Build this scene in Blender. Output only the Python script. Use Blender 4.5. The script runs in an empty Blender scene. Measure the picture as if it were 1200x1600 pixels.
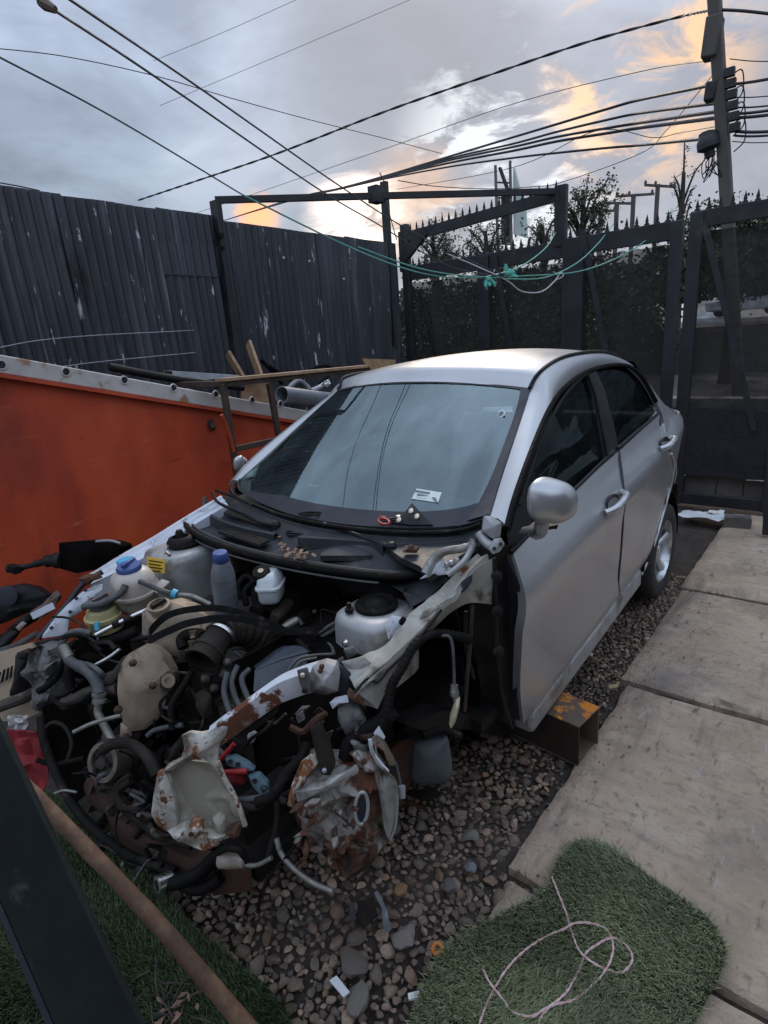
import bpy, bmesh, math, random
from mathutils import Vector, Matrix, noise
random.seed(7)
S = bpy.context.scene
COL = S.collection
R = math.radians

# ------------------------------------------------------------------ camera
YAW, PITCH, ROLL, FPX = 3.83220121, -0.283523329, -0.0695757853, 911.901494
CAM = Vector((1.22816706, 1.59930256, 1.66))
_f = Vector((math.cos(PITCH)*math.cos(YAW), math.cos(PITCH)*math.sin(YAW), math.sin(PITCH)))
_r = _f.cross(Vector((0, 0, 1))).normalized()
_u = _r.cross(_f)
CR = _r*math.cos(ROLL) + _u*math.sin(ROLL)
CU = _u*math.cos(ROLL) - _r*math.sin(ROLL)
CF = _f
cd = bpy.data.cameras.new('camera')
cam = bpy.data.objects.new('camera', cd)
COL.objects.link(cam)
m = Matrix.Identity(4)
for i in range(3):
    m[i][0], m[i][1], m[i][2], m[i][3] = CR[i], CU[i], -CF[i], CAM[i]
cam.matrix_world = m
cd.sensor_fit = 'HORIZONTAL'
cd.sensor_width = 36.0
cd.lens = FPX/1200*36
cd.clip_start = 0.02
cd.clip_end = 2000
S.camera = cam

def ray(u, v):
    return (CF*FPX + CR*(u-600) - CU*(v-800))/FPX
def at(u, v, x=None, y=None, z=None, d=None):
    q = ray(u, v)
    if d is not None: return CAM + q*d
    if x is not None: return CAM + q*((x-CAM.x)/q.x)
    if y is not None: return CAM + q*((y-CAM.y)/q.y)
    return CAM + q*((z-CAM.z)/q.z)

# ------------------------------------------------------------------ world, sun, exposure
_g = ray(690, 330)                      # the glow behind the fence gives the side the light comes from
SUN_DIR = Vector((_g.x, _g.y, Vector((_g.x, _g.y, 0)).length*math.tan(R(33)))).normalized()
SUN_EL, SUN_AZ = math.asin(SUN_DIR.z), math.atan2(SUN_DIR.x, SUN_DIR.y)
W = bpy.data.worlds.new('World'); S.world = W; W.use_nodes = True
def make_world():
    nt = W.node_tree; nt.nodes.clear()
    N, L = nt.nodes.new, nt.links.new
    def val(x): return x
    def math_(op, a, b=None, c=None, clamp=False):
        n = N('ShaderNodeMath'); n.operation = op; n.use_clamp = clamp
        for i, q in enumerate((a, b, c)):
            if q is None: continue
            if isinstance(q, (int, float)): n.inputs[i].default_value = q
            else: L(q, n.inputs[i])
        return n.outputs[0]
    def vmath(op, a, b):
        n = N('ShaderNodeVectorMath'); n.operation = op
        for i, q in enumerate((a, b)):
            if isinstance(q, (tuple, Vector)): n.inputs[i].default_value = tuple(q)
            else: L(q, n.inputs[i])
        return n
    def mix(f, a, b):
        n = N('ShaderNodeMix'); n.data_type = 'RGBA'
        for i, q in ((0, f), (6, a), (7, b)):
            if isinstance(q, (int, float)): n.inputs[i].default_value = q
            elif isinstance(q, tuple): n.inputs[i].default_value = (*q, 1)
            else: L(q, n.inputs[i])
        return n.outputs[2]
    def smooth(x, a, b):
        n = N('ShaderNodeMapRange'); n.interpolation_type = 'SMOOTHSTEP'
        L(x, n.inputs[0]); n.inputs[1].default_value = a; n.inputs[2].default_value = b
        return n.outputs[0]
    tc = N('ShaderNodeTexCoord').outputs['Generated']
    sep = N('ShaderNodeSeparateXYZ'); L(tc, sep.inputs[0])
    zz = math_('MAXIMUM', sep.outputs[2], 0.0)
    den = math_('ADD', zz, 0.22)
    cx = math_('DIVIDE', sep.outputs[0], den); cy = math_('DIVIDE', sep.outputs[1], den)
    comb = N('ShaderNodeCombineXYZ'); L(cx, comb.inputs[0]); L(cy, comb.inputs[1])
    def nz(scale, detail, rough, dist=0.0, off=(0, 0, 0)):
        v = vmath('ADD', comb.outputs[0], off).outputs[0]
        n = N('ShaderNodeTexNoise'); L(v, n.inputs['Vector'])
        n.inputs['Scale'].default_value = scale; n.inputs['Detail'].default_value = detail
        n.inputs['Roughness'].default_value = rough; n.inputs['Distortion'].default_value = dist
        return n.outputs[0]
    n1 = nz(0.95, 5, 0.5, 0.5, (3.1, 1.7, 0)); n2 = nz(2.3, 8, 0.6, 0.6, (1.3, 7.2, 0)); n3 = nz(4.4, 9, 0.62, 0.5, (5, 2, 0))
    ramp = N('ShaderNodeValToRGB'); L(math_('ADD', math_('MULTIPLY', n1, .65), math_('MULTIPLY', n2, .35)), ramp.inputs[0])
    el = ramp.color_ramp.elements
    el[0].position = .40; el[0].color = (.225, .265, .345, 1)
    el[1].position = .62; el[1].color = (.48, .565, .69, 1)
    e = el.new(.5); e.color = (.335, .40, .51, 1)
    base = ramp.outputs[0]
    # an overcast sky brightens smoothly towards the zenith
    grad = math_('ADD', math_('MULTIPLY', math_('SUBTRACT', zz, .25), SKY_ZEN), 1.0)
    grad = math_('MAXIMUM', grad, .86)
    sc = N('ShaderNodeVectorMath'); sc.operation = 'SCALE'; L(base, sc.inputs[0]); L(grad, sc.inputs['Scale'])
    col = sc.outputs[0]
    ds = {}
    def lobe(u, v, a, b):
        d = vmath('DOT_PRODUCT', tc, tuple(ray(u, v).normalized())).outputs['Value']
        return smooth(d, math.cos(R(b)), math.cos(R(a)))
    wide = lobe(860, 260, 4, 34)
    col = mix(math_('MULTIPLY', wide, .36), col, (.54, .49, .50))
    dk = lobe(640, 95, 2, 13)
    col = mix(math_('MULTIPLY', dk, .6), col, (.255, .275, .315))
    # gaps where the sun behind lights the cloud edges
    g = math_('MULTIPLY', lobe(800, 250, 3, 11), smooth(n3, .49, .61))
    col = mix(math_('MULTIPLY', g, .9), col, (.88, .93, .98))
    o = math_('MULTIPLY', lobe(1000, 120, 1, 9), smooth(n3, .43, .60))
    col = mix(math_('MULTIPLY', o, .9), col, (1.15, .70, .34))
    o2 = math_('MULTIPLY', lobe(655, 320, 1, 6.0), smooth(n2, .42, .58))
    col = mix(math_('MULTIPLY', o2, .5), col, (1.0, .60, .34))
    s1 = math_('MULTIPLY', lobe(560, 345, .8, 5.5), smooth(n3, .40, .58))
    col = mix(s1, col, (1.5, 1.25, 1.08))
    s2 = math_('MULTIPLY', lobe(400, 336, .2, 2.4), smooth(n3, .36, .54))
    col = mix(math_('MULTIPLY', s2, .9), col, (1.5, .62, .25))
    sky = N('ShaderNodeTexSky'); sky.sky_type = 'NISHITA'; sky.sun_disc = False
    sky.sun_elevation = SUN_EL; sky.sun_rotation = SUN_AZ
    sc2 = N('ShaderNodeVectorMath'); sc2.operation = 'SCALE'; L(col, sc2.inputs[0]); sc2.inputs['Scale'].default_value = 10*SKY_GAIN
    out = mix(.95, sky.outputs[0], sc2.outputs[0])
    bg = N('ShaderNodeBackground'); L(out, bg.inputs[0]); bg.inputs[1].default_value = .1
    wo = N('ShaderNodeOutputWorld'); L(bg.outputs[0], wo.inputs[0])
SKY_ZEN, SKY_GAIN = 2.7, .84
make_world()
sd = bpy.data.lights.new('sun', 'SUN'); sd.energy = 1.1; sd.angle = R(14); sd.color = (1, .84, .68)
sun = bpy.data.objects.new('sun', sd); COL.objects.link(sun)
sun.rotation_euler = Vector(SUN_DIR).to_track_quat('Z', 'Y').to_euler()
sun.location = (0, 0, 8)
vs = S.view_settings
S.display_settings.display_device = 'sRGB'
vs.view_transform = 'Standard'; vs.look = 'None'; vs.gamma = 1; vs.use_curve_mapping = False
vs.exposure = 0.45
S.cycles.max_bounces = 6; S.cycles.transparent_max_bounces = 16
S.cycles.glossy_bounces = 3; S.cycles.diffuse_bounces = 3

# ------------------------------------------------------------------ materials
def mat(name, cols, scale=4.0, rough=.6, metal=0.0, bump=.15, bscale=60.0, stretch=(1, 1, 1), detail=6.0,
        spots=None, spec=.5, coat=0.0, rvar=.12, alpha=None, ndist=0.0, bdist=.01):
    """cols: [(pos, rgb)...] over noise; spots: list of (rgb, scale, lo, hi, stretch) overlays of stains with their own shape"""
    mt = bpy.data.materials.new(name); mt.use_nodes = True
    nt = mt.node_tree; N, L = nt.nodes.new, nt.links.new
    b = nt.nodes['Principled BSDF']
    tc = N('ShaderNodeTexCoord').outputs['Object']
    def mapped(st):
        mp = N('ShaderNodeMapping'); L(tc, mp.inputs[0]); mp.inputs['Scale'].default_value = st
        return mp.outputs[0]
    def nz(vec, sc, det=6.0, ro=.6, di=0.0):
        n = N('ShaderNodeTexNoise'); L(vec, n.inputs['Vector']); n.inputs['Scale'].default_value = sc
        n.inputs['Detail'].default_value = det; n.inputs['Roughness'].default_value = ro; n.inputs['Distortion'].default_value = di
        return n.outputs[0]
    n = nz(mapped(stretch), scale, detail, .6, ndist)
    rp = N('ShaderNodeValToRGB'); L(n, rp.inputs[0])
    if len(cols) == 1: cols = [(.3, cols[0][1]), (.7, cols[0][1])]
    el = rp.color_ramp.elements
    el[0].position, el[0].color = cols[0][0], (*cols[0][1], 1)
    el[1].position, el[1].color = cols[-1][0], (*cols[-1][1], 1)
    for p, c in cols[1:-1]:
        e = el.new(p); e.color = (*c, 1)
    col = rp.outputs[0]
    rsock = None
    for sp in (spots or []):
        c, sc, lo, hi = sp[:4]; st = sp[4] if len(sp) > 4 else (1, 1, 1)
        q = N('ShaderNodeMapRange'); q.interpolation_type = 'SMOOTHSTEP'
        L(nz(mapped(st), sc, 8.0, .62, .3), q.inputs[0]); q.inputs[1].default_value = lo; q.inputs[2].default_value = hi
        mx = N('ShaderNodeMix'); mx.data_type = 'RGBA'; L(q.outputs[0], mx.inputs[0]); L(col, mx.inputs[6]); mx.inputs[7].default_value = (*c, 1)
        col = mx.outputs[2]
        if len(sp) > 5:      # roughness (and no metal) under this stain
            m2 = N('ShaderNodeMix'); L(q.outputs[0], m2.inputs[0])
            if rsock is None: m2.inputs[2].default_value = rough
            else: L(rsock, m2.inputs[2])
            m2.inputs[3].default_value = sp[5]; rsock = m2.outputs[0]
            m3 = N('ShaderNodeMix'); L(q.outputs[0], m3.inputs[0])
            if b.inputs['Metallic'].links: L(b.inputs['Metallic'].links[0].from_socket, m3.inputs[2])
            else: m3.inputs[2].default_value = metal
            m3.inputs[3].default_value = 0.0; L(m3.outputs[0], b.inputs['Metallic'])
    L(col, b.inputs['Base Color'])
    if rsock is None:
        q = N('ShaderNodeMapRange'); L(nz(mapped(stretch), scale*2.3, 5.0), q.inputs[0])
        q.inputs[1].default_value = .3; q.inputs[2].default_value = .7
        q.inputs[3].default_value = max(.02, rough-rvar); q.inputs[4].default_value = min(1, rough+rvar)
        rsock = q.outputs[0]
    L(rsock, b.inputs['Roughness'])
    if not b.inputs['Metallic'].links: b.inputs['Metallic'].default_value = metal
    b.inputs['Specular IOR Level'].default_value = spec
    b.inputs['Coat Weight'].default_value = coat; b.inputs['Coat Roughness'].default_value = .12
    if bump > 0:
        bp = N('ShaderNodeBump'); L(nz(mapped((1, 1, 1)), bscale, 6.0, .65), bp.inputs['Height'])
        bp.inputs['Strength'].default_value = bump; bp.inputs['Distance'].default_value = bdist
        L(bp.outputs[0], b.inputs['Normal'])
    return mt

MT = {}
RUST, RUST2 = (.115, .040, .018), (.20, .075, .028)
def mats():
    M = MT
    M['silver'] = mat('silver_car_paint', [(.3, (.43, .43, .44)), (.7, (.49, .49, .50))], 3, .34, .65, 0, 400, coat=.4, rvar=.03,
                      spots=[((.33, .31, .29), 1.6, .52, .82)])
    M['silver_dirty'] = mat('silver_paint_dirty', [(.3, (.31, .31, .31)), (.7, (.43, .43, .43))], 6, .42, .35, .05, 120,
                            spots=[((.13, .11, .09), 7, .48, .68), (RUST, 14, .64, .70, (1, 1, 1), .9)])
    M['inner_white'] = mat('pale_inner_body_paint', [(.3, (.46, .48, .53)), (.7, (.62, .64, .70))], 7, .42, .1, .05, 90,
                           spots=[((.16, .13, .12), 16, .58, .70), (RUST, 11, .66, .72, (1, 1, 1), .9)])
    M['rail'] = mat('chalky_apron_paint', [(.3, (.24, .23, .20)), (.7, (.44, .43, .39))], 8, .5, .15, .12, 70,
                    spots=[((.08, .065, .05), 8, .48, .66), (RUST, 9, .61, .66, (1, 1, 1), .9)])
    M['rusty_white'] = mat('cream_paint_flaking_to_rust', [(.3, (.34, .31, .26)), (.7, (.52, .49, .44))], 9, .45, .1, .3, 60,
                           spots=[((.14, .11, .085), 7, .46, .66), ((.19, .068, .024), 8, .55, .60, (2.6, 2.6, .7), .9), (RUST2, 17, .57, .63, (1, 1, 1), .9), (RUST, 34, .58, .63, (1, 1, 1), .9), ((.05, .022, .014), 12, .60, .68, (1, 1, 1), .9)])
    M['rust'] = mat('flaking_rust', [(.3, (.030, .014, .009)), (.5, (.085, .034, .017)), (.72, (.17, .082, .038))], 19, .85, 0, .7, 45,
                    spots=[((.26, .22, .18), 24, .60, .68), ((.02, .012, .009), 9, .54, .66)])
    M['crushed'] = mat('crushed_rusty_sheet', [(.3, (.22, .20, .18)), (.7, (.36, .34, .31))], 9, .45, .2, .35, 60,
                       spots=[((.09, .065, .05), 6, .42, .60), (RUST, 9, .50, .58, (1, 1, 1), .9), ((.05, .022, .013), 23, .55, .63, (1, 1, 1), .9)])
    M['alloy'] = mat('dusty_cast_alloy', [(.3, (.20, .15, .105)), (.7, (.38, .30, .22))], 8, .6, .25, .2, 120,
                     spots=[((.10, .07, .045), 7, .50, .68), ((.50, .45, .38), 18, .64, .70), ((.05, .035, .025), 20, .60, .68)])
    M['alloy_dim'] = mat('greasy_alloy', [(.3, (.09, .07, .055)), (.7, (.20, .165, .13))], 9, .6, .2, .2, 90, spots=[((.04, .03, .022), 9, .52, .68)])
    M['rust_bright'] = mat('bright_rust_streak', [(.3, (.10, .036, .016)), (.7, (.26, .09, .03))], 22, .9, 0, .4, 60)
    M['void'] = mat('shade_and_duct_black', [(.3, (.003, .003, .003)), (.7, (.010, .008, .007))], 9, .9, 0, .3, 60, spec=.02)  # near-black: shade of the bay depths put into colour; also black duct plastic
    M['engine'] = mat('grimy_engine_metal', [(.3, (.016, .013, .011)), (.7, (.085, .068, .055))], 10, .6, .3, .4, 70,
                      spots=[((.22, .17, .12), 14, .60, .70)])
    M['dark_metal'] = mat('dark_oily_metal', [(.3, (.007, .006, .006)), (.7, (.024, .020, .018))], 9, .62, .1, .3, 60, spec=.2)
    M['black_plastic'] = mat('black_plastic', [(.3, (.009, .009, .010)), (.7, (.019, .019, .020))], 6, .5, 0, .1, 150, spec=.2,
                             spots=[((.075, .07, .065), 5, .58, .76)])
    M['cowl'] = mat('weathered_cowl_plastic', [(.3, (.018, .020, .024)), (.7, (.036, .040, .046))], 5, .52, 0, .15, 200, spec=.3,
                    spots=[((.085, .08, .075), 7, .56, .74)])
    M['rubber'] = mat('black_rubber', [(.3, (.005, .005, .005)), (.7, (.016, .014, .013))], 12, .62, 0, .2, 120, spec=.08,
                      spots=[((.06, .046, .037), 13, .58, .76)])
    M['hose_grey'] = mat('dusty_grey_hose', [(.3, (.035, .037, .040)), (.7, (.095, .095, .095))], 14, .62, 0, .1, 120)
    M['tube_pale'] = mat('pale_metal_tube', [(.3, (.15, .14, .12)), (.7, (.30, .29, .26))], 16, .45, .4, .1, 120,
                         spots=[((.11, .09, .07), 16, .57, .68)])
    M['chrome'] = mat('bright_bare_steel', [(.3, (.55, .54, .52)), (.7, (.75, .74, .72))], 20, .22, .95, .05, 90, spots=[((.10, .08, .06), 16, .60, .68)])
    M['tank'] = mat('yellowed_white_tank_plastic', [(.3, (.36, .30, .25)), (.7, (.56, .50, .45))], 7, .42, 0, .1, 100,
                    spots=[((.13, .085, .06), 6, .50, .74)])
    M['tank_yellow'] = mat('yellow_reservoir_plastic', [(.3, (.27, .23, .10)), (.7, (.42, .37, .18))], 9, .45, 0, .1, 100, spots=[((.10, .08, .06), 9, .56, .7)])
    M['blue_cap'] = mat('blue_cap_plastic', [(.3, (.03, .06, .20)), (.7, (.05, .10, .28))], 14, .45, 0, .05, 90, spots=[((.10, .10, .13), 18, .6, .7)])
    M['cyan_cap'] = mat('light_blue_cap_plastic', [(.3, (.05, .30, .50)), (.7, (.08, .40, .60))], 14, .45, 0, .05, 90)
    M['dark_paint'] = mat('black_steel_paint', [(.3, (.012, .012, .015)), (.7, (.032, .032, .036))], 5, .55, .1, .1, 90,
                          spots=[((.08, .05, .035), 8, .64, .74)])
    M['seam'] = mat('dark_navy_edge', [(.3, (.010, .011, .018)), (.7, (.018, .019, .028))], 5, .5, 0, .05, 90)
    M['orange_wall'] = mat('orange_red_painted_board', [(.28, (.31, .036, .013)), (.5, (.50, .060, .018)), (.72, (.60, .095, .025))], 2.6, .62, 0, .15, 30, stretch=(1, 1, .45), detail=8,
                           spots=[((.17, .025, .012), 2.3, .56, .80, (1, 1, .35)), ((.50, .12, .05), 9, .60, .74, (.4, 1, 2.5)), ((.12, .025, .012), 16, .64, .72, (.2, 1, 1.5))])
    M['white_steel'] = mat('dirty_white_steel', [(.3, (.42, .37, .34)), (.7, (.60, .56, .53))], 6, .5, 0, .1, 80,
                           spots=[((.32, .18, .10), 8, .57, .68), ((.16, .07, .035), 13, .67, .71)])
    M['wood'] = mat('weathered_pale_wood', [(.3, (.24, .13, .07)), (.5, (.36, .22, .13)), (.7, (.46, .31, .20))], 7, .75, 0, .25, 80, stretch=(1, 6, 1))
    M['osb'] = mat('strand_board', [(.3, (.22, .12, .055)), (.5, (.42, .26, .13)), (.7, (.58, .40, .22))], 30, .8, 0, .4, 60, stretch=(1, 1, .5), ndist=2)
    M['pvc'] = mat('grey_pvc', [(.3, (.17, .18, .20)), (.7, (.25, .26, .29))], 7, .45, 0, .05, 90, spots=[((.10, .09, .08), 8, .6, .72)])
    M['zinc'] = mat('galvanised_sheet', [(.3, (.30, .32, .35)), (.7, (.45, .47, .50))], 12, .4, .5, .05, 90)
    M['concrete'] = mat('worn_concrete', [(.28, (.35, .25, .175)), (.5, (.50, .375, .275)), (.72, (.58, .46, .36))], 3.0, .9, 0, .9, 30, detail=10, bdist=.02,
                        spots=[((.20, .165, .145), 1.6, .50, .72), ((.345, .27, .215), 4.5, .42, .80, (4, 1, 1)), ((.27, .215, .17), 26, .52, .74, (1.6, 1, 1)), ((.24, .18, .14), 1.3, .54, .66, (.5, 3, 1)), ((.17, .135, .11), 8, .58, .72, (1, 3, 1)), ((.14, .11, .09), 3.2, .62, .74, (3, .6, 1)), ((.47, .43, .40), 13, .60, .74, (.5, 2, 1)), ((.12, .10, .085), 55, .66, .74)])
    M['soil'] = mat('dark_brown_soil', [(.3, (.035, .026, .021)), (.7, (.085, .062, .05))], 12, .95, 0, .9, 40, bdist=.02)
    M['paper'] = mat('white_paper', [(.3, (.66, .66, .68)), (.7, (.78, .78, .79))], 9, .7, 0, .1, 50)
    M['cord_green'] = mat('green_plastic_cord', [(.3, (.09, .32, .25)), (.7, (.16, .45, .36))], 60, .5, 0, 0)
    M['rag_green'] = mat('teal_rag', [(.3, (.06, .30, .24)), (.7, (.12, .42, .34))], 30, .8, 0, .2, 120)
    M['cord_white'] = mat('white_rope', [(.3, (.45, .44, .45)), (.7, (.62, .60, .60))], 60, .8, 0, .2, 300)
    M['cord_pink'] = mat('pink_and_white_twine', [(.3, (.62, .30, .29)), (.7, (.76, .48, .46))], 60, .7, 0, .2, 300)
    M['cable'] = mat('black_cable', [(.3, (.015, .015, .017)), (.7, (.03, .03, .033))], 20, .6, 0, 0)
    M['pole'] = mat('grey_utility_pole', [(.3, (.07, .06, .055)), (.7, (.13, .115, .105))], 3, .85, 0, .3, 20, stretch=(1, 1, .2))
    M['red_cloth'] = mat('red_cloth', [(.3, (.15, .009, .012)), (.7, (.26, .018, .024))], 8, .8, 0, .2, 120)
    M['carton'] = mat('brown_carton', [(.3, (.22, .16, .11)), (.7, (.31, .235, .16))], 4, .85, 0, .1, 80)
    M['bottle'] = mat('grey_silver_plastic', [(.3, (.15, .165, .18)), (.7, (.21, .225, .245))], 8, .38, .25, .03, 90)
    M['orange_paint'] = mat('orange_paint_over_steel', [(.3, (.10, .065, .045)), (.7, (.17, .13, .10))], 6, .6, .2, .2, 70,
                            spots=[((.62, .20, .015), 4.2, .50, .56, (1, 1, 1), .6), ((.75, .27, .02), 9, .60, .66, (1, 1, 1), .6)])
    M['box_steel'] = mat('dark_brown_steel', [(.3, (.020, .014, .010)), (.7, (.055, .036, .024))], 6, .6, .2, .2, 70, spots=[((.14, .07, .03), 7, .60, .70)])
    M['box_in'] = mat('box_inside_steel', [(.3, (.10, .075, .055)), (.7, (.17, .13, .10))], 6, .6, .2, .2, 70)
    M['rusty_pole'] = mat('rusty_steel_pole', [(.3, (.045, .021, .011)), (.5, (.085, .042, .021)), (.7, (.17, .10, .05))], 11, .8, 0, .4, 60, stretch=(1, 1, 1))
    M['jug'] = mat('cloudy_grey_plastic', [(.3, (.075, .085, .095)), (.7, (.12, .13, .145))], 7, .45, 0, .05, 60)
    M['dry_leaf'] = mat('dry_brown_leaf', [(.3, (.09, .045, .025)), (.7, (.30, .19, .12))], 60, .85, 0, .2, 120)
    M['red_plastic'] = mat('red_plastic', [(.3, (.26, .008, .012)), (.7, (.34, .012, .018))], 9, .4, 0, 0)
    M['black_cloth'] = mat('black_fabric', [(.3, (.010, .010, .013)), (.7, (.022, .022, .026))], 20, .85, 0, .2, 200)
    M['brass'] = mat('pale_brass', [(.3, (.55, .48, .34)), (.7, (.70, .64, .50))], 20, .35, .8, 0)
    M['amber'] = mat('yellowed_clear_plastic', [(.3, (.38, .31, .19)), (.7, (.55, .48, .34))], 20, .35, 0, .05, 60)
    M['headliner'] = mat('grey_trim', [(.3, (.10, .105, .11)), (.7, (.15, .155, .16))], 9, .8, 0, .1, 100)
    M['seat'] = mat('seat_fabric', [(.3, (.045, .047, .052)), (.7, (.075, .078, .085))], 20, .9, 0, .2, 200)
    M['dash'] = mat('dashboard_plastic', [(.3, (.075, .09, .092)), (.7, (.105, .12, .122))], 9, .7, 0, .1, 200)
    M['alloy_rim'] = mat('alloy_wheel', [(.3, (.46, .48, .50)), (.7, (.58, .60, .62))], 9, .28, .8, .02, 90, spots=[((.12, .10, .09), 9, .58, .72)])
    M['tyre'] = mat('worn_tyre', [(.3, (.016, .016, .017)), (.7, (.032, .031, .031))], 12, .8, 0, .2, 90, spots=[((.085, .07, .06), 8, .58, .74)])
    M['bark'] = mat('bark', [(.3, (.035, .028, .022)), (.7, (.075, .06, .048))], 12, .9, 0, .3, 40)
    M['leaf'] = mat('dull_green_leaf', [(.3, (.030, .040, .022)), (.7, (.075, .085, .045))], 3, .7, 0, 0)
    M['leaf_far'] = mat('grey_green_leaf', [(.3, (.055, .065, .040)), (.7, (.11, .12, .075))], 3, .7, 0, 0)
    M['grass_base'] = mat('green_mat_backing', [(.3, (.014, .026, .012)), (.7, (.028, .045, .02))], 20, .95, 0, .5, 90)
    M['street'] = mat('street_earth', [(.3, (.05, .044, .04)), (.7, (.10, .088, .08))], 1.2, .95, 0, .3, 12)
    M['masonry'] = mat('grey_block_wall', [(.3, (.09, .08, .074)), (.7, (.17, .15, .138))], 4, .9, 0, .5, 30, spots=[((.10, .075, .06), 6, .56, .68)])
    M['car_white'] = mat('white_van_paint', [(.3, (.62, .63, .65)), (.7, (.72, .73, .74))], 4, .4, 0, 0)
    M['car_glass_dark'] = mat('dark_window', [(.3, (.015, .017, .02)), (.7, (.02, .022, .026))], 4, .1, 0, 0)
    M['label_yellow'] = mat('yellow_label', [(.3, (.60, .36, .02)), (.7, (.72, .46, .04))], 14, .5, 0, 0, spots=[((.20, .12, .03), 45, .60, .64, (.3, .3, 2))])
    M['label_white'] = mat('white_label', [(.3, (.55, .62, .60)), (.7, (.68, .74, .72))], 14, .5, 0, 0)
    M['ink'] = mat('grey_print', [(.3, (.12, .14, .14)), (.7, (.2, .22, .22))], 14, .6, 0, 0)
    M['billboard'] = mat('pale_board', [(.3, (.40, .45, .42)), (.7, (.52, .57, .53))], 2, .6, 0, 0)
    M['zinc_plastic'] = mat('frosted_reservoir_plastic', [(.3, (.42, .45, .47)), (.7, (.58, .61, .62))], 9, .4, 0, .05, 90, spots=[((.12, .11, .10), 8, .60, .72)])
    M['hose_grey2'] = mat('dark_grey_dusty_plastic', [(.3, (.012, .010, .009)), (.7, (.040, .033, .028))], 11, .66, 0, .2, 120, spec=.08)
    M['crushed_dark'] = mat('grimy_crushed_sheet', [(.3, (.06, .055, .05)), (.6, (.15, .145, .14)), (.75, (.32, .31, .30))], 9, .45, .2, .35, 50)
    M['crushed_pale'] = mat('dented_grey_white_sheet', [(.3, (.24, .23, .21)), (.7, (.38, .37, .35))], 9, .42, .3, .2, 60, spots=[((.08, .055, .04), 7, .50, .66), (RUST, 9, .60, .66, (1, 1, 1), .9)])
    M['cream'] = mat('cream_inner_panel', [(.3, (.22, .195, .15)), (.7, (.36, .325, .26))], 5, .5, 0, .1, 60, spots=[((.14, .07, .03), 12, .62, .70), ((.60, .58, .54), 6, .60, .70)])
    M['rust_dark'] = mat('dark_brown_rust', [(.3, (.018, .010, .008)), (.7, (.075, .030, .017))], 12, .85, 0, .4, 60)
    M['dark_rusty'] = mat('dark_rusty_steel', [(.3, (.030, .020, .016)), (.7, (.085, .050, .035))], 12, .75, .1, .3, 60)
    M['tie_paint'] = mat('pale_tie_rail_paint', [(.3, (.48, .49, .53)), (.7, (.60, .61, .65))], 6, .4, .1, .08, 80, spots=[(RUST, 9, .56, .61, (1, 1, 1), .9), ((.18, .15, .13), 14, .60, .70)])
    M['tray'] = mat('blue_black_tray', [(.3, (.020, .024, .034)), (.7, (.045, .052, .07))], 8, .5, 0, .1, 90)
    M['plug_blue'] = mat('pale_blue_plug', [(.3, (.09, .16, .20)), (.7, (.15, .23, .27))], 14, .5, 0, .05, 90)
    M['carton_dark'] = mat('dirty_brown_card', [(.3, (.09, .06, .05)), (.7, (.15, .105, .085))], 6, .85, 0, .1, 80)
    M['orange_tip'] = mat('orange_red_plastic', [(.3, (.40, .05, .015)), (.7, (.50, .07, .02))], 14, .5, 0, 0)
    M['orange_ring'] = mat('orange_plastic', [(.3, (.50, .16, .03)), (.7, (.62, .24, .05))], 14, .5, 0, 0)
    M['cord_pale'] = mat('pale_twine_strand', [(.3, (.60, .44, .43)), (.7, (.78, .64, .62))], 60, .7, 0, .2, 300)
    M['plastic_film'] = mat('pale_plastic_film', [(.3, (.30, .28, .27)), (.7, (.50, .47, .45))], 14, .3, 0, 0)
    M['added_wall_paint'] = mat('brown_added_wall_paint', [(.3, (.035, .028, .025)), (.7, (.055, .045, .040))], 3, .8, 0, .2, 30)
    M['post_green'] = mat('dark_green_grey_post', [(.3, (.007, .009, .009)), (.7, (.016, .019, .019))], 6, .6, 0, .15, 90, spec=.12, spots=[((.045, .05, .045), 9, .62, .74)])
mats()
def fence_mat():
    return mat('black_corrugated_paint', [(.30, (.044, .047, .055)), (.52, (.066, .070, .081)), (.72, (.118, .125, .142))], 5.0, .36, .4, .12, 70, stretch=(1.0, 1.0, .10), detail=9, rvar=.12,
               spots=[((.17, .185, .21), 9, .585, .70, (1.5, 1.5, .09), .45), ((.55, .56, .58), 7.5, .650, .670, (2.2, 2.2, .45), .6), ((.020, .018, .018), 2.4, .58, .74, (1, 1, .3))])
MT['fence'] = fence_mat()
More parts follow.
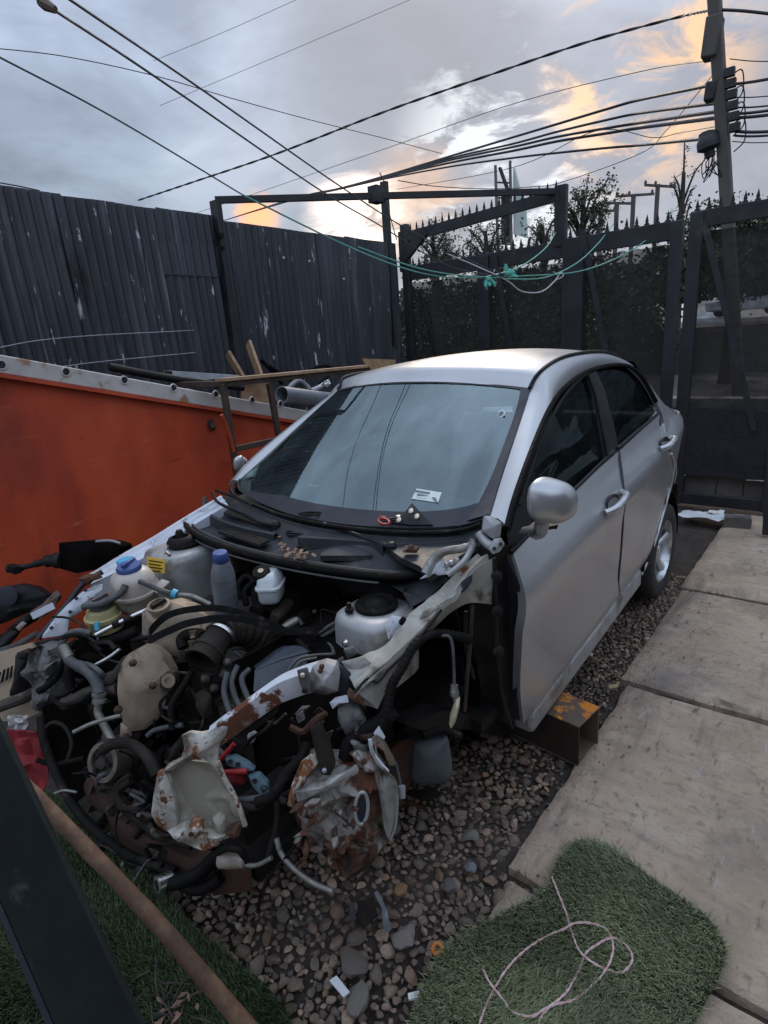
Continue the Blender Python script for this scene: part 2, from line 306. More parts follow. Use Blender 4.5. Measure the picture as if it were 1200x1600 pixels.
def glass(name, tint, ior, dust=0.02, rough=0.0):
    mt = bpy.data.materials.new(name); mt.use_nodes = True
    nt = mt.node_tree; nt.nodes.clear(); N, L = nt.nodes.new, nt.links.new
    tr = N('ShaderNodeBsdfTransparent'); tr.inputs[0].default_value = (*tint, 1)
    gl = N('ShaderNodeBsdfGlossy'); gl.inputs[0].default_value = (.78, .95, .99, 1); gl.inputs[1].default_value = rough
    fr = N('ShaderNodeFresnel'); fr.inputs[0].default_value = ior
    mx = N('ShaderNodeMixShader'); L(fr.outputs[0], mx.inputs[0]); L(tr.outputs[0], mx.inputs[1]); L(gl.outputs[0], mx.inputs[2])
    df = N('ShaderNodeBsdfDiffuse'); df.inputs[0].default_value = (.30, .36, .38, 1)
    tc = N('ShaderNodeTexCoord'); nz = N('ShaderNodeTexNoise'); L(tc.outputs['Object'], nz.inputs[0]); nz.inputs['Scale'].default_value = 5; nz.inputs['Detail'].default_value = 8
    mr = N('ShaderNodeMapRange'); L(nz.outputs[0], mr.inputs[0]); mr.inputs[1].default_value = .35; mr.inputs[2].default_value = .75; mr.inputs[3].default_value = dust*.3; mr.inputs[4].default_value = dust*2.2
    m2 = N('ShaderNodeMixShader'); L(mr.outputs[0], m2.inputs[0]); L(mx.outputs[0], m2.inputs[1]); L(df.outputs[0], m2.inputs[2])
    o = N('ShaderNodeOutputMaterial'); L(m2.outputs[0], o.inputs[0])
    return mt
MT['windscreen'] = glass('windscreen_glass', (.66, .76, .76), 2.35, .03)
MT['side_glass'] = glass('tinted_side_glass', (.07, .075, .08), 1.16, .015)
def mesh_mat(name, open_):
    mt = bpy.data.materials.new(name); mt.use_nodes = True
    nt = mt.node_tree; nt.nodes.clear(); N, L = nt.nodes.new, nt.links.new
    tr = N('ShaderNodeBsdfTransparent')
    df = N('ShaderNodeBsdfDiffuse'); df.inputs[0].default_value = (.045, .041, .039, 1)
    tc = N('ShaderNodeTexCoord'); mp = N('ShaderNodeMapping'); L(tc.outputs['Object'], mp.inputs[0]); mp.inputs['Scale'].default_value = (1, 1, 3)
    nz = N('ShaderNodeTexNoise'); L(mp.outputs[0], nz.inputs[0]); nz.inputs['Scale'].default_value = 7; nz.inputs['Detail'].default_value = 9
    mr = N('ShaderNodeMapRange'); L(nz.outputs[0], mr.inputs[0]); mr.inputs[1].default_value = .35; mr.inputs[2].default_value = .7
    mr.inputs[3].default_value = 1-open_*1.5; mr.inputs[4].default_value = 1-open_*.55
    m2 = N('ShaderNodeMixShader'); L(mr.outputs[0], m2.inputs[0]); L(tr.outputs[0], m2.inputs[1]); L(df.outputs[0], m2.inputs[2])
    o = N('ShaderNodeOutputMaterial'); L(m2.outputs[0], o.inputs[0])
    return mt
MT['net'] = mesh_mat('black_shade_netting', .20)

# ------------------------------------------------------------------ geometry helpers
def V(*a): return Vector(a)
def spline(pts, n):
    """Catmull-Rom through pts, n samples per span"""
    P = [Vector(p) for p in pts]
    if len(P) < 3:
        return [P[0].lerp(P[-1], i/n) for i in range(n+1)]
    Q = [P[0]*2-P[1]] + P + [P[-1]*2-P[-2]]
    out = []
    for i in range(1, len(Q)-2):
        p0, p1, p2, p3 = Q[i-1:i+3]
        for k in range(n):
            t = k/n
            out.append(.5*((2*p1) + (p2-p0)*t + (2*p0-5*p1+4*p2-p3)*t*t + (3*p1-p0-3*p2+p3)*t**3))
    out.append(P[-1].copy())
    return out
def resample(pts, n):
    P = [Vector(p) for p in pts]
    L = [0]
    for a, b in zip(P, P[1:]): L.append(L[-1]+(b-a).length)
    out = []; j = 0
    for i in range(n):
        s = L[-1]*i/(n-1)
        while j < len(L)-2 and L[j+1] < s: j += 1
        t = (s-L[j])/max(1e-9, L[j+1]-L[j])
        out.append(P[j].lerp(P[j+1], min(1, max(0, t))))
    return out
def tube(bm, pts, r, seg=8, n=6, caps=True, ribs=0, rib_h=.12, hollow=False, smooth_path=True):
    P = spline(pts, n) if smooth_path else [Vector(p) for p in pts]
    if ribs: P = resample(P, ribs*4+1)
    m_ = len(P); prev = None; rings = []
    T0 = (P[1]-P[0]).normalized()
    nrm = T0.orthogonal().normalized()
    for i, p in enumerate(P):
        T = (P[min(i+1, m_-1)]-P[max(i-1, 0)])
        T = T.normalized() if T.length > 1e-9 else T0
        nrm = (nrm - T*nrm.dot(T))
        nrm = nrm.normalized() if nrm.length > 1e-6 else T.orthogonal().normalized()
        bn = T.cross(nrm)
        rr = r if isinstance(r, (int, float)) else r[0] + (r[-1]-r[0])*i/(m_-1) if len(r) == 2 else r[min(len(r)-1, int(i*len(r)/m_))]
        if ribs: rr *= 1 + rib_h*(1 if i % 4 in (1, 2) else -1)*.5
        rings.append([bm.verts.new(p + (nrm*math.cos(a)+bn*math.sin(a))*rr) for a in (2*math.pi*k/seg for k in range(seg))])
    for a, b in zip(rings, rings[1:]):
        for k in range(seg):
            bm.faces.new((a[k], a[(k+1) % seg], b[(k+1) % seg], b[k]))
    if caps and not hollow:
        bm.faces.new(rings[0][::-1]); bm.faces.new(rings[-1])
    return rings
def box(bm, c, s, rot=None):
    """c centre, s full size, rot Matrix 3x3 or None"""
    M_ = rot if rot is not None else Matrix.Identity(3)
    vs_ = [bm.verts.new(Vector(c) + M_ @ Vector((sx*s[0]/2, sy*s[1]/2, sz*s[2]/2))) for sx in (-1, 1) for sy in (-1, 1) for sz in (-1, 1)]
    for f in ((0, 1, 3, 2), (4, 6, 7, 5), (0, 4, 5, 1), (2, 3, 7, 6), (0, 2, 6, 4), (1, 5, 7, 3)):
        bm.faces.new([vs_[i] for i in f])
def frame(xdir, zhint=(0, 0, 1)):
    x = Vector(xdir).normalized(); y = Vector(zhint).cross(x)
    y = y.normalized() if y.length > 1e-6 else x.orthogonal().normalized()
    z = x.cross(y)
    return Matrix((x, y, z)).transposed()
def bar(bm, a, b, w, h=None, hint=(0, 0, 1)):
    a, b = Vector(a), Vector(b)
    box(bm, (a+b)/2, ((b-a).length, w, h or w), frame(b-a, hint))
def lathe(bm, prof, o, axis=(0, 0, 1), seg=20, caps=True):
    """prof [(r, h)...] along axis from o"""
    F_ = frame(axis); X, A, B = F_.col[0], F_.col[1], F_.col[2]
    rings = []
    for r, h in prof:
        rings.append([bm.verts.new(Vector(o)+X*h+(A*math.cos(t)+B*math.sin(t))*max(r, 1e-4)) for t in (2*math.pi*k/seg for k in range(seg))])
    for a, b in zip(rings, rings[1:]):
        for k in range(seg): bm.faces.new((a[k], a[(k+1) % seg], b[(k+1) % seg], b[k]))
    if caps: bm.faces.new(rings[0][::-1]); bm.faces.new(rings[-1])
def grid(bm, rows, close=False):
    vv = [[bm.verts.new(p) for p in row] for row in rows]
    for a, b in zip(vv, vv[1:]):
        n = len(a)
        for k in range(n if close else n-1):
            bm.faces.new((a[k], a[(k+1) % n], b[(k+1) % n], b[k]))
    return vv
def pillow(bm, outline, toward, thick=.03, bulge=.02, rings=4, jitter=0.0, seed=0, back=True):
    """closed plate over a 3D outline: front face swells by bulge along toward, back is thick behind"""
    O = [Vector(p) for p in outline]; n = len(O)
    c = sum(O, Vector())/n; t = Vector(toward).normalized()
    loops = []
    for k in range(rings+1):
        s = 1-k/(rings+.6)
        row = []
        for p in O:
            q = c.lerp(p, s) + t*bulge*(1-s*s)
            if jitter and k > 0: q += t*jitter*(.55*noise.noise(q*14+Vector((seed, 0, 0)))+1.3*(.22-abs(noise.noise(q*11+Vector((0, seed, 3)))))+.35*(.2-abs(noise.noise(q*27+Vector((2, seed, 0)))))) + Vector((noise.noise(q*19), noise.noise(q*17+Vector((9, 0, 0))), noise.noise(q*23)))*jitter*.25
            row.append(bm.verts.new(q))
        loops.append(row)
    for a, b in zip(loops, loops[1:]):
        for k in range(n): bm.faces.new((a[k], a[(k+1) % n], b[(k+1) % n], b[k]))
    bm.faces.new(loops[-1])
    if back:
        bk = [bm.verts.new(p - t*thick) for p in O]
        for k in range(n): bm.faces.new((loops[0][(k+1) % n], loops[0][k], bk[k], bk[(k+1) % n]))
        bm.faces.new(bk[::-1])
def prism(bm, outline, offset):
    O = [Vector(p) for p in outline]; n = len(O); off = Vector(offset)
    a = [bm.verts.new(p) for p in O]; b = [bm.verts.new(p+off) for p in O]
    bm.faces.new(a); bm.faces.new(b[::-1])
    for k in range(n): bm.faces.new((a[(k+1) % n], a[k], b[k], b[(k+1) % n]))
def NB(): return bmesh.new()
def build(name, bm, mt, parent=None, smooth=35, solid=0.0, soff=-1, bevel=0.0, sub=0, kind=None, label=None, norm=True, face=None):
    if norm: bmesh.ops.recalc_face_normals(bm, faces=bm.faces[:])
    if face is not None and sum((f.normal*f.calc_area() for f in bm.faces), Vector()).dot(Vector(face)) < 0: bmesh.ops.reverse_faces(bm, faces=bm.faces[:])
    me = bpy.data.meshes.new(name); bm.to_mesh(me); bm.free()
    mlist = mt if isinstance(mt, (list, tuple)) else [mt]
    for q in mlist: me.materials.append(MT[q] if isinstance(q, str) else q)
    if smooth:
        me.polygons.foreach_set('use_smooth', [True]*len(me.polygons))
        me.set_sharp_from_angle(angle=R(smooth))
    o = bpy.data.objects.new(name, me); COL.objects.link(o)
    if parent is not None: setpar(o, parent)
    if solid:
        md = o.modifiers.new('solid', 'SOLIDIFY'); md.thickness = solid; md.offset = soff
        if smooth and smooth < 100:
            es = o.modifiers.new('edges', 'EDGE_SPLIT'); es.split_angle = R(max(40, smooth)); es.use_edge_sharp = True
    if bevel:
        md = o.modifiers.new('bevel', 'BEVEL'); md.width = bevel; md.segments = 2; md.limit_method = 'ANGLE'
    if sub:
        md = o.modifiers.new('sub', 'SUBSURF'); md.levels = sub; md.render_levels = sub
    if kind: o['kind'] = kind
    if label: o['label'] = label
    return o
ABS = {}
def setpar(o, parent):
    o.parent = parent
    loc = ABS[parent.name]
    o.matrix_parent_inverse = Matrix.Translation(-loc)
    ABS[o.name] = loc if False else Vector((0, 0, 0))
def thing(name, label, cat, loc=(0, 0, 0), group=None):
    o = bpy.data.objects.new(name, None); COL.objects.link(o); o.location = loc; o.empty_display_size = .1
    ABS[o.name] = Vector(loc)
    o['label'] = label; o['category'] = cat
    if group: o['group'] = group
    return o
def tag(o, label, cat, group=None):
    o['label'] = label; o['category'] = cat
    if group: o['group'] = group
    return o
_old_build = build
def build(name, bm, mt, parent=None, **k):
    o = _old_build(name, bm, mt, parent, **k)
    ABS[o.name] = Vector((0, 0, 0))
    return o
# ================================================================== SETTING
def ground():
    bm = NB()
    n = 60
    # yard soil, finely divided near the camera, one sheet out to the horizon
    xs = [-400, -120, -40, -15, -9] + [-4.9+i*.12 for i in range(56)] + [2.5, 6, 20, 120, 400]
    ys = [-400, -120, -30, -10, -5] + [-2.9+i*.12 for i in range(48)] + [3.5, 8, 30, 120, 400]
    def h(x, y):
        z = -.035
        if -4.9 < x < 2 and -2.9 < y < 3:
            z += .02*noise.noise(Vector((x*2.1, y*2.1, 0))) + .012*noise.noise(Vector((x*7, y*7, 3)))
        if x < -5.5: z = .05
        return z
    grid(bm, [[V(x, y, h(x, y)) for y in ys] for x in xs])
    build('ground', bm, 'soil', kind='structure', smooth=180)
    bm = NB(); grid(bm, [[V(x, y, .06) for y in (-60, -20, -6, 4, 20, 60)] for x in (-5.6, -9, -16, -30)])
    build('street', bm, 'street', kind='structure', smooth=0)
ground()

def slabs():
    dw = NB(); box(dw, (-1.4, 1.9, -.11), (6.6, 2.06, .08)); d = build('driveway', dw, 'soil', kind='structure')
    edges = [-4.52, -2.645, -1.385, -.105, 1.16]
    rnd = random.Random(4)
    y0s = [.84, .86, .90, .93]
    for k in range(4):
        xa, xb = edges[k]+.020, edges[k+1]-.020
        if k == 3: xb = 1.5
        bm = NB(); nx, ny = 44, 56
        y0, y1 = y0s[k], 2.9
        rows = []
        for i in range(nx+1):
            row = []
            for j in range(ny+1):
                x = xa+(xb-xa)*i/nx; y = y0+(y1-y0)*(j/ny)**1.3
                ex = min(x-xa, xb-x); ey = y-y0
                wob = .008*noise.noise(V(x*9, k, 1)) + .009*noise.noise(V(x*2.3+4, k, 7))
                wx = .012*noise.noise(V(y*6, k*3.1, 2))
                px = x + (wx if ex < .02 else 0); py = y + (wob if ey < .25 else 0)*max(0, 1-ey/.25)
                e_ = min(ex*1.0, ey*.6)
                z = .012 + .006*noise.noise(V(x*1.7, y*1.7, k)) + .0035*noise.noise(V(x*9, y*9, k)) + .0022*noise.noise(V(x*26, y*14, 0))
                z -= .018*max(0, 1-e_/.035)**2
                ridge = noise.noise(V(x*22, y*3.0, 5)); z += .0016*ridge
                row.append(V(px, py, z))
            rows.append(row)
        g = grid(bm, rows)
        top = [g[i][0] for i in range(nx+1)] + [g[nx][j] for j in range(1, ny+1)] + [g[i][ny] for i in range(nx-1, -1, -1)] + [g[0][j] for j in range(ny-1, 0, -1)]
        bot = [bm.verts.new(V(q.co.x, q.co.y, -.06)) for q in top]
        for a in range(len(top)):
            b_ = (a+1) % len(top)
            bm.faces.new((top[a], top[b_], bot[b_], bot[a]))
        o = build('slab', bm, 'concrete', d, smooth=50)
    # weeds and dirt in the joints
    bm = NB(); rnd = random.Random(9)
    for xj in edges[1:4]:
        for q in range(150):
            y = .85+rnd.random()**1.2*1.3; x = xj+rnd.gauss(0, .012)
            if noise.noise(V(y*3, xj, 0)) < -.1: continue
            a = rnd.random()*6.28; L_ = rnd.uniform(.008, .026)
            p = V(x, y, -.004); t = p+V(math.cos(a)*L_*.7, math.sin(a)*L_*.7, L_)
            s = V(-math.sin(a), math.cos(a), 0)*.002
            bm.faces.new([bm.verts.new(p-s), bm.verts.new(p+s), bm.verts.new(t)])
    build('joint_weeds', bm, 'leaf', kind='stuff', smooth=0)
slabs()

# ------------------------------------------------------------------ gravel
def color_mat(name, rough=.85, bump=.25):
    mt = mat(name, [(.3, (.5, .5, .5)), (.7, (.5, .5, .5))], 5, rough, 0, bump, 90)
    nt = mt.node_tree; b = nt.nodes['Principled BSDF']
    a = nt.nodes.new('ShaderNodeAttribute'); a.attribute_name = 'stone_tint'
    nzn = nt.nodes.new('ShaderNodeTexNoise'); nzn.inputs['Scale'].default_value = 40; nzn.inputs['Detail'].default_value = 8
    mr = nt.nodes.new('ShaderNodeMapRange'); nt.links.new(nzn.outputs[0], mr.inputs[0]); mr.inputs[1].default_value = .3; mr.inputs[2].default_value = .7; mr.inputs[3].default_value = .65; mr.inputs[4].default_value = 1.3
    sc = nt.nodes.new('ShaderNodeVectorMath'); sc.operation = 'SCALE'; nt.links.new(a.outputs['Color'], sc.inputs[0]); nt.links.new(mr.outputs[0], sc.inputs['Scale'])
    nt.links.new(sc.outputs[0], b.inputs['Base Color'])
    return mt
MT['stones'] = color_mat('river_stones')
def stone_shape(seed, sub=2):
    bm = NB(); bmesh.ops.create_icosphere(bm, subdivisions=sub, radius=1)
    o = V(seed*7.3, seed*3.1, 0)
    for v in bm.verts:
        p = v.co.copy()
        d = 1 + .40*noise.noise(p*1.0+o) + .13*noise.noise(p*2.3+o)
        # a few flattened facets
        for k in range(7):
            f = Vector((noise.noise(o+V(k, 1, 5)), noise.noise(o+V(k, 8, 2)), noise.noise(o+V(3, k, 9)))).normalized()
            q = p.dot(f)
            if q > .5: d *= 1-.55*(q-.5)
        v.co = p*d
    bm.verts.index_update()
    vs_ = [v.co.copy() for v in bm.verts]; fs = [[v.index for v in f.verts] for f in bm.faces]
    bm.free(); return vs_, fs
SHAPES = [stone_shape(i+1, 2) for i in range(14)]
def scatter_stones(name, items, kind='stuff', mt='stones'):
    vs_, fs, cols = [], [], []
    for (p, r, fl, tint, si, rz, tilt) in items:
        sv, sf = SHAPES[si]; o = len(vs_)
        M_ = Matrix.Rotation(rz, 3, 'Z') @ Matrix.Rotation(tilt, 3, 'X')
        for q in sv:
            w = M_ @ Vector((q.x*r*1.18, q.y*r*.92, q.z*r*fl)); vs_.append((p.x+w.x, p.y+w.y, p.z+w.z)); cols.append(tint)
        fs += [[i+o for i in f] for f in sf]
    me = bpy.data.meshes.new(name); me.from_pydata(vs_, [], fs); me.update()
    at_ = me.color_attributes.new('stone_tint', 'FLOAT_COLOR', 'POINT')
    at_.data.foreach_set('color', [c for t in cols for c in (*t, 1)])
    me.polygons.foreach_set('use_smooth', [True]*len(me.polygons)); me.set_sharp_from_angle(angle=R(32))
    me.materials.append(MT[mt])
    ob = bpy.data.objects.new(name, me); COL.objects.link(ob)
    if kind: ob['kind'] = kind
    return ob
TINTS = [(.062, .053, .048), (.085, .072, .065), (.046, .042, .041), (.10, .084, .074), (.075, .058, .048), (.115, .10, .09), (.060, .056, .053), (.135, .115, .10), (.05, .042, .037)]
def gravel():
    rnd = random.Random(11); items = []
    cells = {}
    def ok(x, y, r):
        ci, cj = int(x*8), int(y*8)
        for a in (-1, 0, 1):
            for b in (-1, 0, 1):
                for (X, Y, q) in cells.get((ci+a, cj+b), ()):
                    if (X-x)**2+(Y-y)**2 < (.80*(q+r))**2: return False
        cells.setdefault((ci, cj), []).append((x, y, r)); return True
    for q in range(90000):
        x = rnd.uniform(-2.9, 1.25); y = rnd.uniform(-.5, 1.25)
        lim = .87 if x < -.1 else (.92 if x < .1 else 1.25)
        if x < -.1 and y > lim-.01: continue
        if y < -.1 and x < .2: continue
        big = rnd.random()
        r = .0075+.010*rnd.random() if big < .68 else (.017+.010*rnd.random() if big < .975 else .026+.010*rnd.random())
        if x < -.95: r *= .72
        if not ok(x, y, r): continue
        t = rnd.choice(TINTS); k = rnd.uniform(.75, 1.3)*GRAVEL_K
        if rnd.random() < .012: t = (.15, .10, .065)
        items.append((V(x, y, -.026+r*.22+.010*noise.noise(V(x*3, y*3, 0))), r, rnd.uniform(.5, .85), tuple(c*k*w_ for c, w_ in zip(t, (1.2, 1.0, .84))), rnd.randrange(14), rnd.random()*6.28, rnd.uniform(-.4, .4)))
    scatter_stones('gravel', items)
    # a lower layer of grit filling the gaps
    its = []
    for q in range(5200):
        x = rnd.uniform(-2.9, 1.25); y = rnd.uniform(-.2, 1.2)
        if x < -.1 and y > .9: continue
        r = rnd.uniform(.004, .010); t = rnd.choice(TINTS); k = rnd.uniform(.5, 1.0)*GRAVEL_K
        its.append((V(x, y, -.030+r*.4+.010*noise.noise(V(x*3, y*3, 0))), r, .8, tuple(c*k for c in t), rnd.randrange(14), rnd.random()*6.28, 0))
    for q in range(130):      # grit trodden on to the slabs
        x = rnd.uniform(-2.6, .2); y = .9+abs(rnd.gauss(0, .16)); r = rnd.uniform(.0025, .007); t = rnd.choice(TINTS)
        its.append((V(x, y, .016+r*.3), r, .7, tuple(c*3.0 for c in t), rnd.randrange(14), rnd.random()*6.28, 0))
    global SHAPES
    keep = SHAPES; SHAPES = [stone_shape(i+40, 1) for i in range(14)]
    scatter_stones('grit', its); SHAPES = keep
    # stones that stand out one by one
    def one(u, v, r, fl, tint, si, rz, label, cat='stone', name='stone'):
        p = at(u, v, z=.008)
        o = scatter_stones(name, [(V(0, 0, 0), r, fl, tint, si, rz, .1)], kind=None)
        o.location = (p.x, p.y, .004+r*.3); tag(o, label, cat)
    one(627, 1391, .027, .75, (.30, .17, .085), 2, .3, 'rounded tan orange stone lying among dark gravel under the crushed corner')
    one(553, 1505, .047, .4, (.13, .105, .09), 5, 1.2, 'large flat brown grey stone just above the white plastic tag', )
    one(633, 1466, .035, .6, (.22, .185, .165), 7, 2.2, 'pale angular stone in the gravel left of the orange ring')
    one(560, 1564, .034, .5, (.16, .14, .12), 9, .5, 'flat pointed grey stone just right of the white plastic tag')
    one(735, 1307, .030, .5, (.20, .18, .15), 1, 1.7, 'pale greenish grey flat stone near the plastic jug')
    one(735, 1357, .022, .7, (.19, .20, .21), 3, .2, 'bluish grey rounded stone in the gravel beside the driveway edge')
    one(705, 1387, .026, .6, (.14, .13, .125), 4, .9, 'smooth grey stone in the gravel between tan stone and driveway')
GRAVEL_K = 2.15
gravel()

# ------------------------------------------------------------------ artificial grass mats
def pip(p, poly):
    c = False; n = len(poly)
    for i in range(n):
        a, b = poly[i], poly[i-1]
        if (a[1] > p[1]) != (b[1] > p[1]) and p[0] < (b[0]-a[0])*(p[1]-a[1])/(b[1]-a[1])+a[0]: c = not c
    return c
def blade_mat():
    mt = mat('artificial_grass', [(.3, (.5, .5, .5)), (.7, (.5, .5, .5))], 5, .6, 0, 0)
    nt = mt.node_tree; a = nt.nodes.new('ShaderNodeAttribute'); a.attribute_name = 'stone_tint'
    nt.links.new(a.outputs['Color'], nt.nodes['Principled BSDF'].inputs['Base Color']); return mt
MT['blade'] = blade_mat()
def grass_mat(label, pix, z0, nblade, seed, hgt, tints, base_off=.012, patches=True):
    rnd = random.Random(seed)
    poly = [at(u, v, z=z0) for u, v in pix]
    pl = resample(spline(poly+[poly[0]], 6), 90)[:-1]
    t = thing('grass_mat', label, 'grass mat', tuple(sum(pl, Vector())/len(pl)))
    bm = NB(); prism(bm, [V(p.x, p.y, z0+base_off) for p in pl], (0, 0, -.014)); build('backing', bm, 'grass_base', t)
    P2 = [(p.x, p.y) for p in pl]
    x0, x1 = min(p[0] for p in P2), max(p[0] for p in P2); y0, y1 = min(p[1] for p in P2), max(p[1] for p in P2)
    vs_, fs, cols = [], [], []
    k = 0
    while k < nblade:
        x, y = rnd.uniform(x0, x1), rnd.uniform(y0, y1)
        if not pip((x, y), P2): continue
        k += 1
        swirl = 3.0*noise.noise(V(x*2.2, y*2.2, seed)) ; a = swirl + rnd.gauss(0, .8)
        L_ = hgt*rnd.uniform(.6, 1.25); w = .0013*rnd.uniform(.8, 1.5)
        lean = rnd.uniform(.3, 1.1); dx, dy = math.cos(a)*lean*L_, math.sin(a)*lean*L_
        sx, sy = -math.sin(a)*w, math.cos(a)*w
        tt = rnd.choice(tints); kk = rnd.uniform(.7, 1.3)*(1+.45*noise.noise(V(x*5, y*5, seed+3)))
        o = len(vs_)
        vs_ += [(x-sx, y-sy, z0+base_off), (x+sx, y+sy, z0+base_off), (x+dx*.45+sx*.8, y+dy*.45+sy*.8, z0+base_off+L_*.62), (x+dx*.45-sx*.8, y+dy*.45-sy*.8, z0+base_off+L_*.62), (x+dx, y+dy, z0+base_off+L_*.9)]
        fs += [(o, o+1, o+2, o+3), (o+3, o+2, o+4)]
        cols += [tuple(c*kk for c in tt)]*5
    me = bpy.data.meshes.new('blades'); me.from_pydata(vs_, [], fs); me.update()
    at_ = me.color_attributes.new('stone_tint', 'FLOAT_COLOR', 'POINT'); at_.data.foreach_set('color', [c for q in cols for c in (*q, 1)])
    me.materials.append(MT['blade'])
    o = bpy.data.objects.new('blades', me); COL.objects.link(o); setpar(o, t); ABS[o.name] = Vector(); o['kind'] = 'stuff'
GT = [(.20, .235, .115), (.245, .275, .14), (.285, .30, .165), (.30, .295, .18), (.14, .17, .085)]
grass_mat('loose piece of green artificial grass lying on the concrete with pink twine on it',
          [(655, 1575), (690, 1500), (735, 1462), (800, 1425), (852, 1398), (872, 1350), (905, 1322), (945, 1328), (985, 1352), (1040, 1395), (1095, 1432), (1132, 1482), (1122, 1530), (1095, 1580), (1060, 1660), (1020, 1760), (640, 1760)],
          .014, 56000, 5, .030, GT)
grass_mat('dark green artificial grass with shade in its colour under the rusty pole in the bottom left corner',
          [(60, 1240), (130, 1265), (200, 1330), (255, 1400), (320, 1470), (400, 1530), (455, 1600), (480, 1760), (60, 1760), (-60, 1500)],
          .004, 36000, 6, .026, [(.040, .064, .022), (.05, .078, .026), (.045, .058, .022)])  # blade tints darkened, the shade beside the post is in the colour

# ------------------------------------------------------------------ corrugated fence on the left
FY, FZ = -2.80, 2.765
def corrugated(x0, x1, z0, z1, y, seed, amp=.014, pitch=.074, tilt=0.0):
    """one sheet along x, slightly dented"""
    bm = NB(); nx = max(8, int(abs(x1-x0)/pitch*9)); nz_ = 26
    rows = []
    for j in range(nz_+1):
        row = []
        for i in range(nx+1):
            x = x0+(x1-x0)*i/nx; z = z0+(z1-z0)*j/nz_
            yy = y + amp*math.cos(2*math.pi*(x/pitch)) + .010*noise.noise(V(x*1.3, z*1.1, seed)) + .004*noise.noise(V(x*5, z*2, seed+5))
            zz = z + (.006*noise.noise(V(x*3, seed, 0))-.003*math.cos(2*math.pi*x/pitch) if j == nz_ else 0)
            row.append(V(x+tilt*(z-z1), yy, zz))
        rows.append(row)
    grid(bm, rows); return bm
ft = thing('corrugated_fence', 'tall dark blue black corrugated metal fence along the left side of the yard', 'fence', (-1.5, FY, 0))
seams = [1.6, .8, -.02, -.86, -1.62, -2.13]
for k in range(len(seams)-1):
    build('sheet', corrugated(seams[k+1]-.03, seams[k]+.015, 0, FZ+random.uniform(-.012, .008), FY+.006*(k % 2), k, tilt=.03), 'fence', ft, solid=.002)
seams2 = [-2.20, -3.36, -3.80, -4.63]
for k in range(3):
    build('sheet', corrugated(seams2[k+1]-.03, seams2[k], 0, FZ+random.uniform(-.012, .006)-.02, FY-.03+.006*(k % 2), k+9, tilt=.02), 'fence', ft, solid=.002)
build('patch_sheet', corrugated(-2.12, -1.58, 2.28, 2.52, FY+.014, 31, amp=.009, tilt=.03), 'fence', ft, solid=.002)
bm = NB(); bar(bm, (1.6, FY-.10, 1.2), (-4.6, FY-.10, 1.2), .05, .05); bar(bm, (1.6, FY-.10, 2.5), (-4.6, FY-.10, 2.5), .05, .05); build('back_rail', bm, 'dark_paint', ft)
for (xa, xb) in ((-2.13, -2.17),):
    bm = NB(); bar(bm, (xb+.02, FY+.03, 0), (xb+.02, FY+.03, 2.87), .085, .06, (1, 0, 0)); build('post', bm, 'dark_paint', ft, bevel=.004)
bm = NB(); box(bm, (-2.12, FY+.075, 2.60), (.05, .04, .03)); box(bm, (-2.12, FY+.09, 2.50), (.025, .03, .025)); build('latch', bm, 'dark_metal', ft)
for u, v in ((481, 405), (483, 408), (537, 436), (485, 403)):
    pass
for pts in ([(0, 543), (60, 532), (150, 524), (250, 519), (303, 516)], [(90, 574), (150, 566), (230, 558), (305, 551)]):
    bm = NB(); tube(bm, [at(u, v, y=FY+.06) for u, v in pts], .0035, 5, 4)
    tag(build('fence_wire', bm, 'zinc'), ['thin bare wire strung along the corrugated fence, upper of two', 'thin bare wire strung along the corrugated fence, lower of two'][0 if pts[0][1] == 543 else 1], 'wire')
bm = NB()
for k, (u, v) in enumerate(((443, 403), (483, 408), (537, 436))):
    p = at(u, v, y=FY+.02); lathe(bm, [(.012, 0), (.012, .006), (.004, .012)], p, (0, 1, 0), 8)
build('bolt', bm, 'paper', ft)

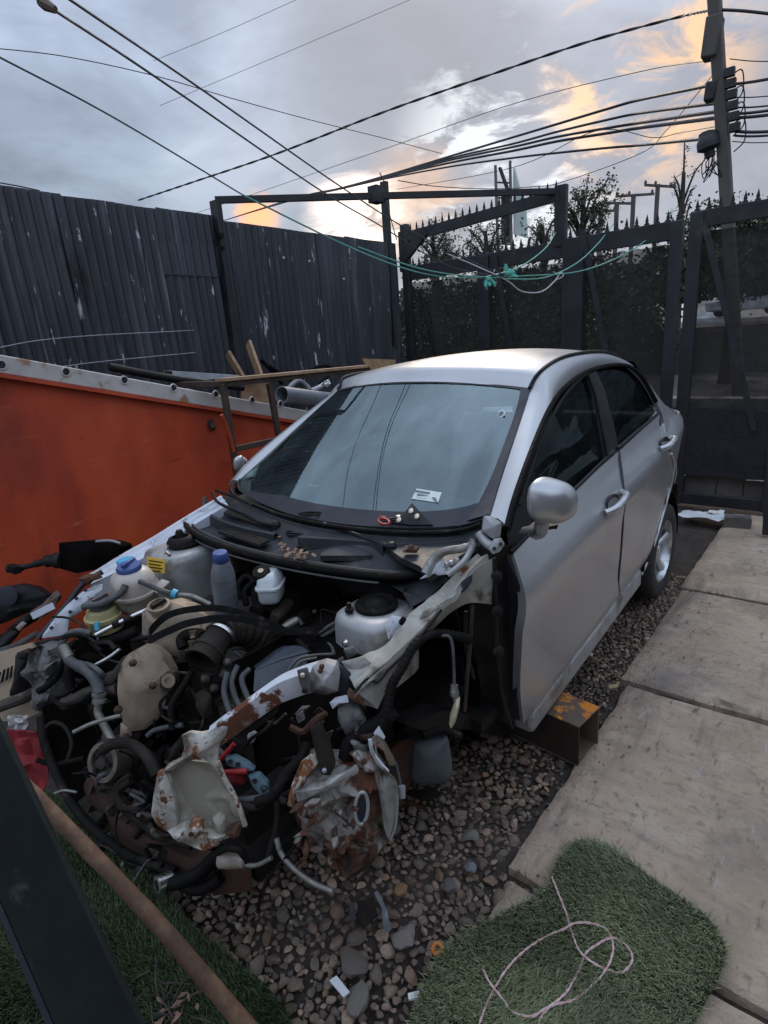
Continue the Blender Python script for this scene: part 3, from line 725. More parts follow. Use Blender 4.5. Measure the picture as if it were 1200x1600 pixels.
# ------------------------------------------------------------------ gate wall at the back
GX = -4.60
def gy(u, v): return at(u, v, x=GX)
spike_me = None
def spike_copy(loc, parent):
    global spike_me
    if spike_me is None:
        bm = NB()
        out = [(-.022, 0), (.022, 0), (.022, .012), (.010, .02), (.015, .03), (.004, .075), (0, .09), (-.004, .075), (-.015, .03), (-.010, .02), (-.022, .012)]
        prism(bm, [V(0, a, b) for a, b in out], (.004, 0, 0))
        o = build('spike', bm, 'dark_paint', parent, smooth=0); spike_me = o.data
        o.location = loc
    else:
        o = bpy.data.objects.new('spike', spike_me); COL.objects.link(o); setpar(o, parent); o.location = loc
def gate_leaf(label, ya, yb, z0, z1, rail_h, posts, braces, spikes=True, net=True, lowrail=True):
    t = thing('metal_gate', label, 'gate', (GX, (ya+yb)/2, 0))
    bm = NB(); box(bm, (GX, (ya+yb)/2, z1-rail_h/2), (.05, abs(yb-ya), rail_h)); build('top_rail', bm, 'dark_paint', t, bevel=.004)
    if lowrail:
        bm = NB(); box(bm, (GX, (ya+yb)/2, z0+.05), (.05, abs(yb-ya), .1)); build('bottom_rail', bm, 'dark_paint', t, bevel=.004)
    for (yy, w, top) in posts:
        bm = NB(); box(bm, (GX+.012, yy, (z0+top)/2), (.07, w, top-z0)); build('post', bm, 'dark_paint', t, bevel=.004)
    for (a, b) in braces:
        bm = NB(); bar(bm, (GX+.03, a[0], a[1]), (GX+.03, b[0], b[1]), .045, .03, (1, 0, 0)); build('brace', bm, 'dark_paint', t)
    if spikes:
        n = int(abs(yb-ya)/.082)
        for k in range(n):
            yy = ya+(yb-ya)*(k+.5)/n
            spike_copy((GX, yy, z1+.001), t)
    if net:
        bm = NB(); ny, nz_ = 24, 16; rows = []
        for j in range(nz_+1):
            rows.append([V(GX-.045+.018*noise.noise(V(ya+(yb-ya)*i/ny*2, j*.4, 2)), ya+(yb-ya)*i/ny, z0+.30+(z1-rail_h-.03+(.03*noise.noise(V(i*.7, 4, 4)) if j == nz_ else 0)-z0-.30)*j/nz_) for i in range(ny+1)])
        grid(bm, rows); build('netting', bm, 'net', t, smooth=60)
    return t
yl = [gy(u, 420).y for u in (757, 897, 1055, 1085)]
b1 = [((gy(659, 457).y, gy(659, 457).z), (gy(690, 570).y, gy(690, 570).z-.1)), ((gy(776, 400).y, gy(776, 400).z), (gy(808, 548).y, gy(808, 548).z-.3))]
b2 = [((gy(912, 360).y, gy(912, 360).z), (gy(968, 570).y, gy(968, 570).z-.4))]
b3 = [((gy(1101, 347).y, gy(1101, 347).z), (gy(1180, 672).y, gy(1180, 672).z))]
gate_leaf('left dark gate leaf covered in black netting behind the car roof', -2.66, yl[1]-.09, .02, 2.46, .15, [(-2.62, .09, 2.9), (yl[0], .13, 2.44)], b1)
gate_leaf('middle dark gate leaf between the wide post and the double post', yl[1]-.085, yl[2]+.045, .02, 2.475, .15, [(yl[1], .20, 2.47), (yl[2], .095, 2.47)], b2)
gate_leaf('right dark gate leaf with a long diagonal brace at the right edge of the yard', yl[3]-.055, 2.2, .02, 2.52, .13, [(yl[3]-.005, .10, 2.51), (1.08, .06, 2.5)], b3)
# raised spiked rail over the left leaf
t = thing('spiked_rail', 'upper spiked rail above the left gate leaf, rising to a short post', 'rail', (GX, -1.7, 2.85))
za = 2.80; zb = 2.90
bm = NB(); bar(bm, (GX+.02, -2.66, za-.04), (GX+.02, gy(877, 305).y, zb-.04), .05, .10, (0, 0, 1)); build('rail', bm, 'dark_paint', t)
for k in range(22):
    yy = -2.66+(gy(877, 305).y+2.66)*(k+.5)/22; spike_copy((GX+.02, yy, za+(zb-za)*(k+.5)/22+.005), t)
p = gy(878, 300); bm = NB(); box(bm, (GX+.01, p.y, 2.68), (.06, .11, .52)); build('post', bm, 'dark_paint', t)
bm = NB(); bar(bm, (GX+.036, gy(631, 409).y, gy(631, 409).z), (GX+.036, gy(668, 360).y, gy(668, 360).z), .10, .05, (1, 0, 0)); build('brace', bm, 'dark_paint', t)
bm = NB(); box(bm, (GX+.02, -2.66, 2.62), (.06, .06, .42)); build('post', bm, 'dark_paint', t)
# low solid sheet at the foot of the right leaf, concrete footing and dark gutter
bm = NB(); rows = []
for j in range(7):
    rows.append([V(GX+.03+.02*noise.noise(V(y*2, j, 0)), y, .30+j*.095+(.035*noise.noise(V(y*2.4, 3, 1))+.05*math.sin(y*3) if j == 6 else 0)+(.02*noise.noise(V(y*5, 9, 1)) if j == 0 else 0)) for y in [-.3+.08*i for i in range(32)]])
grid(bm, rows); tag(build('black_tarp', bm, 'black_cloth', smooth=60, solid=.004), 'black tarp fastened along the lower part of the right gate leaf', 'tarp')
tw = thing('footing_wall', 'low rough concrete footing below the black tarp of the right gate', 'wall', (GX-.15, .6, 0))
rnd = random.Random(3); y = -1.2
while y < 2.2:
    w = rnd.uniform(.16, .30); bm = NB(); box(bm, (GX-.14, y+w/2, .19+rnd.uniform(-.01, .01)), (.14+rnd.uniform(-.02, .02), w-.008, .18+rnd.uniform(-.02, .01)))
    bmesh.ops.subdivide_edges(bm, edges=bm.edges[:], cuts=3, use_grid_fill=True)
    for v in bm.verts: v.co += Vector((noise.noise(v.co*9), noise.noise(v.co*8+V(4, 0, 0)), noise.noise(v.co*9+V(0, 5, 0))))*.012
    build('block', bm, 'masonry', tw, smooth=60); y += w

# side post at the right edge
bm = NB(); p = at(1196, 830, z=0.0); bar(bm, at(1197, 835, x=-3.9), at(1206, 690, x=-3.9), .05, .05, (1, 0, 0))
tag(build('dark_post', bm, 'dark_paint', bevel=.004), 'short dark steel post at the right edge before the gate', 'post')
# paper trash and a broken block
t = thing('crumpled_paper', 'crumpled white paper lying on the concrete by the gate footing', 'paper', tuple(at(1100, 812, z=.02)))
rnd = random.Random(8)
bm = NB()
c = at(1098, 812, z=.02); rows = [[c+V(.10*noise.noise(V(i, j, 0))+(i-3)*.035, (j-4)*.045, .03+.05*abs(noise.noise(V(i*.9, j*.8, 3)))) for j in range(9)] for i in range(7)]
grid(bm, rows); build('sheet', bm, 'paper', t, smooth=15, solid=.002)
bm = NB(); c2 = at(1118, 806, z=.03); rows = [[c2+V((i-2)*.03, (j-2)*.03, .03+.04*abs(noise.noise(V(i*1.3+7, j, 3)))) for j in range(5)] for i in range(5)]
grid(bm, rows); build('sheet', bm, 'paper', t, smooth=15, solid=.002)
bm = NB(); c = at(1152, 815, z=.05); box(bm, c, (.10, .19, .09), Matrix.Rotation(.1, 3, 'Z')); bmesh.ops.subdivide_edges(bm, edges=bm.edges[:], cuts=3, use_grid_fill=True)
for v in bm.verts: v.co += Vector((noise.noise(v.co*14), noise.noise(v.co*13+V(4, 0, 0)), noise.noise(v.co*12)))*.010
tag(build('broken_block', bm, 'masonry', smooth=60), 'broken concrete block on the ground right of the white paper', 'block')

# ------------------------------------------------------------------ gantry of thin steel over the corner
t = thing('steel_gantry', 'thin dark steel frame crossing above the fence corner', 'frame', (-3.4, -2.0, 2.8))
a, b = V(-2.15, FY+.03, 2.875), V(GX, gy(873, 310).y, 2.895)
bm = NB(); bar(bm, a, b, .045, .05); build('crossbar', bm, 'dark_paint', t)
pa, pb = at(600, 284, x=GX+.06), at(609, 385, x=GX+.06)
bm = NB(); bar(bm, (GX+.06, pa.y, pa.z), (GX+.06, pa.y, 1.6), .075, .06, (1, 0, 0)); build('upright', bm, 'dark_paint', t)
bm = NB(); q = a.lerp(b, .44); box(bm, q+V(0, 0, .01), (.12, .10, .13)); build('clamp', bm, 'dark_paint', t)
bm = NB(); tube(bm, [V(GX+.06, pa.y, pa.z), V(GX+.06, pa.y-.05, pa.z+.10), V(GX+.06, pa.y-.02, pa.z+.03)], .006, 5); tube(bm, [V(GX+.06, pa.y, pa.z-.1), V(GX+.1, pa.y+.07, pa.z-.3), V(GX+.1, pa.y+.16, pa.z-.62)], .006, 5); build('loose_wire', bm, 'cable', t)

# ------------------------------------------------------------------ utility pole and cables
PX = -9.0
def pp(u, v): return at(u, v, x=PX)
t = thing('utility_pole', 'tall grey utility pole with boxes and tangled cables at the upper right', 'utility pole', (PX, -.13, 0))
top, base = pp(1113, -60), pp(1136, 320)
base0 = base + (base-top)*(base.z/(top.z-base.z))
bm = NB(); bar(bm, top, base0, .155, .185, (1, 0, 0)); build('shaft', bm, 'pole', t, bevel=.02)
def pbox(name, u0, v0, u1, v1, th, mt_='dark_paint'):
    a, b = pp(u0, v0), pp(u1, v1); bm = NB(); box(bm, V(PX+.02, (a.y+b.y)/2, (a.z+b.z)/2), (th, abs(a.y-b.y), abs(a.z-b.z)), Matrix.Rotation(-.07, 3, 'X'))
    build(name, bm, mt_, t, bevel=.02)
pbox('meter_box', 1104, 33, 1124, 89, .25, 'pole'); pbox('junction_box', 1104, 132, 1120, 157, .18); 
bm = NB(); q = pp(1116, 228); tube(bm, [q+V(.1, -.06, .14), q+V(.12, -.05, 0), q+V(.1, -.02, -.15)], [.13, .15, .07], 10, 4); build('splice_closure', bm, 'cable', t)
rnd = random.Random(2)
for k in range(6):
    q = pp(1138+k*1.6, 117+k*17); bm = NB(); box(bm, q+V(.08, .03, 0), (.09, .12, .10)); build('bracket', bm, 'dark_paint', t)
for k in range(7):
    s = pp(1108+k*2.2, 238); bm = NB(); tube(bm, [s+V(.1, 0, 0), s+V(.1, -.04+rnd.gauss(0, .05), -.15), s+V(.1, rnd.gauss(0, .06), -.28-.1*rnd.random()), s+V(.12, .05+rnd.gauss(0, .05), -.15)], .007, 5); build('loose_wire', bm, 'cable', t)
for k in range(4):
    s = pp(1140+k*1.2, 120+25*k); bm = NB(); tube(bm, [s, s+V(0, .14, .04), s+V(0, .17, -.22), s+V(0, .05, -.34)], .009, 5); build('loose_wire', bm, 'cable', t)
def cable(label, pts, r, twist=False, seg=6, n=10, mt_='cable'):
    """pts: (u, v, dict) anchors in space"""
    P = [at(u, v, **k) for u, v, k in pts]; bm = NB()
    if twist:
        Q = resample(spline(P, n), 220)
        for ph in (0, math.pi):
            T = []
            for i, q in enumerate(Q):
                a = i*.55+ph; dd = (Q[min(i+1, 219)]-Q[max(i-1, 0)]).normalized(); s = dd.cross(V(0, 0, 1)).normalized(); w = s.cross(dd)
                T.append(q+(s*math.cos(a)+w*math.sin(a))*r*.8)
            tube(bm, T, r, 5, 1, smooth_path=False)
    else: tube(bm, P, r, seg, n)
    return tag(build('overhead_cable', bm, mt_), label, 'cable')
X = lambda x: dict(x=x)
D = lambda d: dict(d=d)
cable('thick twisted service cable rising from behind the fence to the top of the pole', [(216, 313, D(17)), (300, 285, D(15.5)), (430, 241, D(14)), (600, 175, D(12.5)), (760, 119, D(11.4)), (920, 65, D(10.6)), (1060, 27, D(10.2)), (1114, 15, X(PX))], .014, True)
cable('dark insulated cable from the pole top running off to the right', [(1114, 15, X(PX)), (1160, 17, X(PX)), (1215, 23, X(PX))], .020)
CB = ((1000, 10.6, (156, 177, 192, 200, 227)), (950, 11.1, (170, 187, 200, 208, 231)), (870, 12, (194, 206, 214, 221, 239)), (800, 13.2, (215, 225, 230, 236, 247)), (700, 15.5, (245, 248, 251, 255, 261)), (600, 19.5, (275, 276, 277, 278, 280)), (530, 23, (294, 294.6, 295, 295.6, 296)))
for i, (v0, vm, ve, r) in enumerate(((129, 178, 330, .024), (160, 196, 334, .022), (173, 206, 337, .024), (183, 213, 339, .026), (214, 232, 341, .022))):
    cable(['highest of the five thick black cables left of the pole', 'second highest of the five thick black cables left of the pole', 'middle one of the five thick black cables left of the pole', 'fourth of the five thick black cables left of the pole', 'lowest of the five thick black cables left of the pole'][i],
          [(1130, v0, X(PX))] + [(u_, row[i], D(d_)) for u_, d_, row in CB] + [(460, 311+(i-2)*.6, D(28)), (345, 346, D(40))], r)
for i, (a, b, ua) in enumerate(((132, 121, 1142), (152, 149, 1146), (168, 164, 1147), (178, 171, 1147), (184, 178, 1147), (205, 205, 1148), (212, 211, 1148), (221, 222, 1144), (92, 96, 1140))):
    cable(f'black cable right of the pole, {["first","second","third","fourth","fifth","sixth","seventh","eighth","topmost"][i]} down its side', [(ua, a, X(PX)), (1175, (a+b)/2+1.5, X(PX)), (1215, b, X(PX))], [.02, .008, .012, .02, .022, .022, .016, .007, .007][i])
cable('thin single wire rising gently to the right above the cable bundle', [(300, 335, D(24)), (420, 295, D(20)), (600, 233, D(16)), (800, 163, D(13)), (1000, 112, D(11)), (1128, 92, X(PX))], .008)
cable('thin wire crossing the sky from the left edge down towards the gate', [(-20, 74, D(9)), (100, 88, D(9)), (240, 118, D(9.5)), (360, 153, D(10)), (480, 186, D(11)), (600, 216, D(12)), (690, 240, D(13))], .0075)
cable('slack thin wire from the gantry to the right behind the spiked rail', [(622, 282, D(8)), (680, 291, D(9)), (760, 295, D(10)), (830, 292, D(11)), (880, 284, D(11)), (1000, 240, D(10.5)), (1040, 205, D(10.4)), (1128, 100, X(PX))], .007)
cable('thin low wire looping under the thick cables near the pole', [(1128, 196, X(PX)), (1060, 208, D(10.4)), (1020, 215, D(10.5)), (930, 205, D(11)), (800, 262, D(13)), (620, 296, D(18))], .007)
cable('faint distant wire high in the sky, upper of two', [(240, 95, D(60)), (350, 50, D(60)), (480, -8, D(60))], .022)
cable('faint distant wire high in the sky, lower of two', [(250, 165, D(60)), (440, 85, D(60)), (640, 0, D(60))], .022)
cable('short wire end showing over the fence at the left edge', [(-10, 284, D(9)), (30, 291, D(9)), (62, 298, D(9))], .010)
# ------------------------------------------------------------------ lines strung over the yard
t = thing('washing_line', 'two dark cords coming down from the top left to a knot before the gate', 'cord', tuple(at(765, 440, d=4.6)))
bm = NB(); tube(bm, [at(45, -10, d=1.6), at(250, 125, d=2.2), at(500, 297, d=3.3), at(590, 350, d=3.9), at(700, 415, d=4.4), at(790, 433, d=4.6)], .0042, 6, 8); build('cord', bm, 'hose_grey', t)
bm = NB(); tube(bm, [at(95, -10, d=1.7), at(330, 150, d=2.5), at(530, 290, d=3.5), at(640, 360, d=4.1), at(745, 412, d=4.5), at(790, 430, d=4.6)], .0042, 6, 8); build('cord', bm, 'hose_grey', t)
bm = NB(); lathe(bm, [(.012, 0), (.016, .02), (.010, .05)], at(62, 2, d=1.64), ray(95, 20)-ray(62, 2), 8); build('insulator', bm, 'orange_paint', t)
t = thing('green_line', 'green plastic cord sagging across the yard with teal rag strips tied on', 'cord', tuple(at(765, 440, d=4.6)))
bm = NB(); tube(bm, [at(-15, 82, d=2.2), at(180, 185, d=2.7), at(380, 305, d=3.4)], .0040, 6, 8); build('dark_end', bm, 'hose_grey', t)
for pts in ([(380, 305, 3.4), (520, 374, 4.0), (610, 412, 4.3), (680, 431, 4.5), (750, 434, 4.6), (820, 431, 4.7), (900, 425, 4.8), (960, 405, 4.95), (1010, 375, 5.1), (1050, 333, 5.3)],
            [(755, 434, 4.6), (810, 418, 4.8), (850, 390, 5.1), (868, 364, 5.5)], [(790, 436, 4.6), (850, 434, 4.8), (900, 412, 5.0), (935, 380, 5.2), (958, 350, 5.4)],
            [(560, 386, 4.2), (640, 415, 4.4), (700, 428, 4.5), (760, 433, 4.6)]):
    bm = NB(); tube(bm, [at(u, v, d=d) for u, v, d in pts], .0055, 6, 8); build('cord', bm, 'cord_green', t)
rnd = random.Random(5)
for (u, v) in ((764, 437), (793, 428)):
    for k in range(6):
        a = rnd.uniform(-2.6, .4) if u > 780 else rnd.uniform(.6, 2.6)
        p = at(u, v, d=4.57); q = p + (CR*math.cos(a) - CU*math.sin(a))*.075*rnd.uniform(.7, 1.1) + CF*rnd.gauss(0, .02)
        mid = p.lerp(q, .5)+V(0, 0, .012); s = (q-p).cross(CF).normalized()*.011
        bm = NB(); grid(bm, [[p-s*.5, p+s*.5], [mid-s*1.2, mid+s*1.2+CF*.008], [q-s*.8, q+s*.9]]); build('rag_strip', bm, 'rag_green', t, solid=.003)
    bm = NB(); bmesh.ops.create_icosphere(bm, subdivisions=2, radius=.022, matrix=Matrix.Translation(at(u, v, d=4.56))); build('knot', bm, 'rag_green', t)
bm = NB(); tube(bm, [at(700, 397, d=4.5), at(740, 414, d=4.6), at(790, 437, d=4.6), at(815, 455, d=4.65), at(845, 456, d=4.7), at(866, 440, d=4.75), at(876, 426, d=4.8), at(880, 431, d=4.8), at(870, 437, d=4.78)], .0055, 6, 8)
tag(build('white_rope', bm, 'cord_white'), 'short white rope hanging in a loop under the green cord', 'rope')

# ------------------------------------------------------------------ beyond the gate
def far_pole(u, v0, v1, d, arms, label):
    a, b = at(u, v0, d=d), at(u, v1, d=d); t = thing('power_pole', label, 'utility pole', (a.x, a.y, 0))
    w = d*5.5/912
    bm = NB(); bar(bm, a, (a.x, a.y, 0), w, w, (1, 0, 0)); build('shaft', bm, 'pole', t)
    for (ua, ub, va, vb) in arms:
        bm = NB(); bar(bm, at(ua, va, d=d), at(ub, vb, d=d), w*.6, w*.6); build('crossarm', bm, 'pole', t)
        for k in (0.03, .35, .95):
            q = at(ua+(ub-ua)*k, va+(vb-va)*k, d=d); bm = NB(); lathe(bm, [(w*.3, 0), (w*.42, w*.5), (w*.2, w)], q+V(0, 0, w*.2), (0, 0, 1), 8); build('insulator', bm, 'pole', t)
far_pole(1028, 288, 340, 38, [(1007, 1056, 289, 292)], 'distant power pole with one crossarm, nearest the big utility pole')
far_pole(990, 304, 350, 48, [(962, 1022, 307, 303)], 'distant power pole second from the big utility pole')
far_pole(964, 316, 350, 60, [(944, 990, 317, 318)], 'distant power pole third from the big utility pole')
far_pole(939, 328, 355, 75, [(928, 962, 330, 329)], 'distant power pole farthest from the big utility pole, smallest')
t = thing('billboard', 'tall billboard seen edge on behind the gate with a ladder frame', 'billboard', tuple(at(790, 420, d=22)))
for (u0, v0, u1, v1) in ((774, 259, 779, 420), (797, 252, 800, 420)):
    bm = NB(); bar(bm, at(u0, v0, d=22), at(u1, v1, d=22), .10, .10); build('upright', bm, 'pole', t)
for v in range(285, 400, 12):
    bm = NB(); bar(bm, at(776, v, d=22), at(799, v+1, d=22), .05, .05); build('rung', bm, 'dark_paint', t)
bm = NB(); bar(bm, at(781, 262, d=22), at(798, 310, d=22), .14, .08); build('brace', bm, 'dark_paint', t)
bm = NB(); prism(bm, [at(802, 262, d=22), at(820, 330, d=21.6), at(822, 372, d=21.6), at(802, 366, d=22)], V(-.12, .02, 0)); build('panel', bm, 'billboard', t)
bm = NB(); prism(bm, [at(783, 300, d=22.3), at(796, 300, d=22.3), at(796, 380, d=22.3), at(783, 380, d=22.3)], V(-.1, 0, 0)); build('panel', bm, 'dark_paint', t)
def tree(label, u, vtop, vbot, d, wpx, nleaf, seed, density=1.0, leaf=.09, mt_='leaf_far', name='tree', group=None):
    rnd = random.Random(seed); c = at(u, (vtop+vbot)/2, d=d); H = (vbot-vtop)*d/912; Wd = wpx*d/912
    base = V(c.x, c.y, 0); t = thing(name, label, 'tree', tuple(base), group)
    bm = NB(); tips = []
    topz = c.z+H/2; z0 = c.z-H/2
    tube(bm, [base, base+V(.1, .05, z0*.6), V(c.x, c.y, z0+H*.2), V(c.x+.1, c.y, topz-H*.25)], [.012*d, .003*d], 7, 5)
    for k in range(16):
        a = rnd.random()*6.28; h0 = z0+H*rnd.uniform(-.1, .55); rr = Wd*.5*rnd.uniform(.5, 1); p0 = V(c.x, c.y, h0)
        p2 = V(c.x+math.cos(a)*rr, c.y+math.sin(a)*rr, min(topz, h0+H*rnd.uniform(.15, .5))); p1 = p0.lerp(p2, .5)+V(0, 0, H*.06)
        tube(bm, [p0, p1, p2], [.0045*d*.5, .0009*d], 5, 4); tips += [p1, p2, p0.lerp(p2, .75)]
        for j in range(3):
            q = p2.lerp(p1, rnd.random()); e = q+V(rnd.gauss(0, 1), rnd.gauss(0, 1), rnd.gauss(.5, .8))*Wd*.11; tube(bm, [q, q.lerp(e, .5)+V(0, 0, .02), e], .0006*d, 4, 3); tips.append(e)
    build('trunk', bm, 'bark', t)
    vs_, fs = [], []
    for k in range(nleaf):
        p = rnd.choice(tips)+V(rnd.gauss(0, 1), rnd.gauss(0, 1), rnd.gauss(0, 1))*Wd*.034*density
        L_ = leaf*rnd.uniform(.6, 1.3); a = V(rnd.gauss(0, 1), rnd.gauss(0, 1), rnd.gauss(0, .8)).normalized()*L_; b = a.cross(V(rnd.gauss(0, 1), rnd.gauss(0, 1), rnd.gauss(0, 1))).normalized()*L_*.32
        o = len(vs_); vs_ += [tuple(p-a*.5), tuple(p+b), tuple(p+a*.5), tuple(p-b)]; fs.append((o, o+1, o+2, o+3))
    me = bpy.data.meshes.new('crown'); me.from_pydata(vs_, [], fs); me.materials.append(MT[mt_]); o = bpy.data.objects.new('crown', me); COL.objects.link(o); setpar(o, t); ABS[o.name] = V(0, 0, 0)
    o['kind'] = 'stuff'
tree('leafy tree with a broad thin crown right of the short gate post', 912, 268, 400, 16, 92, 2600, 1, 1.2, .075)
tree('small tree with twiggy crown behind the left end of the spiked rail', 680, 352, 440, 13, 95, 1700, 2, 1.4, .06)
tree('small leafy tree in front of the billboard', 762, 338, 440, 14, 70, 1300, 3, 1.3, .065)
tree('spindly tree with bare twigs just left of the utility pole', 1066, 228, 420, 17, 60, 420, 4, 1.2, .07)
tree('small bushy tree between billboard and short gate post', 850, 330, 430, 15, 60, 700, 5, 1.3, .06)
tree('dense dark tree showing through the netting right of the double post', 1150, 345, 445, 14, 200, 9000, 6, 2.0, .10, 'leaf')
tree('dense dark tree showing through the netting of the middle gate leaf', 960, 392, 560, 18, 190, 8000, 7, 2.0, .12, 'leaf')
tree('dense dark tree showing through the netting of the left gate leaf', 760, 445, 580, 20, 280, 8000, 8, 2.0, .12, 'leaf')
def far_car(label, x, y, z, rz):
    t = thing('parked_car', label, 'car', (x, y, z))
    M_ = Matrix.Rotation(rz, 3, 'Z')
    prof = [(-2.0, .35), (-2.05, .75), (-1.9, .98), (-1.2, 1.02), (-.75, 1.45), (.9, 1.50), (1.6, 1.05), (2.05, .95), (2.1, .4), (1.7, .28), (-1.7, .28)]
    for nm, P, w, mt_ in (('body', prof, 1.7, 'car_white'), ('window', [(-1.05, 1.04), (-.68, 1.38), (.82, 1.42), (1.35, 1.06)], 1.72, 'car_glass_dark')):
        bm = NB(); prism(bm, [V(x, y, z)+M_ @ V(a, -w/2, b) for a, b in P], M_ @ V(0, w, 0)); build(nm, bm, mt_, t, bevel=.03 if nm == 'body' else 0)
    for a in (-1.3, 1.3):
        for b in (-.8, .66):
            bm = NB(); lathe(bm, [(.2, 0), (.31, 0), (.31, .16), (.2, .16)], V(x, y, z)+M_ @ V(a, b, .31), M_ @ V(0, 1, 0), 16); build('wheel', bm, 'tyre', t)
bm = NB(); grid(bm, [[V(x, y, z) for y in (-80, -30, 0, 30, 80)] for x, z in ((-20.3, .06), (-20.6, 1.25), (-60, 1.5), (-90, 1.5))]); build('embankment', bm, 'street', kind='structure', smooth=0)
bm = NB(); bar(bm, (-20, -40, .75), (-20, 14, .75), .3, 1.35, (0, 0, 1)); tag(build('street_wall', bm, 'masonry'), 'low grey masonry wall across the street beyond the gate', 'wall')
bm = NB(); bar(bm, (-7.5, -14, .42), (-7.5, 9, .42), .25, .5, (0, 0, 1)); tag(build('kerb_wall', bm, 'masonry'), 'low pale kerb wall just beyond the gate', 'wall')
c = at(1176, 492, d=30); far_car('white parked car seen through the netting at the right edge', c.x, c.y, c.z, 2.2)
c = at(1099, 518, d=44); far_car('white parked car seen small through the netting beside the double post', c.x, c.y, c.z, .4)
# unseen wall outside the picture, added to darken the car's right-hand side
bm = NB(); bar(bm, (-2.3, 3.5, 1.3), (4.5, 3.5, 1.3), .2, 2.6, (0, 0, 1)); build('added_side_wall', bm, 'added_wall_paint', kind='structure')

# dense hedge beyond the street, one mass
rnd = random.Random(77); vs_, fs = [], []
for k in range(34000):
    y = rnd.uniform(-19, 8); top_ = 3.0+.55*noise.noise(V(y*.45, 1, 1))+.3*noise.noise(V(y*1.7, 5, 1)); lo_ = 2.05 if y > -2.6 else .8; z = lo_+(top_-lo_)*rnd.random()**.8
    p = V(-13.2+rnd.gauss(0, .45), y, z); L_ = .15*rnd.uniform(.5, 1.2); a = V(rnd.gauss(0, .4), rnd.gauss(0, 1), rnd.gauss(0, 1)).normalized()*L_; b = a.cross(V(rnd.gauss(1, .5), rnd.gauss(0, .5), rnd.gauss(0, .5))).normalized()*L_*.38
    o = len(vs_); vs_ += [tuple(p-a*.5), tuple(p+b), tuple(p+a*.5), tuple(p-b)]; fs.append((o, o+1, o+2, o+3))
me = bpy.data.meshes.new('far_hedge'); me.from_pydata(vs_, [], fs); me.materials.append(MT['leaf']); o = bpy.data.objects.new('far_hedge', me); COL.objects.link(o); o['kind'] = 'stuff'
# ================================================================== THE CAR
CARL = (-1.2, 0, 0)
car = thing('sedan', 'dismantled silver sedan without bonnet, wings or front bumper, engine bay open', 'car', CARL)
def zb(x): return .985 + .075*(-x-.4)          # belt line height
def lerp_tab(tab, t):
    if t <= tab[0][0]: return tab[0][1]
    for (a, b), (c, d) in zip(tab, tab[1:]):
        if t <= c:
            k = (t-a)/(c-a); return b+(d-b)*k
    return tab[-1][1]
PROF = [(-.90, .735), (-.76, .762), (-.70, .788), (-.62, .792), (-.52, .796), (-.40, .806), (-.28, .820), (-.16, .835), (-.115, .838), (-.085, .829), (-.04, .798), (0, .768)]
def ys(x, z):
    t = z-zb(x); tc = -.20-.055*(x+.4)      # crease drops towards the front
    tc = min(-.08, max(-.24, tc))
    if t < 0: t = t*(.11/-tc) if t > tc else -.11+(t-tc)*(.79/(.90+tc))
    # doors swell a little between the two ends
    y = lerp_tab(PROF, t) if t <= 0 else .768-.28*t-.36*t*t
    if x < -2.3: y -= .35*(-2.3-x)**2
    if x > -.7: y -= .02*((x+.7)/.4)**2
    return y
def side(u, v, out=0.0):
    y = .8
    for _ in range(14):
        p = at(u, v, y=y+out); y = .5*y+.5*ys(p.x, p.z)
    return at(u, v, y=y+out)
def coons(front, back, bottom, top, nx=26, nz=20, surf=None):
    """front/back run bottom->top, bottom/top run front->back, lists of (x, z)"""
    def rs(P, n): return [(p.x, p.z) for p in resample([V(a, 0, b) for a, b in P], n)]
    F_, B_, D_, U_ = rs(front, nz+1), rs(back, nz+1), rs(bottom, nx+1), rs(top, nx+1)
    rows = []
    for j in range(nz+1):
        t = j/nz; row = []
        for i in range(nx+1):
            s = i/nx
            q = []
            for c in (0, 1):
                q.append((1-s)*F_[j][c]+s*B_[j][c]+(1-t)*D_[i][c]+t*U_[i][c]-((1-s)*(1-t)*F_[0][c]+s*(1-t)*B_[0][c]+(1-s)*t*F_[-1][c]+s*t*B_[-1][c]))
            row.append(surf(q[0], q[1]))
        rows.append(row)
    return rows
def S2(*px): return [(p.x, p.z) for p in (side(u, v) for u, v in px)]
surf = lambda x, z: V(x, ys(x, z), z)
surf_in = lambda x, z: V(x, ys(x, z)-.012, z)
def mirror_bm(bm):
    g = bmesh.ops.duplicate(bm, geom=bm.verts[:]+bm.edges[:]+bm.faces[:])
    for e in g['geom']:
        if isinstance(e, bmesh.types.BMVert): e.co.y = -e.co.y
def offset_y(rows, d): return [[V(p.x, p.y+d, p.z) for p in r] for r in rows]

# --- doors
f_top = S2((801, 862), (850, 815), (900, 766), (940, 728), (966, 706))
f_front = S2((818, 1130), (813, 1085), (814, 1040), (817, 985), (818, 917), (801, 862))
f_bot = S2((818, 1130), (860, 1080), (905, 1023), (961, 949))
f_back = S2((961, 949), (965, 905), (969, 860), (972, 815), (973, 765), (966, 706))
fd_rows = coons(f_front, f_back, f_bot, f_top, surf=surf)
def door(rows, label=None):
    bm = NB(); grid(bm, rows); o = build('front_door', bm, 'silver', car, solid=.03, smooth=28, face=(0, 1, 0)); return o
fdoor = door(fd_rows)
r_top = S2((968, 704.5), (990, 684), (1014, 662), (1031, 646))
r_front = S2((963, 947), (967, 905), (971, 860), (974, 815), (975, 765), (968, 704.5))
r_bot = S2((963, 947), (980, 925), (997, 902))
r_back = S2((997, 902), (1012, 872), (1024, 838), (1036, 795), (1046, 757), (1051, 727), (1047, 708), (1036, 690), (1031, 646))
bm = NB(); grid(bm, coons(r_front, r_back, r_bot, r_top, surf=surf)); rdoor = build('rear_door', bm, 'silver', car, solid=.03, smooth=28, face=(0, 1, 0))
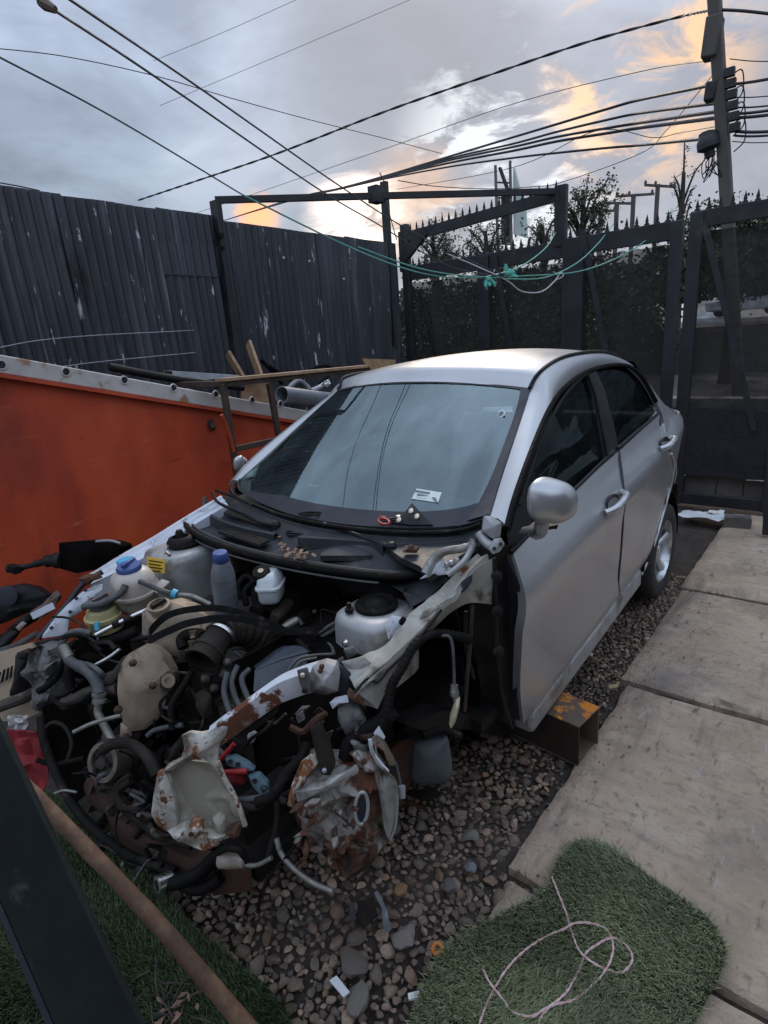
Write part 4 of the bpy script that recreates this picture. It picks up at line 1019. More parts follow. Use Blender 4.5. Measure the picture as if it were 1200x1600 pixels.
# mirrored doors on the far side
for rows, nm in ((fd_rows, 'front_door'), (coons(r_front, r_back, r_bot, r_top, surf=surf), 'rear_door')):
    bm = NB(); grid(bm, [[V(p.x, -p.y, p.z) for p in r] for r in rows]); build(nm, bm, 'silver', car, solid=.03, smooth=28, face=(0, -1, 0))
# dark crack lines / gap shadow strip
def strip_side(name, px, w, out, mt_, parent=car, flat=True):
    P = [side(u, v) for u, v in px]; P = resample(spline(P, 6), 40); bm = NB()
    tube(bm, [p+V(0, out, 0) for p in P], w, 6, 1, smooth_path=False); return build(name, bm, mt_, parent)
strip_side('belt_moulding', [(800, 864), (850, 812), (900, 764), (960, 705)], .009, -.004, 'black_plastic', fdoor)
strip_side('belt_moulding', [(966, 701), (1000, 672), (1031, 645)], .009, -.004, 'black_plastic', rdoor)
strip_side('door_gap', [(963, 948), (967, 905), (971, 860), (974, 815), (975, 765), (968, 706)], .008, -.005, 'seam')
# handles
def handle(px, parent):
    (u0, v0), (u1, v1) = px
    a, b = side(u0, v0), side(u1, v1); mid = (a+b)/2
    bm = NB(); tube(bm, [a+V(0, .004, 0), a.lerp(b, .2)+V(0, .034, .006), a.lerp(b, .55)+V(0, .042, .010), a.lerp(b, .85)+V(0, .034, .006), b+V(0, .006, 0)], [.016, .017, .015, .015, .017, .016], 10, 6)
    for v in bm.verts: v.co.z = mid.z+(v.co.z-mid.z)*1.0
    build('handle', bm, 'silver', parent, smooth=60)
    bm = NB(); pillow(bm, [mid+V(math.cos(t)*.075, .003, math.sin(t)*.034) for t in (2*math.pi*k/20 for k in range(20))], (0, 1, 0), .01, -.012); 
    build('handle_recess', bm, 'black_plastic', parent)
handle(((944, 802), (970, 769)), fdoor)
handle(((1030, 702), (1046, 684)), rdoor)
bm = NB(); p = side(975, 775)+V(0, .004, 0); lathe(bm, [(.012, 0), (.012, .006), (.008, .008)], p, (0, 1, 0), 12); build('lock', bm, 'chrome', fdoor)

# --- glasshouse lines
FR = [(790, 822), (803, 775), (823, 718), (847, 658), (867, 620), (885, 600), (905, 585), (930, 574), (962, 568), (985, 572), (1003, 588), (1019, 615), (1033, 644), (1037, 656), (1041, 676)]
DR_ = [(765, 808), (781, 755), (799, 700), (816, 650), (830, 607), (845, 584), (872, 565), (900, 556), (935, 552), (960, 556), (982, 569), (1006, 596), (1029, 626), (1047, 638), (1058, 654)]
frP = [side(u, v) for u, v in FR]
# upper line of the side band in space: windscreen edge then roof edge
def wsx(z): return -.42-(z-1.05)/(1.455-1.05)*.66
drP = []
for i, (u, v) in enumerate(DR_):
    f = frP[i]
    if i <= 4: yy = .675-.030*i*1.12
    elif i <= 9: yy = .553+.006*(i-4)
    else: yy = f.y-(.07 if i < 12 else .05)
    drP.append(at(u, v, y=yy))
frS, drS = resample(spline(frP, 6), 90), resample(spline(drP, 6), 90)
rows = []
for f, d in zip(frS, drS):
    o = V(0, .5, .5)
    rows.append([d, d.lerp(f, .35)+V(0, .010, .008), d.lerp(f, .7)+V(0, .010, .004), f])
bm = NB(); grid(bm, rows); build('roof_side', bm, 'silver', car, solid=.02, smooth=40, face=(0, 1, .5))
_i0 = min(range(90), key=lambda i: (drS[i]-drP[4]).length)
def far_drop(i): return -.045*min(1, max(0, (i-_i0)/12))
bm = NB(); grid(bm, [[V(p.x, -p.y, p.z+far_drop(i)) for p in r] for i, r in enumerate(rows)]); build('roof_side', bm, 'silver', car, solid=.02, smooth=40, face=(0, -1, .5))
# black frame (seal) along door top
bm = NB(); tube(bm, [p+V(0, .002, -.006) for p in frS[:-9]], .011, 6, 1, smooth_path=False); build('door_seal', bm, 'rubber', car)
# bronze-ish inner frame line and glass
fr_in = [(806, 815), (818, 772), (838, 715), (857, 668), (876, 630), (896, 604), (916, 588)]
g_front = S2((803, 858), (806, 818), (818, 774), (838, 716), (857, 668), (876, 630), (896, 606), (918, 586))
def poly_glass(px, inset=.02, n=3):
    P = [side(u, v) for u, v in px]; P = [V(p.x, ys(p.x, p.z)-inset, p.z) for p in P]
    Q = resample(P+[P[0]], 60)[:-1]; bm = NB(); pillow(bm, Q, (0, 1, 0), .004, .008, 4, back=False); return bm
def window(px, parent):
    bm = poly_glass(px); o = build('window', bm, 'side_glass', parent, smooth=80); return o
window([(803, 858), (805, 818), (818, 774), (838, 716), (857, 668), (876, 630), (896, 604), (919, 586), (930, 620), (940, 665), (948, 712), (900, 760), (850, 810)], fdoor)
window([(934, 580), (962, 576), (985, 580), (1002, 595), (1016, 618), (1030, 645), (1000, 670), (969, 698), (960, 660), (948, 615)], rdoor)
# B-pillar, mirror sail
def side_plate(name, px, out, mt_, parent, th=.012):
    P = [side(u, v) for u, v in px]; P = [V(p.x, ys(p.x, p.z)+out, p.z) for p in P]; bm = NB(); pillow(bm, P, (0, 1, 0), th, .002, 1); return build(name, bm, mt_, parent, smooth=30)
side_plate('pillar_trim', [(918, 582), (933, 577), (948, 613), (960, 658), (969, 700), (949, 716), (940, 665), (930, 618)], -.006, 'black_plastic', car)
side_plate('mirror_sail', [(801, 861), (797, 835), (806, 800), (820, 765), (829, 790), (832, 832)], .0, 'black_plastic', fdoor)
strip_side('window_frame', [(812, 790), (838, 712), (858, 664), (878, 626), (900, 598), (919, 583)], .007, -.002, 'dark_metal', fdoor)
strip_side('window_frame', [(919, 584), (931, 618), (941, 665), (950, 714)], .006, -.001, 'dark_metal', fdoor)
# far side glass, simple mirrored
bm = NB(); pillow(bm, [V(x, -ys(x, z)+.02, z) for x, z in [(-.36, .95), (-.62, 1.14), (-1.02, 1.41), (-1.7, 1.47), (-2.2, 1.42), (-2.55, 1.10), (-1.5, 1.03)]], (0, -1, 0), .004, .0, 2); build('window', bm, 'side_glass', car, smooth=80)

# --- roof
i0 = min(range(90), key=lambda i: (drS[i]-drP[4]).length)
i1 = min(range(90), key=lambda i: (drS[i]-drP[10]).length)
roofL = drS[i0:i1+1]
crest = []
rows = []
NR = 18
for i, p in enumerate(roofL):
    s = i/(len(roofL)-1); row = []
    hgt = .048+.012*math.sin(s*3.14) if s < .75 else .05
    fx = .075*(1-s)**2
    for k in range(NR+1):
        t = -1+2*k/NR; row.append(V(p.x+fx*(1-t*t)-(.16*s**3)*(1-t*t), p.y*t, p.z+hgt*(1-abs(t)**2.2)+far_drop(i0+i)*(1-t)/2))
    rows.append(row)
bm = NB(); grid(bm, rows); roof = build('roof', bm, 'silver', car, solid=.004, smooth=60, face=(0, 0, 1))
for s in (1, -1):
    bm = NB(); tube(bm, [V(p.x, s*(p.y-.004), p.z+.009+(far_drop(i0+i) if s < 0 else 0)) for i, p in enumerate(drS[i0:i1-2])], .008, 6, 1, smooth_path=False); build('roof_ditch', bm, 'black_plastic', roof)
bm = NB(); a, b = at(745, 573, z=1.545), at(848, 566, z=1.55)
# rear window and boot
e = roofL[-1]
bm = NB(); rows = []
for j in range(7):
    s = j/6; rows.append([V(e.x-.18-.42*s+.0*k, (e.y-.02)*(-1+2*k/8)*(1+.12*s), e.z+.045*(1-(-1+2*k/8)**2)-.0-.30*s) for k in range(9)])
grid(bm, rows); build('rear_window', bm, 'side_glass', car, smooth=80, solid=.005)
bm = NB(); rows = []
for (x, z, w) in ((-2.9, 1.08, .60), (-3.2, 1.06, .60), (-3.30, 1.02, .62), (-3.33, .85, .62), (-3.35, .6, .64), (-3.33, .35, .60)):
    rows.append([V(x+.06*(1-abs(-1+2*k/10)**2.5)*-1+.06, w*(-1+2*k/10), z) for k in range(11)])
grid(bm, rows); build('boot_lid', bm, 'silver', car, smooth=40, solid=.02)
# rear quarter panel
WC, WR = V(-2.386, 0, .327), .365
rows = []
xs = [-2.03-.055*i for i in range(25)]
for x in xs:
    dx = x-WC.x
    lo = .30 if abs(dx) > WR else WC.z+math.sqrt(max(0, WR*WR-dx*dx))
    if x < -2.5: lo = max(lo if abs(dx) <= WR else 0, .64)
    hi = zb(x)-.005 if x > -2.45 else zb(-2.45)-.005-.05*((-2.45-x)/.8)
    rows.append([surf(x, lo+(hi-lo)*k/14) for k in range(15)])
# keep behind the door edge
def edge_x(z):
    B = sorted([(b, a) for a, b in r_back]);
    return lerp_tab(B, z)
rows2 = []
for r in rows: rows2.append([V(min(p.x, edge_x(p.z)-.010), ys(min(p.x, edge_x(p.z)-.010), p.z)-.004, p.z) for p in r])
bm = NB(); grid(bm, rows2); build('rear_wing', bm, 'silver', car, solid=.012, smooth=40, face=(0, 1, 0))
bm = NB(); grid(bm, [[V(p.x, -p.y, p.z) for p in r] for r in rows2]); build('rear_wing', bm, 'silver', car, solid=.012, smooth=40, face=(0, -1, 0))
# C pillar root
bm = NB(); rows = []
for k in range(9):
    s = k/8; f = frS[78+k if 78+k < 90 else 89]
cq = [side(1031, 640), side(1034, 646), side(1050, 662), side(1060, 672)]
# bright edge of the wheel arch on the rear door
strip_side('arch_lip', [(1001, 898), (1013, 872), (1025, 838), (1037, 795), (1047, 757), (1052, 727), (1048, 709)], .0075, .004, 'silver', rdoor)
# wheel arch liner and floor, sills
bm = NB(); rows = []
for k in range(17):
    a = math.pi*k/16; rows.append([V(WC.x+math.cos(a)*(WR+.015), y, WC.z+math.sin(a)*(WR+.015)) for y in (.45, .78)])
grid(bm, rows); build('arch_liner', bm, 'rubber', car, solid=.01)
bm = NB(); box(bm, (-1.55, 0, .34), (2.5, 1.42, .05)); box(bm, (-2.9, 0, .45), (.9, 1.3, .05)); build('floor_pan', bm, 'dark_metal', car)
bm = NB()
P1, P2 = side(820, 1137), side(992, 907)
bar(bm, V(P1.x, .745, P1.z+.03), V(P2.x, .745, P2.z+.03), .09, .11); build('sill', bm, 'silver_dirty', car, bevel=.02)
bm = NB(); bar(bm, V(P1.x, -.745, P1.z+.03), V(P2.x, -.745, P2.z+.03), .09, .11); build('sill', bm, 'silver_dirty', car, bevel=.02)
# mud flap behind the wheel
bm = NB(); box(bm, (-2.78, .66, .46), (.03, .20, .40)); build('mud_flap', bm, 'rubber', car, bevel=.008)

# --- rear wheels
def wheel(y, sgn):
    c = V(WC.x, y, WC.z)
    bm = NB(); prof = [(.185, -.085), (.20, -.095), (.262, -.098), (.285, -.088), (.296, -.065), (.298, -.02), (.298, .02), (.296, .065), (.285, .088), (.262, .098), (.20, .095), (.185, .085)]
    lathe(bm, prof, c, (0, sgn, 0), 48, caps=False); w = build('wheel', bm, 'tyre', car, smooth=50)
    bm = NB()
    for k in range(60):
        a = 2*math.pi*k/60
        for off in (-.045, 0, .045):
            p = c+V(math.cos(a+off*.5)*.2985, off*sgn, math.sin(a+off*.5)*.2985); box(bm, p, (.022, .026, .008), frame((-math.sin(a), .25, math.cos(a)), (math.cos(a), 0, math.sin(a))))
    build('tread', bm, 'tyre', w, kind='stuff')
    bm = NB(); lathe(bm, [(.187, -.08), (.187, .075), (.192, .09), (.183, .093), (.176, .08), (.170, .02), (.165, -.05)], c, (0, sgn, 0), 40, caps=False); build('rim', bm, 'alloy_rim', w, smooth=40)
    bm = NB(); lathe(bm, [(.0, .062), (.03, .064), (.036, .058), (.055, .045), (.06, .02), (.05, -.06)], c, (0, sgn, 0), 24)
    build('hub', bm, 'alloy_rim', w, smooth=40)
    for k in range(5):
        a = 2*math.pi*k/5+.35; rd = V(math.cos(a), 0, math.sin(a)); tg = V(-math.sin(a), 0, math.cos(a)); ax = V(0, sgn, 0)
        bm = NB(); rows = []
        for (r, w_, h, th) in ((.040, .026, .050, .03), (.09, .021, .056, .028), (.14, .022, .066, .026), (.176, .032, .078, .02)):
            p = c+rd*r; rows.append([p-tg*w_+ax*(h-.012), p-tg*w_*.5+ax*h, p+tg*w_*.5+ax*h, p+tg*w_+ax*(h-.012), p+tg*w_*.8+ax*(h-th-.012), p-tg*w_*.8+ax*(h-th-.012)])
        grid(bm, rows, close=True); build('spoke', bm, 'alloy_rim', w, smooth=50)
    bm = NB(); lathe(bm, [(.05, -.05), (.13, -.05), (.13, -.03), (.05, -.03)], c, (0, sgn, 0), 24); build('brake_drum', bm, 'dark_metal', w)
wheel(.70, 1); wheel(-.70, -1)
bm = NB(); tube(bm, [(WC.x, -.62, .31), (WC.x, .62, .31)], .04, 8, 1); build('axle', bm, 'dark_metal', car)

# --- windscreen
wb = [(340, 757), (372, 771), (420, 793), (470, 808), (550, 822), (640, 829), (706, 828), (742, 822), (763, 811)]
botP = []
for i, (u, v) in enumerate(wb):
    p = at(u, v, z=1.035); p.y = max(-.672, min(.668, p.y))
    botP.append(at(u, v, y=p.y) if i in (0, 8) else p)
botP[0] = V(-.435, -.672, 1.055); botP[-1] = V(-.43, .668, 1.055)
topc = drP[4]
topP = [V(topc.x+.075*(1-(t*t)), topc.y*t*.99, topc.z+.045*(1-abs(t)**2.2)-.006) for t in [-1+2*k/24 for k in range(25)]]
botR = resample(spline(botP, 8), 25)
rows = []
for j in range(13):
    s = j/12; row = []
    for k in range(25):
        t = -1+2*k/24; p = botR[k].lerp(topP[k], s); p += V(.020*math.sin(math.pi*s)*1.0, 0, .020*math.sin(math.pi*s)); row.append(p)
    rows.append(row)
# left edge must follow the pillar line: blend ends onto drP
edge = resample(spline(drP[:5], 8), 13)
for j in range(13):
    dl = edge[j]-rows[j][24]
    for k in range(25):
        w = max(0, (k-12)/12)**1.5; rows[j][k] += dl*w
        w2 = max(0, (12-k)/12)**1.5; rows[j][k] += V(dl.x, -dl.y, dl.z)*w2
bm = NB(); grid(bm, rows); ws = build('windscreen', bm, 'windscreen', car, smooth=80)
WS = rows
def wsp(s, t, off=0.0):
    """point on the windscreen, s up 0..1, t across -1..1 (towards +y)"""
    j = min(11, int(s*12)); k = min(23, int((t+1)/2*24)); a = s*12-j; b = (t+1)/2*24-k
    p = WS[j][k].lerp(WS[j][k+1], b).lerp(WS[j+1][k].lerp(WS[j+1][k+1], b), a); return p+V(.75, 0, .65)*off
# black ceramic border printed on the inside of the glass
def fritw(t): return .05
bm = NB()
def frit(pts_o, pts_i): grid(bm, [pts_o, pts_i])
T = [-1+2*k/40 for k in range(41)]
frit([wsp(0.0, t, +.0035) for t in T], [wsp(.085+.07*abs(t)**6 if t > -.3 else max(.02, .085-.14*(-.3-t)), t, +.0035) for t in T])
frit([wsp(.999, t, +.0035) for t in T], [wsp(.985-.01*abs(t)**4, t, +.0035) for t in T])
for sg in (1,):
    Sv = [.02+.96*k/24 for k in range(25)]
    frit([wsp(s, sg*.999, +.0035) for s in Sv], [wsp(s, sg*(.94+.015*s-.08*(1-s)**6-.03*s**8), +.0035) for s in Sv])
build('glass_border', bm, 'seam', ws, smooth=60)
def ws_hit(u, v, off=.003):
    """nearest windscreen point to the sight line"""
    best = None
    q = ray(u, v).normalized()
    for i in range(101):
        for j in range(101):
            p = wsp(i/100*.999, -1+2*j/100*.999); d = (p-CAM-q*((p-CAM).dot(q))).length
            if best is None or d < best[0]: best = (d, p)
    return best[1]+V(.75, 0, .65)*off
def sticker(px, mt_, off=.004, nm='sticker'):
    P = [ws_hit(u, v, off) for u, v in px]; bm = NB(); prism(bm, P, (-.001, 0, -.001)); return build(nm, bm, mt_, ws, smooth=0)
sticker([(651, 764), (690, 769), (684, 786), (645, 780)], 'label_white')
for k in range(3): sticker([(652-k*.8, 768+k*4.5), (672-k*.8, 771+k*4.5), (671.6-k*.8, 772.3+k*4.5), (651.6-k*.8, 769.3+k*4.5)], 'ink', .0062, 'print')
sticker([(678, 778), (684, 779), (683, 784), (677, 783)], 'ink', .0062, 'print')
c = ws_hit(784, 647)
bm = NB(); lathe(bm, [(.018, 0), (.018, .001)], c, (.75, 0, .65), 20); build('sticker', bm, 'label_white', ws)
bm = NB(); lathe(bm, [(.010, 0), (.010, .001)], c+V(.75, 0, .65)*.0015, (.75, 0, .65), 16); build('print', bm, 'ink', ws)
sticker([(379, 733), (403, 727), (398, 742), (376, 747)], 'label_white', -.006)

# --- interior
inn = thing  # (parts only)
bm = NB(); rows = []
for (x, z) in ((-.30, .99), (-.45, 1.01), (-.68, 1.0), (-.80, .95), (-.84, .80), (-.70, .60)):
    rows.append([V(x-.06*abs(t)**2, .66*t, z+(.05*math.exp(-((t-.5)/.25)**2) if -.85 < x < -.55 and z > .9 else 0)) for t in [-1+2*k/16 for k in range(17)]])
grid(bm, rows); build('dashboard', bm, 'dash', car, smooth=50, solid=.02)
sw = NB(); tube(sw, [V(-.88+.07*math.sin(a), .36+.18*math.cos(a), .97+.165*math.sin(a)) for a in [2*math.pi*k/24 for k in range(25)]], .015, 8, 2); build('steering_wheel', sw, 'rubber', car)
for yy in (-.36, .36):
    bm = NB(); box(bm, (-1.42, yy, .95), (.16, .48, .62), Matrix.Rotation(-.22, 3, 'Y')); s_ = build('seat', bm, 'seat', car, bevel=.06)
    bm = NB(); box(bm, (-1.15, yy, .58), (.52, .48, .16)); build('seat_cushion', bm, 'seat', s_, bevel=.05)
    bm = NB(); box(bm, (-1.53, yy, 1.33), (.10, .26, .17), Matrix.Rotation(-.22, 3, 'Y')); build('headrest', bm, 'seat', s_, bevel=.04)
bm = NB(); box(bm, (-2.35, 0, .85), (.18, 1.2, .6), Matrix.Rotation(-.3, 3, 'Y')); build('rear_seat', bm, 'seat', car, bevel=.06)
bm = NB(); box(bm, (-1.2, .12, 1.35), (.06, .22, .07)); build('rear_view_mirror', bm, 'black_plastic', car, bevel=.02)
bm = NB(); box(bm, (-1.55, .45, .85), (.02, .1, .06)); bmesh.ops.translate(bm, verts=bm.verts[:], vec=(0, 0, 0)); build('belt_buckle', bm, 'tank', car)
bm = NB(); grid(bm, [[V(x, y, 1.0) for y in (-.5, -.42)] for x in (-.6, -.75)]); build('dash_paper', bm, 'label_white', car, solid=.004)

# --- exterior mirrors
def mirror_part(sg):
    c = at(866, 782, y=.955) if sg > 0 else at(376, 724, y=-.80)
    rows = []
    base = V(c.x, c.y, c.z)
    for i in range(19):
        t = -math.cos(math.pi*i/18)*.995; row = []
        yy = t*.055
        hz = .061*(1-abs(t)**3.4)**.42*(1.0-.16*t)+.002; dx = .058*(1-abs(t)**3.4)**.42+.002
        for k in range(18):
            a = 2*math.pi*k/18; ca, sa = math.cos(a), math.sin(a)
            px = dx*(abs(ca)**.68)*(1.25 if ca > 0 else .55)*(1 if ca > 0 else -1); pz = hz*(abs(sa)**.70)*(1 if sa > 0 else -1)
            row.append(base+V(px-.03*t*(1), sg*yy, pz-.012*t))
        rows.append(row)
    if sg < 0: rows = [[base+(p-base)*.62 for p in r] for r in rows]
    bm = NB(); grid(bm, rows, close=True)
    bm.verts.ensure_lookup_table(); n = len(rows)
    bmesh.ops.contextual_create(bm, geom=[bm.verts[k] for k in range(18)]); bmesh.ops.contextual_create(bm, geom=[bm.verts[(n-1)*18+k] for k in range(18)])
    mm = build('wing_mirror', bm, 'silver', car, smooth=60, sub=1)
    bm = NB(); bmesh.ops.create_icosphere(bm, subdivisions=2, radius=1); 
    for v in bm.verts: v.co = base+V(v.co.x*.010-.022, sg*v.co.y*(.042 if sg > 0 else .026), v.co.z*(.048 if sg > 0 else .030))
    build('mirror_glass', bm, 'chrome', mm)
    if sg > 0:
        bt = side(826, 829)
        foot = [side(u, v) for u, v in ((810, 829), (826, 820), (850, 824), (868, 821), (866, 827), (846, 836), (824, 835))]
        bm = NB(); tube(bm, [at(838, 830, y=.83), at(845, 824, y=.86), V(base.x+.0, base.y-.035, base.z-.060), V(base.x+.0, base.y-.02, base.z-.035)], [.030, .024, .022, .030], 10, 5); build('mirror_arm', bm, 'silver', mm)
        bm = NB(); rows = []
        A0, A1 = at(811, 829, y=.80), at(869, 822, y=.90)
        for i in range(9):
            t = i/8; p = A0.lerp(A1, t); w = .038*math.sin(math.pi*min(1, max(0, .06+.9*t)))**.6; rows.append([p+V(w, 0, -.004), p+V(w*.5, .01, .008), p+V(-w, .005, .008), p+V(-w*.5, 0, -.012)])
        grid(bm, rows, close=True); build('mirror_foot', bm, 'black_plastic', mm, smooth=60)
mirror_part(1); mirror_part(-1)
# ================================================================== ENGINE BAY AND FRONT (parts of the car)
def Z(l, z=None):
    """[(u, v, z)...] -> points at height z on the sight line"""
    return [at(q[0], q[1], z=q[2] if len(q) > 2 else z) for q in l]
def Dp(l, d=None):
    return [at(q[0], q[1], d=q[2] if len(q) > 2 else d) for q in l]
def Yp(l, y=None):
    return [at(q[0], q[1], y=q[2] if len(q) > 2 else y) for q in l]
TOC = -CF
def plate(name, px, d, mt_, th=.02, bulge=.012, jit=0.0, parent=car, rings=4, sm=30, seed=0, n=44, sub=False):
    O = Dp(px, d) ; O = resample(O+[O[0]], n)[:-1]
    bm = NB(); pillow(bm, O, TOC, th, bulge, rings, jit, seed); return build(name, bm, mt_, parent, smooth=sm)
def hose(name, pts, r, mt_='rubber', parent=car, seg=9, ribs=0, rib_h=.15, n=6):
    k_ = .86 if mt_ in ('rubber', 'hose_grey2', 'hose_grey') and name in ('hose', 'cable') else 1
    r = [q*k_ for q in r] if isinstance(r, (list, tuple)) else r*k_
    bm = NB(); tube(bm, pts, r, seg, n, ribs=ribs, rib_h=rib_h); return build(name, bm, mt_, parent, smooth=60)

# --- firewall and bay floor
bm = NB(); rows = []
for x, z in ((-.27, .93), (-.33, .72), (-.35, .45), (-.20, .34)):
    rows.append([V(x+.03*noise.noise(V(t*3, z*4, 0)), .62*t, z+.02*noise.noise(V(t*4, 0, z))) for t in [-1+2*k/16 for k in range(17)]])
grid(bm, rows); build('firewall', bm, 'dark_metal', car, solid=.01)
# --- cowl: base tray, hood seal, raised lip, grilles
zc = .95
seal_px = [(284, 812), (300, 832), (330, 848), (370, 862), (440, 879), (520, 893), (600, 902), (650, 900), (688, 893)]
seal = Z(seal_px, zc); sealS = resample(spline(seal, 8), 60)
glassb = [botR[int(round(k*24/59))]+V(.015, 0, -.02) for k in range(60)]
rows = []
for j in range(9):
    s = j/8; rows.append([sealS[k].lerp(glassb[k], s)+V(0, 0, -.035*math.sin(math.pi*min(1, s*1.25))**.7 if s < .8 else 0) for k in range(60)])
bm = NB(); grid(bm, rows); cowl = build('cowl_panel', bm, 'cowl', car, solid=.006, smooth=50)
hose('bonnet_seal', [p+V(.0, 0, .004) for p in sealS[1:57]], .014, 'rubber', cowl, n=1)
hose('seal_bead', [p+V(-.026, 0, .006) for p in sealS[1:56]], .007, 'cowl', cowl, n=1)
hose('cowl_edge', [p+V(.010, 0, -.016) for p in sealS[2:52]], .004, 'hose_grey', cowl, n=1)
hose('glass_trim', [p+V(.012, 0, .020) for p in glassb[1:59]], .008, 'rubber', cowl, n=1)
# raised splash lip in two runs
def lip(px, z, h=.035):
    P = resample(spline(Z(px, z), 6), 24); bm = NB(); grid(bm, [[p+V(.012, 0, -.05) for p in P], [p+V(.006, 0, 0) for p in P], [p+V(-.004, 0, .004) for p in P], [p+V(-.016, 0, -.006) for p in P], [p+V(-.02, 0, -.045) for p in P]]); build('splash_lip', bm, 'cowl', cowl, smooth=40)
lip([(318, 776), (317, 792), (335, 808), (375, 823), (430, 835)], .985)
lip([(467, 839), (520, 842), (575, 846), (600, 852)], 1.004)
lip([(677, 846), (705, 843), (735, 838)], 1.0)
def slat_grille(px, n, z):
    A, B, C_, D_ = Z(px, z)      # front-left, front-right, rear-right, rear-left
    bm = NB(); prism(bm, [A, B, C_, D_], (0, 0, -.004)); g = build('grille', bm, 'seam', cowl, smooth=0)
    for k in range(n):
        s = (k+.5)/n; bm = NB(); bar(bm, A.lerp(D_, s)+V(0, 0, .003), B.lerp(C_, s)+V(0, 0, .003), .0045, .005); build('slat', bm, 'black_plastic', g, smooth=0)
slat_grille([(446, 835), (494, 838), (504, 817), (460, 813)], 9, .992)
slat_grille([(349, 803), (424, 828), (434, 812), (362, 791)], 8, .990)
slat_grille([(340, 832), (405, 853), (422, 845), (350, 824)], 5, .968)
# corner cover beside the left pillar
bm = NB(); pillow(bm, Z([(600, 852), (640, 846), (676, 850), (680, 835), (730, 830), (748, 838), (745, 852), (700, 880), (672, 900), (655, 884), (628, 872)], 1.0), (0, 0, 1), .02, .004, 3); build('cowl_cover', bm, 'cowl', cowl, smooth=30)
bm = NB(); pillow(bm, Z([(500, 868), (510, 848), (560, 845), (585, 860), (580, 868)], .972), (0, 0, 1), .02, .015, 3); build('cowl_cover', bm, 'cowl', cowl, smooth=40)
bm = NB(); box(bm, at(642, 858, z=1.02), (.035, .045, .012), Matrix.Rotation(.4, 3, 'Z')); lathe(bm, [(.012, 0), (.006, .01)], at(642, 856, z=1.026), (0, 0, 1), 8); build('rusty_clip', bm, 'rust', cowl, kind='stuff')
# gusset below seal on the left side (dark curved sheet seen above the strut)
bm = NB(); pillow(bm, Dp([(556, 902, 2.0), (600, 905, 1.93), (650, 902, 1.88), (690, 892, 1.82), (700, 905, 1.78), (668, 935, 1.75), (640, 950, 1.75), (628, 925, 1.78), (600, 910, 1.88)]), TOC, .01, .004, 3); build('cowl_gusset', bm, 'cowl', car, smooth=40)
bm = NB(); pillow(bm, Dp([(470, 890, 2.25), (560, 903, 2.07), (600, 910, 1.98), (628, 930, 1.9), (640, 952, 1.88), (600, 950, 2.0), (540, 925, 2.1), (480, 908, 2.25)]), TOC, .01, .004, 3); build('bulkhead_plate', bm, 'dark_metal', car, smooth=40)
# wipers
def wiper(pts, blade):
    P = Z(pts); w = hose('wiper', P, [.010, .006], 'black_plastic', car, 6)
    bm = NB(); a, b = Z(blade); tube(bm, [a, a.lerp(b, .5)+V(0, 0, .004), b], .006, 6, 5); build('blade', bm, 'rubber', w)
    bm = NB(); lathe(bm, [(.018, 0), (.018, .02), (.010, .03)], P[0]+V(0, 0, -.01), (0, 0, 1), 12); build('pivot', bm, 'black_plastic', w)
wiper([(432, 822, 1.0), (405, 815, 1.01), (380, 802, 1.02), (342, 786, 1.045), (332, 770, 1.05)], [(337, 766, 1.05), (395, 790, 1.05)])
wiper([(612, 856, 1.0), (575, 842, 1.01), (540, 830, 1.02), (505, 818, 1.04)], [(467, 803, 1.05), (505, 802, 1.055)])
bm = NB(); tube(bm, Z([(504, 818, 1.02), (503, 805, 1.05), (466, 804, 1.06)]), .004, 5); build('wiper_clip', bm, 'black_plastic', car)

# --- left inner wing: strut tower, apron rail, pillar base
def tower(c, r, h, name='strut_tower', sgn=1, front=.0):
    bm = NB(); rows = []
    for (k, dz) in ((.80, 0), (.93, -.006), (1.0, -.03), (1.02, -.10), (1.03, -.17), (1.0, -h)):
        row = []
        for i in range(28):
            a = 2*math.pi*i/28; e = 4.0
            q = (abs(math.cos(a))**e+abs(math.sin(a))**e)**(-1/e)
            row.append(c+V(math.cos(a)*r*k*q*1.05, math.sin(a)*r*k*q, dz))
        rows.append(row)
    grid(bm, rows, close=True); 
    bm.verts.ensure_lookup_table(); bmesh.ops.contextual_create(bm, geom=[bm.verts[i] for i in range(28)])
    t = build(name, bm, 'silver_dirty', car, smooth=50)
    bm = NB(); lathe(bm, [(.066, -.006), (.068, .010), (.060, .018), (.050, .008), (.042, .006), (.03, .022), (.016, .026), (.0, .026)], c+V(-.01, 0, .002), (0, 0, 1), 28); build('strut_mount', bm, 'rubber', t, smooth=40)
    return t
cL = at(582, 952, z=.872); cL = V(cL.x, cL.y, .872)
tw_ = tower(cL+V(-.01, .0, 0), .105, .22)
bm = NB(); q = at(546, 956, z=.878); lathe(bm, [(.014, 0), (.014, .012), (.008, .014), (.007, .03), (.0, .032)], q, (0, 0, 1), 8); build('strut_nut', bm, 'dark_metal', tw_)
bm = NB(); q = at(540, 1004, d=1.68); lathe(bm, [(.010, 0), (.010, .012), (.005, .02)], q, TOC, 8); build('bolt', bm, 'chrome', tw_)
cR = at(280, 853, z=.915); tR = tower(V(cR.x-.01, cR.y+.01, .915), .13, .5)
bm = NB(); lathe(bm, [(.055, -.005), (.055, .015), (.045, .03), (.035, .034), (.03, .015)], at(283, 850, z=.925), (0, 0, 1), 24); lathe(bm, [(.018, 0), (.018, .04), (.012, .055)], at(283, 848, z=.925), (0, 0, 1), 14); build('strut_cap', bm, 'dark_metal', tR, smooth=40, kind='stuff')
bm = NB(); prism(bm, Dp([(229, 870), (257, 874), (257, 896), (231, 894)], 2.215), CF*.004); lb = build('warning_label', bm, 'label_yellow', tR, smooth=0)
